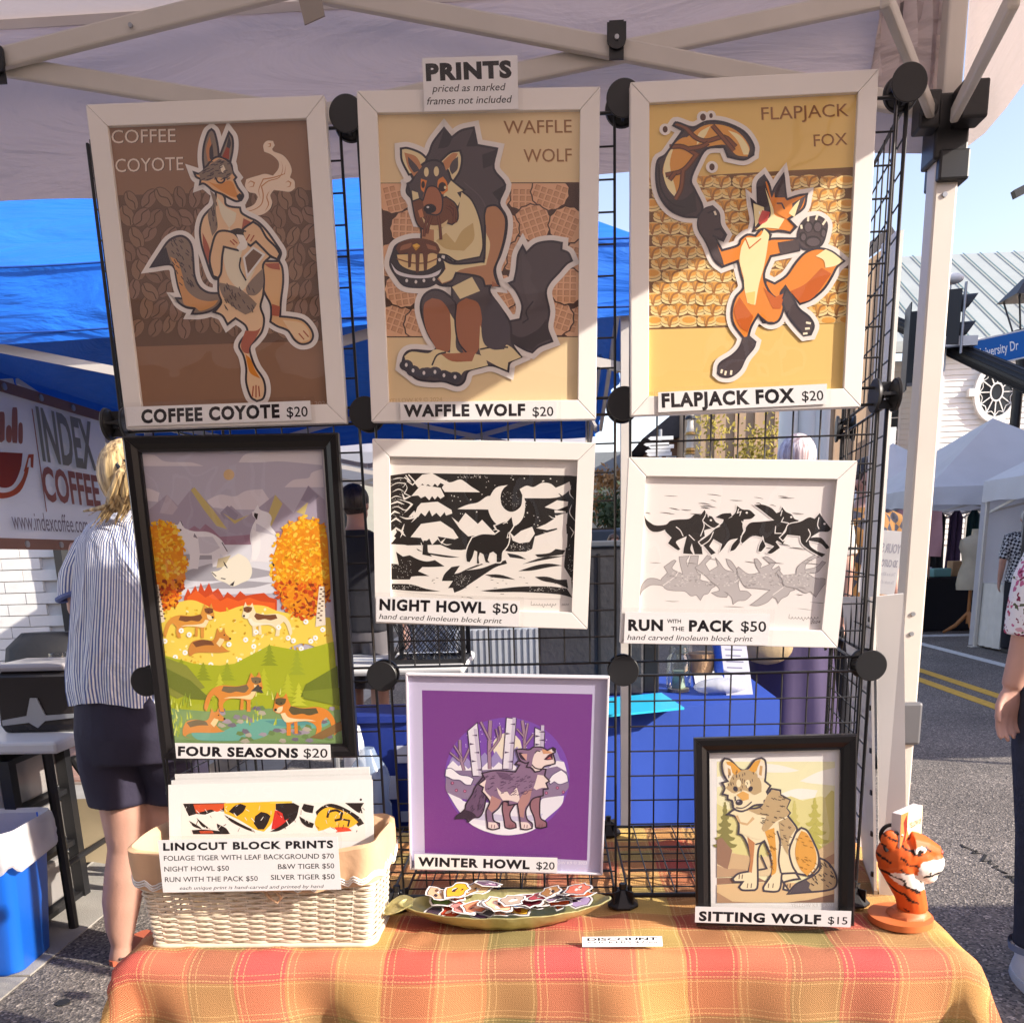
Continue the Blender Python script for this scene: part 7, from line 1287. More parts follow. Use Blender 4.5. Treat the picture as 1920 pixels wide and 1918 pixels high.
    scribble(A, 1255, 1180, 215, '#4a4340'); A.text('2024', 1400, 1215, 1470, 1212, 18, '#4a4340', ital=.3); return A.build()
def art_winter(root, dep):
    A = Art(root, dep, 680, 1220, 3.84); PU = '#7d3f93'; random.seed(12)
    A.fill('#c9c3e0', '308,172 1775,195 1725,1610 340,1575', False)
    A.fill('#7b3c8e', '427,283 1655,312 1615,1508 447,1455', False)
    C0 = [(1040 + 450 * math.cos(t), 905 + 425 * math.sin(t)) for t in [2 * math.pi * k / 48 for k in range(48)]]
    C = [(x, y) for x, y in C0]; A.fill('#7c4bb0', C, False)
    def cl(st):
        out = []
        for x, y in pp(st):
            dx, dy = (x - 1040) / 446, (y - 905) / 421; r_ = math.hypot(dx, dy)
            if r_ > 1: dx, dy = dx / r_, dy / r_
            out.append((1040 + dx * 446, 905 + dy * 421))
        return out
    A.dot('#efe3cf', 1040, 690, 105, 100)
    A.batch(2)
    for k in range(80):
        t, r_ = rnd(3.3, 6.1), math.sqrt(rnd(.2, .95)); x, y = 1040 + 440 * r_ * math.cos(t), 905 + 415 * r_ * math.sin(t)
        if y < 720: A.dot('#d9c9ee', x, y, 4, 4, 0, 6)
    A.end()
    for c, st in (('#9d8fc4', '630,790 660,740 700,790 740,760 780,800 840,770 880,730 920,780 960,720 1000,780 1060,740 1110,690 1160,750 1200,780 1330,780 1390,700 1420,780 1450,800 1480,900 600,900'), ('#f1ecf4', '612,830 650,790 690,830 720,810 760,850 800,820 850,850 900,800 940,840 980,800 1020,830 1080,810 1120,850 1340,840 1400,790 1450,800 1465,850 1480,950 600,950'), ('#8a7699', '600,860 800,860 1000,850 1200,870 1400,830 1470,870 1490,960 590,960')): A.fill(c, cl(st), False)
    for q, w in (('730,860 705,760 700,640', 18), ('725,800 770,700', 12), ('715,770 660,680', 10), ('700,790 630,730', 10), ('915,850 912,700 920,500', 22), ('915,640 850,510', 13), ('915,730 990,620 985,540', 13), ('980,640 960,560', 8), ('1165,720 1165,620 1150,500', 18), ('1168,640 1190,520', 11), ('1172,680 1230,600', 11), ('1155,610 1110,560', 9)): A.line('#5a3f5c', w + 7, q); A.line('#a3849a', w, q)
    for a, b, c, d in ((760, 560, 800, 900), (1040, 480, 1015, 850), (1245, 535, 1245, 700)):
        top, bot = b, d; q = [(a - 4, top + (15 if a != 1040 else 0)), (a + 66, top - (45 if a == 760 else -10 if a == 1040 else -50)), (c + 62, bot), (c - 8, bot)]; A.fill('#e9e4ef', q, False); A.line('#4a3557', 6, q, True, False); A.fill('#c9bfd6', [(a + 40, top), (a + 62, top), (c + 58, bot), (c + 36, bot)], False)
        for k in range(5): yy = top + 40 + k * (bot - top) / 5.5; xx = a + (c - a) * (yy - top) / (bot - top); A.fill('#5b4668', [(xx, yy), (xx + 34, yy + 8), (xx, yy + 16)] if k % 2 else [(xx + 60, yy), (xx + 22, yy + 8), (xx + 60, yy + 14)], False)
    A.fill('#8f7c9b', cl('580,960 620,920 790,960 860,1000 840,1080 700,1060 610,1020')); A.fill('#8f7c9b', cl('1300,950 1400,930 1490,950 1490,1000 1400,1050 1280,1060'))
    for q in ('590,900 600,850 640,845 700,890 760,900 800,920 780,965 740,960 700,930 650,925 620,910', '1340,930 1370,890 1430,855 1470,890 1480,940 1420,960 1380,940 1350,960'): A.fill('#f4f0f7', cl(q)); A.line('#4a3d6e', 5, cl(q), True)
    for x, y in ((647, 950), (675, 1003), (736, 1009), (1402, 985), (1445, 1016), (1322, 1022)): A.dot('#7d3d66', x, y, 12); A.dot('#c77a9d', x, y, 7)
    A.fill('#eceaf4', cl('610,1020 700,1060 790,1090 1240,1080 1300,1060 1450,1040 1430,1110 1330,1200 1240,1290 1120,1330 960,1325 800,1260 700,1160')); A.fill('#cfcbe4', cl('760,1200 900,1170 1100,1190 1300,1170 1240,1220 900,1220')); A.fill('#f7f5fa', cl('770,1235 900,1260 1250,1270 1200,1310 1050,1330 900,1300 800,1262'))
    G1, G2, CRM = '#8c6f8e', '#6c5170', '#efdcd6'
    tail = pp('870,900 810,980 790,1030 745,1100 735,1140 680,1185 670,1205 740,1205 760,1230 800,1200 840,1195 870,1150 885,1080 895,1000 900,920')
    legs = [pp('1010,1080 1100,1100 1080,1130 1060,1170 1070,1215 1100,1240 1105,1270 1060,1280 1025,1270 1015,1200 1005,1140'), pp('1220,1050 1280,1050 1275,1120 1280,1200 1320,1230 1325,1265 1285,1275 1245,1270 1235,1200 1205,1120')]
    body = pp('860,880 960,860 1100,870 1130,820 1100,815 1120,790 1180,800 1180,760 1240,840 1320,850 1310,900 1345,935 1320,950 1335,990 1300,995 1300,1040 1230,1060 1200,1100 1175,1150 1185,1210 1220,1240 1220,1275 1180,1285 1140,1280 1130,1200 1115,1100 1050,1110 1050,1080 1010,1085 980,1130 935,1170 945,1220 985,1240 985,1275 940,1285 900,1275 892,1200 890,1150 915,1090 895,1050 860,1010 870,980 835,960 880,920')
    head = pp('1105,710 1140,705 1200,710 1230,692 1290,692 1330,715 1370,695 1388,705 1385,730 1370,735 1385,790 1385,810 1350,820 1310,830 1280,860 1240,870 1215,840 1180,835 1195,800 1170,805 1130,780')
    for c, q in ([(G2, tail)] + [('#9b6d78', l_) for l_ in legs] + [(G1, body), (CRM, head)]): A.fill(c, q); A.line('#352436', 10, q, True)
    A.fill('#3c2a3c', '680,1185 735,1140 790,1160 820,1190 770,1225 745,1205 680,1205'); A.fill(CRM, '840,960 890,925 880,1000 930,1060 925,1100 900,1120 915,1090 890,1040 862,1010 872,980'); A.fill(CRM, '965,980 1000,1020 1040,1010 1060,1040 1110,980 1130,1060 1115,1090 1060,1075 1010,1075 980,1030'); A.fill(CRM, '1240,960 1260,890 1310,900 1340,935 1315,950 1330,985 1290,985 1250,1000 1230,985')
    A.fill('#b98a86', '900,1130 930,1040 970,1060 1000,1075 970,1130 930,1160'); A.fill('#b98a86', '1120,1100 1160,1020 1220,990 1200,1080 1170,1130 1160,1200 1130,1190'); A.fill(CRM, '905,1230 960,1235 980,1270 940,1280 905,1270'); A.fill(CRM, '1135,1230 1190,1235 1215,1270 1180,1280 1140,1275')
    A.line('#352436', 9, body, True); A.fill(G1, '1110,705 1200,712 1230,692 1290,692 1320,712 1260,720 1230,760 1215,840 1185,830 1195,800 1170,805 1130,780'); A.fill('#3c2a3c', '1120,730 1150,735 1180,790 1140,775'); A.fill('#d7a79c', '1140,740 1185,740 1180,790'); A.fill('#4a2338', '1305,780 1340,745 1365,735 1370,780 1330,785'); A.fill('#c26a6a', '1325,778 1350,760 1362,778'); A.fill('#3c2a3c', '1360,700 1385,698 1386,725 1368,722'); A.line('#352436', 7, '1240,735 1255,718 1280,722'); A.fill('#d9a07c', '1290,705 1340,718 1370,735 1300,740'); A.line('#352436', 9, head, True)
    A.fill(G2, '960,870 1040,880 1090,930 1010,920'); A.dashes('#5d4362', 890, 880, 1230, 1040, 70, 24, 5, -.4, body); A.dashes('#4a3450', 780, 1000, 880, 1150, 24, 26, 4, -1.0, tail)
    for x, y in ((930, 1262), (950, 1265), (1165, 1262), (1185, 1264), (1060, 1262), (1080, 1262), (1275, 1258), (1295, 1258)): A.line('#8a5a62', 5, [(x, y - 14), (x - 2, y + 10)])
    A.text('YELLOW K9 © 2023', 1330, 1534, 1615, 1536, 20, '#efeaf5'); return A.build()
def art_sit(root, dep):
    A = Art(root, dep, 1280, 1360, 3.5556); L_ = '#4d4650'; random.seed(14)
    A.fill('#f6f3ef', '170,165 1080,150 1065,1260 160,1220', False)
    A.fill('#f3eec0', '228,240 1015,240 1010,1178 228,1182', False)
    for q in ('480,250 640,262 780,300 700,312 560,310 520,290', '780,370 900,310 1015,280 1015,400 860,385', '228,340 330,330 360,380 228,410', '640,460 760,420 900,430 880,480 700,500'): A.fill('#fbf7ea', q)
    A.fill('#e5dc98', '228,520 300,560 600,500 720,470 800,500 920,470 1010,500 1010,900 228,900', False)
    def pine(x, y0, y1, w, c):
        A.line(c, 22, [(x, y0 + 20), (x, y1)], sm=False)
        n = 6
        for k in range(n):
            yy = y0 + (y1 - y0) * (k + .2) / n; ww = w * (k + 1.2) / n; A.fill(c, [(x - 6, yy - 10), (x - ww * .5, yy + 30), (x - ww, yy + 40), (x - ww * .8, yy + 58), (x - ww * .35, yy + 62), (x, yy + 40), (x + ww * .35, yy + 62), (x + ww * .8, yy + 58), (x + ww, yy + 40), (x + ww * .5, yy + 30), (x + 6, yy - 10)], True)
    pine(990, 430, 830, 60, '#d8cd78') if False else None
    A.fill('#ddd27e', '950,480 992,430 1010,440 1010,840 960,830 980,700', False)
    pine(880, 480, 830, 115, '#c4bd62'); pine(745, 500, 790, 70, '#d4cb7a'); pine(282, 510, 790, 80, '#908a52'); 
    for c, q in (('#e9d3a8', '228,800 320,840 420,880 720,860 1010,850 1010,1000 228,1000'), ('#a07c66', '260,745 330,830 300,960 228,920 228,760'), ('#c6a482', '228,930 300,955 420,940 430,1000 228,1010'), ('#a07c66', '228,1015 500,1010 560,1040 228,1060'), ('#d8b98e', '330,850 460,870 440,960 300,950'), ('#ddc093', '900,830 1010,760 1010,1060 930,900'), ('#b8906f', '920,900 1010,850 1010,920 940,930'), ('#e6c594', '228,1060 620,1040 1010,1060 1010,1178 228,1178'), ('#bb9472', '228,1110 330,1170 480,1178 228,1180'), ('#8f6d5a', '840,1160 1008,1120 1008,1177 700,1177')): A.fill(c, q, False)
    TN, OG, CR = '#c6ab80', '#e7a94f', '#f6e7bf'
    tail = pp('700,1120 750,1060 830,1020 880,990 915,950 910,880 960,905 1005,960 1028,1030 1010,1080 940,1100 820,1110')
    hind = pp('640,1000 700,975 760,985 850,1000 900,940 905,860 870,770 830,700 790,680 750,720 715,800 710,880 735,950 780,1020 740,1025 680,1040 670,1090 710,1100')
    body = pp('380,560 520,540 560,470 590,420 650,430 650,460 715,495 690,550 715,580 700,600 760,680 750,720 710,830 730,930 760,980 660,985 650,1080 620,1105 540,1100 540,1070 580,1010 600,960 580,860 545,770 520,790 500,860 500,1060 480,1095 400,1095 375,1075 400,1040 345,1040 332,1020 370,985 440,970 455,880 430,790 400,735 370,720 375,650 350,605 300,590 340,560')
    head = pp('262,380 300,370 270,320 262,250 280,218 320,230 380,290 430,290 480,230 525,215 550,235 555,300 548,370 585,400 560,440 580,480 545,500 545,525 480,530 430,560 385,570 340,550 330,500 300,490 300,465 265,455 280,415')
    for c, q in ((TN, tail), (CR, hind), (CR, body), (CR, head)): A.fill(c, q); A.line(L_, 13, q, True)
    A.fill('#5d545a', '715,1115 750,1065 820,1025 850,1050 840,1080 860,1100 800,1108'); A.fill(OG, '790,700 830,720 870,790 892,870 880,940 830,1000 780,950 750,860 760,770'); A.fill('#c98a5c', '430,740 480,780 470,900 460,980 440,970 450,880'); A.fill(OG, '545,700 610,680 620,800 625,960 590,1000 600,900 580,810'); A.fill(TN, '430,560 520,545 560,470 600,425 648,440 650,465 712,497 690,550 712,580 690,605 620,640 560,700 520,700 560,600 500,590')
    A.fill(TN, '640,640 700,610 755,685 710,760 700,860 660,780'); A.fill(CR, '350,600 430,570 520,600 510,650 540,720 520,760 470,750 440,740 380,710 378,650'); A.fill('#dcb887', '350,600 440,580 480,620 430,665 380,650'); A.fill(CR, '365,590 430,565 470,600 430,650 385,640')
    A.line(L_, 10, '485,790 520,780 545,765 570,820 590,870'); A.line(L_, 10, '630,700 650,780 640,900 655,980'); A.line(L_, 11, '505,960 560,950 520,860'); A.fill('#7d8fa0', '515,900 525,880 560,950 520,965') if False else None
    A.fill(TN, '300,400 340,320 400,295 470,300 520,370 525,440 480,460 440,440 400,430 350,450 320,440 280,410'); A.fill(OG, '290,240 330,245 390,300 350,330 310,290'); A.fill(OG, '440,295 480,240 520,225 490,300 470,310'); A.fill('#f6e9d0', '275,250 320,270 330,330 300,360 278,310'); A.fill('#f6e9d0', '520,235 548,260 545,350 500,345 495,290'); A.fill('#d1a66e', '300,280 318,290 322,330 305,340'); A.fill('#d1a66e', '515,265 532,270 525,335 508,325')
    A.dot(CR, 373, 384, 16, 26); A.dot(CR, 433, 387, 18, 27); A.dot('#3f3a45', 352, 421, 15, 19, -.5); A.dot('#3f3a45', 452, 421, 14, 19, .5); A.fill('#e9b264', '360,460 400,435 440,455 440,490 400,500'); A.dot('#45404a', 376, 510, 25, 20); A.dot('#9a949c', 368, 503, 9, 6); A.line(L_, 7, '355,545 400,548 440,525 460,505'); A.fill(CR, '340,520 352,490 350,540'); A.line(L_, 7, '350,470 352,500')
    A.dashes('#6b5a4c', 300, 300, 520, 430, 26, 18, 5, 1.4, head); A.dashes('#5f5348', 520, 470, 700, 650, 26, 22, 5, .4, body); A.dashes('#a5722f', 760, 720, 890, 980, 26, 20, 5, .4, hind); A.dashes('#4d4440', 860, 900, 1010, 1080, 30, 24, 6, .8, tail); A.dashes('#a5722f', 570, 700, 620, 960, 16, 20, 5, .7); A.dashes('#6b5a4c', 650, 640, 740, 820, 14, 20, 5, .4)
    for x, y in ((375, 1010), (395, 1010), (430, 1070), (455, 1070), (570, 1070), (600, 1070), (695, 1075), (715, 1070)): A.line('#7a6452', 6, [(x + 4, y - 20), (x, y + 10)])
    A.text('YELLOW K9 © 2023', 722, 1210, 1012, 1208, 24, '#d9d3cc'); return A.build()
# ================================================================ wire grid display
gw = mat('black_wire', (.010, .010, .012), .38, var=.05)
grid = E('wire_grid_display', (-.08, 1.33, TZ), 'black wire grid cube display standing on the plaid table', 'display rack')
GXs = [-.645, -.268, .107, .480]; GZs = [.782, 1.163, 1.549, 1.932]; PW, PH = .352, .362
def panel_mesh(w, h, nx=9, nz=9):
    m_ = MB(); a, b = w / 2, h / 2; r = .0030
    m_.tube([(-a, 0, -b), (a, 0, -b), (a, 0, b), (-a, 0, b)], r, 6, closed=True)
    for i in range(1, nx): x = -a + w * i / nx; m_.tube([(x, .0026, -b), (x, .0026, b)], .00135, 5, caps=False)
    for i in range(1, nz): z = -b + h * i / nz; m_.tube([(-a, -.0004, z), (a, -.0004, z)], .00135, 5, caps=False)
    me = m_.mesh('panel', True); me.materials.append(gw); return me
pm = panel_mesh(PW, PH)
def add_panel(loc, rot=(0, 0, 0)):
    o = bpy.data.objects.new('grid_panel', pm); S.collection.objects.link(o); o.parent = grid; o.location = Vector(loc) - grid.location; o.rotation_euler = rot
for i in range(3):
    for j in range(3): add_panel(((GXs[i] + GXs[i + 1]) / 2, 1.33, (GZs[j] + GZs[j + 1]) / 2))
for j in range(3):
    zc = (GZs[j] + GZs[j + 1]) / 2; add_panel((.512, 1.515, zc), (0, 0, math.radians(82))); add_panel((-.630, 1.515, zc), (0, 0, math.radians(86)))
for i in range(3): add_panel(((GXs[i] + GXs[i + 1]) / 2, 1.515, .786), (math.radians(90), 0, 0))
cn = {}
def conn_mesh(ax):
    if ax in cn: return cn[ax]
    m_ = MB()
    if ax == 'Z':                                          # flared feet as seen at the bottom row
        for k in range(2): m_.loft([[(r_ * math.cos(t), r_ * math.sin(t), z) for t in [math.pi / 8 + math.pi * i / 4 for i in range(8)]] for z, r_ in (((-.012), .026), (-.008, .027), (.0, .018), (.016, .008)) ] if k == 0 else [[(.006 * math.cos(t), .006 * math.sin(t), z) for t in [i * math.pi / 3 for i in range(6)]] for z in (.012, .026)])
        for a in range(4): m_.bar((0, 0, .001), (.022 * math.cos(a * 1.571 + .785), .022 * math.sin(a * 1.571 + .785), .001), .003, .03)
    else:
        v = Vector((0, 1, 0)) if ax == 'Y' else Vector((1, 0, 0))
        for s_ in (-1, 1):
            rg = []; u = v.orthogonal().normalized(); w = v.cross(u)
            for d_, r_ in ((.012, .0225), (.0155, .0235), (.0165, .0225)): rg.append([v * s_ * d_ + (u * math.cos(t) + w * math.sin(t)) * r_ for t in [2 * math.pi * i / 40 for i in range(40)]])
            m_.loft(rg if s_ > 0 else [r__[::-1] for r__ in rg]); rg = [[v * s_ * d_ + (u * math.cos(t) + w * math.sin(t)) * r_ for t in [2 * math.pi * i / 8 for i in range(8)]] for d_, r_ in ((.012, .021), (.004, .010))]; m_.loft(rg)
        for t in range(4):
            a = t * math.pi / 2 + .785; dd = (u * math.cos(a) + w * math.sin(a)); m_.bar(-v * .0115 + dd * .012, v * .0115 + dd * .012, .004, .012, dd)
    me = m_.mesh('connector', 30); me.materials.append(blp); cn[ax] = me; return me
for i, x in enumerate(GXs):
    for j, z in enumerate(GZs):
        ax = 'Y'
        if j == 0: ax = 'Z'
        if i == 0 and j == 2: ax = 'X'
        if i == 3 and j == 2: ax = 'X'
        if i == 0 and j == 3: continue
        o = bpy.data.objects.new('connector', conn_mesh(ax)); S.collection.objects.link(o); o.parent = grid; o.location = Vector((x, 1.331, z + (.002 if ax == 'Z' else 0))) - grid.location
for x, z in ((.545, GZs[1]), (.545, GZs[2]), (.545, GZs[3]), (-.618, GZs[1]), (-.618, GZs[2])):
    o = bpy.data.objects.new('connector', conn_mesh('X')); S.collection.objects.link(o); o.parent = grid; o.location = Vector((x, 1.70, z)) - grid.location; o.rotation_euler = (0, 0, -.2)
for x in GXs[1:3] + [.545, -.618]:
    o = bpy.data.objects.new('connector', conn_mesh('Z')); S.collection.objects.link(o); o.parent = grid; o.location = Vector((x, 1.70, GZs[0])) - grid.location
# ================================================================ framed pictures
GF = 'framed prints hanging on the wire grid'
whf = mat('white_frame_wood', (.76, .73, .70), .5, var=.02, nscale=6); bkf = mat('black_gloss_frame', (.008, .007, .008), .3, var=.03, spec=.35); acr = mat('clear_acrylic_edge', (.62, .60, .66), .15, var=.02)
gl1 = glass_mat('picture_glass', 1.5, (.98, .98, .98), .01, .25); gl2 = glass_mat('picture_acrylic', 1.9, (.97, .97, .98), .02, .5)
def frame(name, prm, rail, m_, label, art, kind='flat', lip=.0062, thick=.017, group=GF, glass=None, ins=None):
    cx, cz, w, h, a, b, c, cy = prm; r = E(name, (cx, cy, cz), label, 'picture frame', group, rot=(a, b, c)); W2, H2 = w / 2, h / 2
    out = [(-W2, -H2), (W2, -H2), (W2, H2), (-W2, H2)]; inn = [(-W2 + rail, -H2 + rail), (W2 - rail, -H2 + rail), (W2 - rail, H2 - rail), (-W2 + rail, H2 - rail)]
    for k in range(4):
        p, q = out[k], out[(k + 1) % 4]; q2, p2 = inn[(k + 1) % 4], inn[k]; g_ = .0002; dx, dz = q[0] - p[0], q[1] - p[1]; L_ = math.hypot(dx, dz); ux, uz = dx / L_, dz / L_
        P4 = [(p[0] + ux * g_, p[1] + uz * g_), (q[0] - ux * g_, q[1] - uz * g_), (q2[0] - ux * g_, q2[1] - uz * g_), (p2[0] + ux * g_, p2[1] + uz * g_)]; nxn = (-uz, ux)
        if kind == 'flat': mb = MB().prism([(x, 0, z) for x, z in P4], (0, thick, 0)); o = mb.build('frame_rail', m_, r); bevel(o, .0009, 2)
        else:
            t_ = [0, .12, .5, .82, 1.0]; yy = [.004, 0, .001, .006, .0055]; rings = []
            for s_ in (0, 1):
                A_, B_ = (P4[0], P4[3]) if s_ == 0 else (P4[1], P4[2]); rings.append([(A_[0] + (B_[0] - A_[0]) * t, y, A_[1] + (B_[1] - A_[1]) * t) for t, y in zip(t_, yy)] + [(B_[0], thick, B_[1]), (A_[0], thick, A_[1])])
            MB().loft(rings).build('frame_rail', m_, r)
    MB().box((-W2 + rail * .6, thick - .004, -H2 + rail * .6), (W2 - rail * .6, thick - .001, H2 - rail * .6)).build('backing', mat('brown_backing', (.25, .18, .12), .9), r)
    iw, ih = W2 - rail, H2 - rail; lipy = lip + (.0055 if kind != 'flat' else 0)
    MB().box((-iw - .004, lipy + .0004, -ih - .004), (iw + .004, lipy + .002, ih + .004)).build('mat_board', mat('paper_stock', (.74, .73, .72), .6, var=.01), r)
    art(r, lipy)
    yg = lipy - .0042
    MB().face([(-iw, yg, -ih), (iw, yg, -ih), (iw, yg, ih), (-iw, yg, ih)]).__class__
    g_ = MB(); g_.face([(-iw - .0, yg, -ih), (iw, yg, -ih), (iw, yg, ih), (-iw, yg, ih)]); g_.build('glass', glass or gl1, r); return r
FR = {'coffee': (-0.4553, 1.7425, 0.3232, 0.4128, 0.0159, 0.0028, 0.0259, 1.3), 'waffle': (-0.0903, 1.7379, 0.3225, 0.4136, 0.0088, 0.0193, 0.0338, 1.3), 'flap': (0.2756, 1.7365, 0.3215, 0.4124, -0.0021, -0.0045, 0.016, 1.3),
 'four': (-0.468, 1.2803, 0.3149, 0.4882, 0.0258, 0.0148, 0.0296, 1.3), 'night': (-0.1024, 1.3707, 0.3222, 0.2659, 0.0197, 0.0523, -0.0128, 1.3), 'run': (0.2686, 1.333, 0.3241, 0.2666, 0.0109, 0.0467, 0.0129, 1.3),
 'winter': (-0.0777, 1.0025, 0.3125, 0.3215, 0.0153, 0.0369, -0.0155, 1.3), 'sit': (0.327, 0.9239, 0.2343, 0.293, -0.0726, -0.0249, -0.0719, 1.24)}
fc_ = frame('picture_frame', FR['coffee'], .0262, whf, 'white frame with brown print of a coyote sipping coffee, top left', art_coyote)
fw_ = frame('picture_frame', FR['waffle'], .0262, whf, 'white frame with cream print of a dark wolf eating waffles, top middle', art_waffle)
ff_ = frame('picture_frame', FR['flap'], .0250, whf, 'white frame with golden print of an orange fox flipping pancakes, top right', art_fox)
fs_ = frame('picture_frame', FR['four'], .0225, bkf, 'tall black frame with the four seasons wolf landscape print', art_four, 'bevel')
fn_ = frame('picture_frame', FR['night'], .0245, whf, 'white frame with black and white howling wolf linocut', art_night)
fr2 = frame('picture_frame', FR['run'], .0258, whf, 'white frame with linocut of four running wolves and grey reflections', art_run)
fi_ = frame('picture_frame', FR['winter'], .0035, acr, 'thin clear frame with the purple winter wolf print', art_winter, glass=gl2)
ft_ = frame('picture_frame', FR['sit'], .0225, bkf, 'small black frame with tan sitting wolf print standing on the table', art_sit, 'bevel', group='framed prints standing on the table')
MB().prism([(.05, .018, .03), (-.05, .018, .03), (-.05, .09, -.14), (.05, .09, -.14)], (0, .003, 0)).build('easel_back', mat('black_card', (.02, .02, .02), .8), ft_)
# ---------------------------------------------------------------- paper labels
lab_p = mat('label_paper', (.86, .85, .86), .45, var=.01); slv = glass_mat('sleeve_plastic', 1.2, (.97, .97, .97), .03, 1.0)
TXT = '#120c14'
def label_on(fr, view, quad, texts, label, lift=.002, name='price_label', margin=.006, cat='label'):
    A0_ = Art(fr, -lift, *view); lc_ = [A0_.loc(*p) for p in quad]; Mx = Matrix.LocRotScale(fr.location, fr.rotation_euler, None); c4_ = [Mx @ Vector((x, -lift, z)) for x, z in lc_]
    r, w, h = quad_root(name, c4_, label, cat); MB().box((-w / 2, 0, -h / 2), (w / 2, .0006, h / 2)).build('card', lab_p, r)
    g_ = MB(); e_ = margin; g_.face([(-w / 2 - e_, -.0005, -h / 2 - e_), (w / 2 + e_, -.0005, -h / 2 - e_), (w / 2 + e_, -.0005, h / 2 + e_), (-w / 2 - e_, -.0005, h / 2 + e_)]); g_.build('plastic_sleeve', slv, r)
    A_ = Art(r, -.00005, *view)
    for t in texts: A_.text(t[0], *t[1], t[2], TXT, t[3], t[4] if len(t) > 4 else 0, 1.14 if t[3] > .03 else 1)
    A_.build('lettering'); return r
B1 = .046
VA, VB, VC, VD, VE, VF, VG, VH, VI, VJ = (160, 170, 2.996), (660, 100, 2.6635), (1160, 120, 2.739), (220, 800, 2.906), (680, 800, 3.84), (1140, 840, 3.692), (680, 1220, 3.84), (1280, 1360, 3.5556), (230, 1400, 3.6226), (700, 1620, 3.3103)
label_on(fc_, VA, ((234, 1778), (1264, 1742), (1270, 1850), (230, 1886)), [('COFFEE COYOTE', (315, 1866, 1092, 1834), 74, B1), ('$20', (1132, 1834, 1250, 1830), 56, .008)], 'white price strip reading COFFEE COYOTE $20')
label_on(fw_, VB, ((240, 1746), (1022, 1738), (1022, 1828), (242, 1833)), [('WAFFLE WOLF', (258, 1813, 865, 1808), 58, B1), ('$20', (902, 1813, 1006, 1811), 46, .008)], 'white price strip reading WAFFLE WOLF $20')
label_on(fw_, VB, ((350, 28), (825, 8), (832, 282), (362, 290)), [('PRINTS', (370, 135, 798, 118), 82, B1 * 1.3), ('priced as marked', (400, 195, 768, 186), 36, .004, .22), ('frames not included', (375, 258, 800, 247), 36, .004, .22)], 'white card reading PRINTS priced as marked frames not included', lift=.003, name='sign_card', cat='sign')
label_on(ff_, VC, ((204, 1688), (1068, 1641), (1068, 1748), (202, 1788)), [('FLAPJACK FOX', (222, 1762, 905, 1735), 70, B1), ('$20', (942, 1731, 1052, 1727), 50, .008)], 'white price strip reading FLAPJACK FOX $20')
label_on(fs_, VD, ((310, 1722), (1162, 1732), (1162, 1814), (325, 1806)), [('FOUR SEASONS', (330, 1790, 985, 1801), 50, B1), ('$20', (1015, 1800, 1145, 1802), 48, .008)], 'white price strip reading FOUR SEASONS $20', lift=.004)
label_on(fn_, VE, ((96, 1216), (1132, 1260), (1126, 1436), (98, 1408)), [('NIGHT HOWL', (120, 1316, 885, 1340), 78, B1), ('$50', (936, 1340, 1115, 1345), 70, .012), ('hand carved linoleum block print', (118, 1382, 1003, 1415), 36, .002, .22)], 'white price card reading NIGHT HOWL $50')
label_on(fr2, VF, ((116, 1134), (1120, 1148), (1110, 1366), (112, 1350)), [('RUN', (140, 1260, 380, 1262), 75, B1), ('WITH', (408, 1210, 505, 1211), 26, .02), ('THE', (437, 1264, 527, 1265), 28, .02), ('PACK', (560, 1265, 875, 1268), 75, B1), ('$50', (920, 1268, 1095, 1270), 70, .012), ('hand carved linoleum block print', (133, 1326, 1002, 1337), 36, .002, .22)], 'white price card reading RUN WITH THE PACK $50')
label_on(fi_, VG, ((375, 1462), (1403, 1490), (1400, 1597), (372, 1570)), [('WINTER HOWL', (398, 1545, 1202, 1568), 62, B1), ('$20', (1250, 1570, 1382, 1573), 52, .008)], 'white price strip reading WINTER HOWL $20')
label_on(ft_, VH, ((86, 1204), (1125, 1238), (1120, 1343), (80, 1312)), [('SITTING WOLF', (108, 1298, 922, 1322), 62, B1), ('$15', (968, 1320, 1098, 1325), 48, .008)], 'white price strip reading SITTING WOLF $15', lift=.004)
# ================================================================ wicker basket
bk = E('wicker_basket', (-.453, 1.255, TZ + .002), 'cream wicker basket lined with peach cloth holding prints', 'basket')
wk = mat('cream_wicker', (.72, .62, .48), .55, var=.08, nscale=30); bh_ = .150
def bring(u, n, wave=0, ph=0, off=0):                       # u 0 bottom .. 1 rim
    w = .170 + .013 * u; d = .060 + .010 * u; per = rr(w, d, .014, 6); out = []
    P4 = [Vector((x, y, 0)) for x, y in per]; L_ = 0; seg = []
    for i in range(len(P4)): l_ = (P4[(i + 1) % len(P4)] - P4[i]).length; seg.append(l_); L_ += l_
    k = 0; acc = 0
    for j in range(n):
        t = L_ * j / n
        while acc + seg[k] < t and k < len(P4) - 1: acc += seg[k]; k += 1
        a, b = P4[k], P4[(k + 1) % len(P4)]; p = a.lerp(b, (t - acc) / max(seg[k], 1e-6)); nn = Vector(((b - a).y, -(b - a).x, 0)).normalized(); o_ = off + wave * math.sin(2 * math.pi * j / n * 17 + ph); p += nn * o_; out.append(Vector((p.x, p.y, bh_ * u)))
    return out
wv = MB(); NR = 34
for k in range(NR):
    u = (k + .5) / NR; wv.tube([p + Vector((0, 0, rnd(-.0005, .0005))) for p in bring(u, 288, .0021, math.pi * (k % 2), .001)], .0021, 5, closed=True)
o = wv.build('weave', wk, bk, True)
st = MB(); a0 = bring(0, 34, 0, 0, 0); a1 = bring(1, 34, 0, 0, 0)
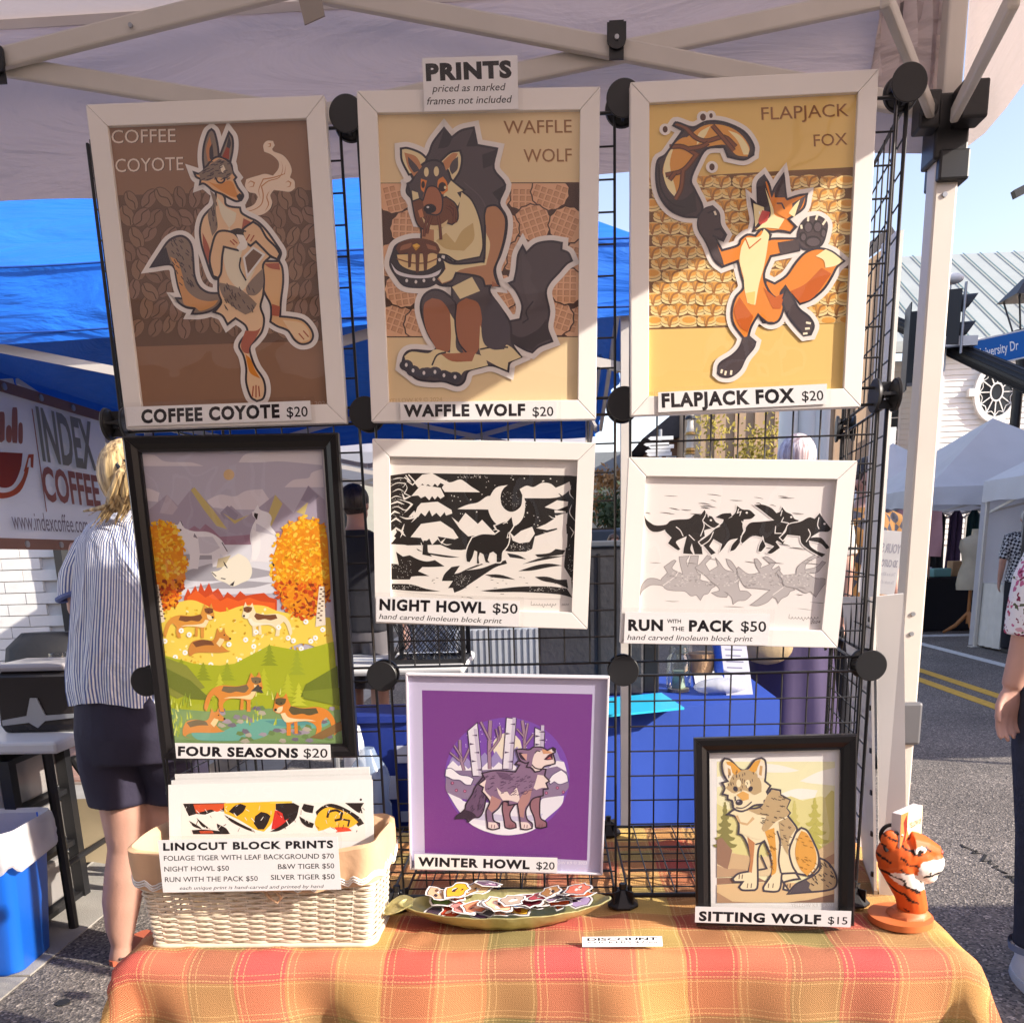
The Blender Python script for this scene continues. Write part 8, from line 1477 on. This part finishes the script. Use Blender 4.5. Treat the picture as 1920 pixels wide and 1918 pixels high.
for p, q in zip(a0, a1):
    t = Vector((0, 0, 0)); d = (q - p).normalized(); s_ = d.cross(Vector((p.x, p.y * 3, 0)).normalized()) * .0018
    st.tube([p + s_, q + s_], .0016, 5); st.tube([p - s_, q - s_], .0016, 5)
st.build('stakes', wk, bk, True)
MB().tube(bring(.005, 120, 0, 0, .003), .0042, 8, closed=True).build('base_braid', wk, bk, True); MB().tube(bring(1.0, 120, 0, 0, .001), .005, 8, closed=True).build('rim', wk, bk, True); MB().loft([[p for p in bring(.02, 60)], [p for p in bring(.03, 60)]]).build('basket_floor', wk, bk)
lm_ = mat('peach_liner_cloth', (.66, .42, .25), .9, var=.05, nscale=10, bump=.35, bscale=22)
NL = 240; rg = []
for k, (u, off, dz) in enumerate(((.55, -.008, 0), (.85, -.007, 0), (1.0, -.006, .006), (1.0, .002, .013), (1.0, .009, .009), (.93, .0105, 0), (.8, .0115, 0), (.74, .012, 0), (.68, .0122, 0))):
    ring = bring(u, NL, 0, 0, off); w_ = max(0, k - 4) / 4
    rg.append([p + Vector(((.0018 * math.sin(i * .41) + .0012 * math.sin(i * .97 + 1)) * w_ * (1 if p.x > 0 else -1), (.0028 * math.sin(i * .33 + k * .3) + .0012 * math.sin(i * .8)) * w_ * (-1 if p.y < 0 else 1), dz + (.004 * math.sin(i * .12 + 1) - .010 * (1 - abs(p.x) / .19) * (p.y < 0)) * (1 if k > 1 else .3))) for i, p in enumerate(ring)])
MB().loft(rg, caps=False).build('liner', lm_, bk, True)
lace = MB(); rl_ = rg[-1]; pts = [p + Vector((0, 0, .0035 * math.sin(i * 1.05) + .010)) + Vector((p.x * .008, p.y * .03, 0)) for i, p in enumerate(rl_)]; lace.tube(pts, .0016, 5, closed=True); lace.tube([p + Vector((0, 0, .004)) for p in pts], .0013, 5, closed=True); lace.tube([p + Vector((0, 0, -.0035)) for p in pts], .0011, 5, closed=True); lace.build('lace_trim', mat('white_lace', (.78, .76, .72), .8), bk, True)
c = P(508, 1680, 1.182) - bk.location; MB().tube([c + Vector(v) for v in ((-.012, .004, .01), (.0, -.006, -.001), (.012, -.01, -.006), (.018, -.008, .0), (.010, -.002, .006), (-.002, .004, .012))], .0022, 6).build('tie', lm_, bk, True)
# prints standing in the basket
shw = mat('print_sheet', (.78, .775, .76), .5, var=.01)
def sheet(q, Y, dy, label, art=None, rise=0, gm=.004):
    c4_ = [P(*q[0], Y), P(*q[1], Y), P(*q[2], Y - dy), P(*q[3], Y - dy)]; r, w, h = quad_root('linocut_print', c4_, label, 'print'); r['group'] = 'prints standing in the basket'
    MB().box((-w / 2, 0, -h / 2), (w / 2, .0012, h / 2)).build('sheet', shw, r); g_ = MB(); e_ = .004; g_.face([(-w / 2 - e_, -.0022, -h / 2), (w / 2 + e_, -.0022, -h / 2), (w / 2 + e_, -.0022, h / 2 + .010), (-w / 2 - e_, -.0022, h / 2 + .010)]); g_.build('plastic_sleeve', slv, r)
    if art: art(r)
    return r
def art_tiger(r):
    A = Art(r, -.0001, *VI); K = '#2a211f'; random.seed(31)
    A.fill('#e9e2da', [(400, 382), (1640, 376), (1650, 640), (400, 640)], False)
    A.fill(K, '410,385 700,380 690,440 640,430 560,460 500,455 450,470 430,430', False); A.fill('#c9512b', '480,390 690,385 680,420 640,440 600,425 540,440 500,450', True)
    A.fill('#ecb02e', '690,382 1000,372 1040,380 1035,440 1010,520 960,575 900,560 850,530 800,500 740,470 690,450'); A.fill('#e8c14c', '1000,370 1150,368 1150,382 1000,384', False); A.fill('#c8322a', '1035,430 1080,440 1150,460 1120,510 1060,550 1010,560 1020,500'); A.fill(K, '1040,385 1160,380 1165,430 1140,480 1100,500 1085,450 1040,425', False)
    for q in ('720,440 760,400 800,385 840,400 820,440 780,470', '890,520 900,470 940,440 980,450 1005,470 985,520 960,560 920,560', '690,460 800,520 880,560 900,580 840,560 740,510', '1160,380 1200,400 1180,480 1130,530 1060,570 1000,575 1080,530 1140,470', '1230,385 1300,400 1290,450 1240,440 1215,420', '1200,470 1250,500 1300,520 1290,550 1250,540 1215,510', '640,520 700,550 730,590 690,590 650,560', '1310,440 1360,400 1420,385 1500,410 1600,470 1640,520 1600,540 1540,470 1440,420 1370,430 1320,470', '1510,380 1640,380 1620,410 1630,450 1590,440', '450,500 520,540 540,560 480,540', '500,480 560,530 600,560 540,540'): A.fill(K, q, True, 40)
    A.fill('#ecb02e', '1305,520 1330,450 1390,410 1450,420 1530,450 1600,510 1560,540 1480,570 1400,560 1330,570'); A.line(K, 16, '1390,480 1400,440 1450,430 1490,450 1480,490 1440,500'); A.line(K, 12, '1490,490 1540,500 1530,540'); A.fill('#d8472a', '1440,545 1520,545 1560,570 1450,580'); A.fill('#ece5dd', '1360,565 1420,545 1460,570 1400,590')
    A.batch(3)
    for k in range(60): x, y = rnd(420, 1640), rnd(385, 570); A.line(random.choice([K, '#e9e2da', '#e9e2da']), rnd(3, 7), [(x, y), (x + rnd(-18, 26), y + rnd(8, 34))], taper=True)
    A.end(); A.fill(K, '470,565 560,560 680,575 700,592 480,592'); A.fill('#b5482a', '520,570 600,568 620,585 530,588'); A.dot(K, 1618, 358, 8)
    A.build('linocut_picture')
sheet(((333, 1452), (697, 1436), (697, 1590), (333, 1600)), 1.312, .02, 'hindmost white sheet in the basket, only its blank top showing')
sheet(((325, 1464), (699, 1452), (699, 1600), (325, 1605)), 1.298, .02, 'blank topped white sheet, second from the back of the basket')
sheet(((316, 1470), (700, 1462), (700, 1610), (318, 1620)), 1.284, .03, 'foremost print in the basket with orange and black tiger linocut', art_tiger)
fpl = bk
label_on(E('tmp', (-.45, 1.156, .87), 'x', 'x', rot=(-.06, 0, 0)), VI, ((244, 630), (1468, 612), (1475, 964), (268, 992)), [('LINOCUT BLOCK PRINTS', (275, 702, 1430, 684), 50, .042), ('FOLIAGE TIGER WITH LEAF BACKGROUND $70', (280, 773, 1435, 756), 33, .006), ('NIGHT HOWL $50', (283, 846, 722, 839), 33, .006), ('B&W TIGER $50', (1055, 829, 1437, 823), 33, .006), ('RUN WITH THE PACK $50', (287, 917, 918, 909), 33, .006), ('SILVER TIGER $50', (1007, 902, 1440, 896), 33, .006), ('each unique print is hand-carved and printed by hand', (388, 969, 1367, 956), 22, .0, .22)], 'white price list reading LINOCUT BLOCK PRINTS on the basket front', name='price_list', lift=0, cat='sign')
bpy.data.objects.remove([o for o in bpy.data.objects if o.name == 'tmp'][0])
# ================================================================ leaf dish with stickers
dz_ = TZ + .003; dc = Vector((-.085, 1.272, dz_)); dish = E('leaf_dish', dc, 'brass leaf-shaped dish with curled stem handle full of stickers', 'dish', rot=(0, 0, math.radians(2)))
brass = mat('aged_brass', (.46, .43, .20), .34, .55, var=.3, nscale=14, bump=.25, bscale=60)
def leafr(t, k=1.0, z=0):
    L_, Wd = .158 * k, .058 * k; x = L_ * math.cos(t); p = abs(math.cos(t)) ** 3; y = Wd * math.sin(t) * (1 - .25 * p); x += (.012 * p * (1 if math.cos(t) > 0 else -1)) * k; return Vector((x, y, z))
N_ = 64; ts = [2 * math.pi * i / N_ for i in range(N_)]
prof = [(.45, 0), (.62, .002), (.85, .014), (.97, .026), (1.0, .030), (.985, .031), (.95, .026), (.82, .015), (.6, .005), (.3, .003)]
mbd = MB(); mbd.loft([[leafr(t, k, z + (.006 * abs(math.cos(t)) ** 4 * k) + (.0008 * math.sin(t * 18) if k > .5 else 0)) for t in ts] for k, z in prof]); mbd.build('bowl', brass, dish, True)
h_ = MB(); rgh = []
for i in range(9):
    u = i / 8; xx = -.150 - .048 * u; wd = .012 + .022 * math.sin(math.pi * min(1, u * 1.0)) ; zc = .034 + .004 * math.sin(u * 3) - .016 * u; rgh.append([(xx + .004 * math.cos(v), -.004 + wd * v_, zc + .006 * (v_ * v_)) for v_, v in [(-1, 0), (-.5, 0), (0, 0), (.5, 0), (1, 0)]])
rgh2 = [[(x, y, z - .002) for x, y, z in r_] for r_ in rgh]
h_.loft([a + b[::-1] for a, b in zip(rgh, rgh2)]); h_.build('stem_handle', brass, dish, True)
random.seed(77)
stn = [('wolf head', '#4a3a4a', '#a85a3c'), ('tiger face', '#e07a35', '#f4e6d8'), ('fox', '#d8662c', '#fbf0e0'), ('purple bat', '#7a5a8a', '#b58bc0'), ('orange cat', '#e58a3a', '#8a3a22'), ('red panda', '#b5452a', '#f0dccb'), ('yellow flower', '#e9b43c', '#c8602c'), ('lilac moth', '#b7a2cc', '#5b4a70'), ('grey wolf', '#8a8488', '#efe8e4'), ('orange fish', '#e2683a', '#f0b088'), ('pink dog', '#d98a86', '#f4e0dc'), ('brown deer', '#7a4a32', '#d09a6a'), ('green leaf', '#6a8a4a', '#b8c47a'), ('striped tail', '#d9743a', '#3a2a2a'), ('dark raven', '#3a3440', '#7a6a86'), ('salmon lizard', '#d98a6a', '#f4d0b8'), ('cream rabbit', '#efe0cc', '#b98a6a'), ('rust squirrel', '#b5562e', '#ecc49a'), ('blue jay', '#5a78a8', '#dde6f0'), ('orange pumpkin', '#dd7a2c', '#6a8a4a'), ('white swan', '#f0ecea', '#d98a5c'), ('mauve cloud', '#a58ab0', '#efe6f2'), ('golden dog', '#d9a050', '#fbf0dc'), ('maroon beetle', '#6a2230', '#c8606a'), ('beige otter', '#c8a888', '#6a4a3a'), ('peach shell', '#efb899', '#fbf0e8'), ('black cat', '#2c2830', '#e9b43c'), ('sandy hare', '#d9bd94', '#f6ecdc'), ('crimson wing', '#b03040', '#f0c8c0'), ('amber bee', '#e0a030', '#3a2c20'), ('taupe mouse', '#a8988c', '#efe4dc'), ('coral star', '#ea8068', '#fbe0d4'), ('plum berry', '#5c3058', '#c090b8'), ('tawny owl', '#b08050', '#f4e4cc')]
ink2 = ink_mat('glossy_sticker', .25)
for i, (nm, c1, c2) in enumerate(stn):
    a = random.uniform(0, 6.28); u = ((i * 5) % 12) / 11 * 2 - 1; x = dc.x + .008 + u * .108 + rnd(-.006, .006); y = dc.y + (((i * 7) % 5) / 4 * .058 - .031 + rnd(-.004, .004)) * (1 - .72 * abs(u)) + .001; z = dc.z + .016 + .0010 * i + .006 * abs(u) + .25 * max(0, y - dc.y); s_ = rnd(.021, .030)
    r = E('sticker', (x, y, z), ['lowest', 'small', 'wide', 'tilted', 'round'][i % 5] + ' die-cut ' + nm + ' sticker lying in the leaf dish', 'sticker', 'stickers heaped in the dish', rot=(rnd(.05, .25), rnd(-.12, .12), rnd(0, 6.28)))
    n = 14; R_ = [s_ * (1 + .28 * math.sin(k * 2.4 + i) * (k % 2)) for k in range(n)]; pts = [(R_[k] * math.cos(2 * math.pi * k / n), R_[k] * .8 * math.sin(2 * math.pi * k / n)) for k in range(n)]
    MB().prism([(x_, y_, 0) for x_, y_ in [tuple(v) for v in smooth_pts(pts, True, 3)]], (0, 0, .0006)).build('backing', mat('sticker_white', (.78, .76, .76), .3, var=0), r)
    vf = []; ff = []; cc = []
    def shp(ps, col, zz):
        v = [Vector((a_, b_, 0)) for a_, b_ in ps]; k0 = len(vf); vf.extend([(p.x, p.y, zz) for p in v])
        for t in tessellate_polygon([v]):
            A_ = v[t[0]]; s3 = t if (v[t[1]] - A_).cross(v[t[2]] - A_).z > 0 else (t[0], t[2], t[1]); ff.append(tuple(k0 + q for q in s3)); cc.append(srgb(col))
    sp = [tuple(v) for v in smooth_pts([(a_ * .86, b_ * .86) for a_, b_ in pts], True, 3)]; shp(sp, '#3a2c34', .00064); shp([(a_ * .92, b_ * .92) for a_, b_ in sp], c1, .00068)
    for k in range(5):
        q = rnd(0, 6.28); d_ = s_ * rnd(.1, .45); w_ = s_ * rnd(.12, .28); cx_, cy_ = d_ * math.cos(q), d_ * .8 * math.sin(q); shp([(cx_ + w_ * math.cos(t) * (1 + .3 * math.sin(t * 2 + k)), cy_ + w_ * .6 * math.sin(t)) for t in [j * .785 for j in range(8)]], [c2, '#f6efe8', '#3a2c34', c2, c1][k], .00072 + k * .00003)
    me = bpy.data.meshes.new('print'); me.from_pydata(vf, [], ff); ca = me.color_attributes.new('Col', 'FLOAT_COLOR', 'CORNER'); ca.data.foreach_set('color', [v for p in me.polygons for _ in range(p.loop_total) for v in (*cc[p.index], 1.0)]); me.materials.append(ink2); o = bpy.data.objects.new('print', me); S.collection.objects.link(o); o.parent = r
# discount card lying on the cloth
q4 = [P(1092.5, 1756, 1.180), P(1242, 1754.5, 1.180), P(1242, 1773.5, 1.169), P(1091, 1774.5, 1.169)]
r, w, h = quad_root('discount_card', q4, 'small white card reading DISCOUNT STICKERS tipped back on the cloth', 'sign'); 
zlow = min(c.z for c in q4); MB().box((-w / 2, 0, -h / 2), (w / 2, .0008, h / 2)).build('card', lab_p, r); A = Art(r, -.0001, *VJ)
A.text('DISCOUNT', 1328, 474, 1765, 468, 17, TXT, .03); A.text('STICKERS $2/ea', 1328, 490, 1765, 485, 11, TXT, .012); A.text('discontinued designs', 1326, 504, 1772, 499, 8, TXT, 0, .22); A.build('lettering')
# ================================================================ tiger bust card holder
tg = E('tiger_bust', Vector((.535, 1.265, TZ + .003)), 'orange carved tiger head bust on a round foot, facing right', 'figurine')
def T_(px, py, dy=0): p = P(px, py, 1.265 + dy) - tg.location; return p
TB = MB()
TB.tube([T_(1712, 1706), T_(1706, 1675), T_(1692, 1640), T_(1682, 1612)], [.022, .0225, .026, .030], 14)
TB.ell(T_(1688, 1602), .036, .030, .032, 16, 12); TB.ell(T_(1712, 1608), .030, .028, .034, 16, 12)
TB.tube([T_(1700, 1590), T_(1730, 1592), T_(1757, 1600)], [.031, .022, .013], 12); TB.ell(T_(1743, 1616), .021, .022, .023, 14, 10); TB.ell(T_(1722, 1620), .028, .029, .026, 14, 10); TB.ell(T_(1736, 1641), .017, .016, .012, 12, 8); TB.ell(T_(1722, 1628), .020, .02, .016, 12, 10)
TB.ell(T_(1668, 1574, -.018), .014, .007, .016, 12, 8); TB.ell(T_(1676, 1572, .02), .014, .007, .016, 12, 8)
hd_ = TB.build('head', None, tg, True); tgm = ink_mat('painted_wood', .5); hd_.data.materials.append(tgm); remesh(hd_, .0022, 3)
me = hd_.data; ca = me.color_attributes.new('Col', 'FLOAT_COLOR', 'POINT'); OR_ = srgb('#d8622a'); WH = srgb('#f1e6dc'); BL = srgb('#241c1c'); e1 = T_(1742, 1622); e2 = T_(1716, 1640); buf = []
from mathutils import noise as _ns
for v in me.vertices:
    p = v.co; wv_ = 0; c = OR_
    d1 = ((p.x - e1.x) / .026) ** 2 + ((p.z - e1.z) / .029) ** 2 + (p.z > T_(1742, 1603).z) * 9; d2 = ((p.x - T_(1703, 1640).x) / .036) ** 2 + ((p.z - T_(1703, 1643).z + .3 * (p.x - T_(1703, 1640).x)) / .012) ** 2
    wh = d1 < 1 or d2 < 1; 
    if wh: c = WH
    lx_ = p.x + .6 * (p.z) ; nz_ = _ns.noise(Vector((p.x * 60, p.y * 40, p.z * 60)))
    s_ = math.sin((p.z * 330 + p.x * 210) + nz_ * 2.2); head_w = p.x > T_(1735, 1600).x
    if s_ > .80 and not head_w and _ns.noise(Vector((p.x * 45 + 3, p.y * 30, p.z * 45))) > -.12: c = BL
    e = T_(1713, 1586); 
    if abs(p.y) > .010 and ((p.x - e.x) / .0055) ** 2 + ((p.z - e.z) / .0032) ** 2 < 1: c = BL
    elif abs(p.y) > .010 and ((p.x - e.x) / .010) ** 2 + ((p.z - e.z - .002) / .0055) ** 2 < 1: c = WH
    mth = T_(1745, 1630)
    if p.x > T_(1720, 1630).x and abs(p.z - mth.z - (p.x - mth.x) * .1) < .0022: c = BL
    buf += [*c, 1]
ca.data.foreach_set('color', buf)
ft2 = MB(); c = T_(1688, 1714); ft2.cyl((c.x, 0, .0), .047, .010, 36); ft2.loft([[(c.x + .012 + a * math.cos(t), b * math.sin(t), z) for t in [2 * math.pi * i / 8 + .39 for i in range(8)]] for z, a, b in ((.008, .034, .03), (.016, .031, .027), (.020, .026, .022))])
o = ft2.build('foot', mat('orange_painted_wood', (.60, .16, .045), .5, var=.08, nscale=30), tg, 35); 
for dy_, dx_ in ((-.018, 0), (.02, .008)): q = T_(1668, 1573, 0); MB().tube([Vector((q.x + dx_ + .0145 * math.cos(t) , dy_ - .001, q.z + .0165 * math.sin(t))) for t in [math.pi * (.25 + 1.0 * i / 10) for i in range(11)]], .0032, 6).build('ear_rim', blp, tg, True)
MB().ell(T_(1762, 1597), .005, .007, .005, 10, 8).build('nose', mat('brick_red', (.35, .07, .04), .5), tg, True)
cards = E('card_stack', T_(1700, 1556) + tg.location, 'stack of printed cards standing upright on the tiger bust', 'cards', rot=(0, math.radians(-3), math.radians(38)))
hc_ = .034; wc_ = .029
bevel(MB().box((-wc_, -.007, -hc_), (wc_, .008, hc_)).build('pages', mat('card_edges', (.75, .68, .66), .6), cards), .0008)
A = Art(cards, -.00715); 
for pts, col in (([(-wc_, -hc_), (wc_, -hc_), (wc_, hc_), (-wc_, hc_)], '#f4d9b4'), ([(-wc_, -hc_), (-.008, -hc_), (-.004, -.01), (-.012, .008), (-.01, hc_), (-wc_, hc_)], '#e8844a'), ([(-.026, -.02), (-.018, .0), (-.022, .02), (-.014, .03), (-.011, .01), (-.016, -.012)], '#8a2f22'), ([(-.024, -.034), (-.006, -.034), (.0, -.02), (-.01, -.012)], '#c8502c'), ([(.002, -.03), (.02, -.034), (.024, -.022), (.01, -.018)], '#d8703c')): A._fill(pts, srgb(col))
local_text(A, 'YELLOW K9', -.006, .006, .026, .0085, '#7a3a26', .02); local_text(A, 'art and prints', .0, -.004, .024, .004, '#a5633c') if False else None
A.build('cover')
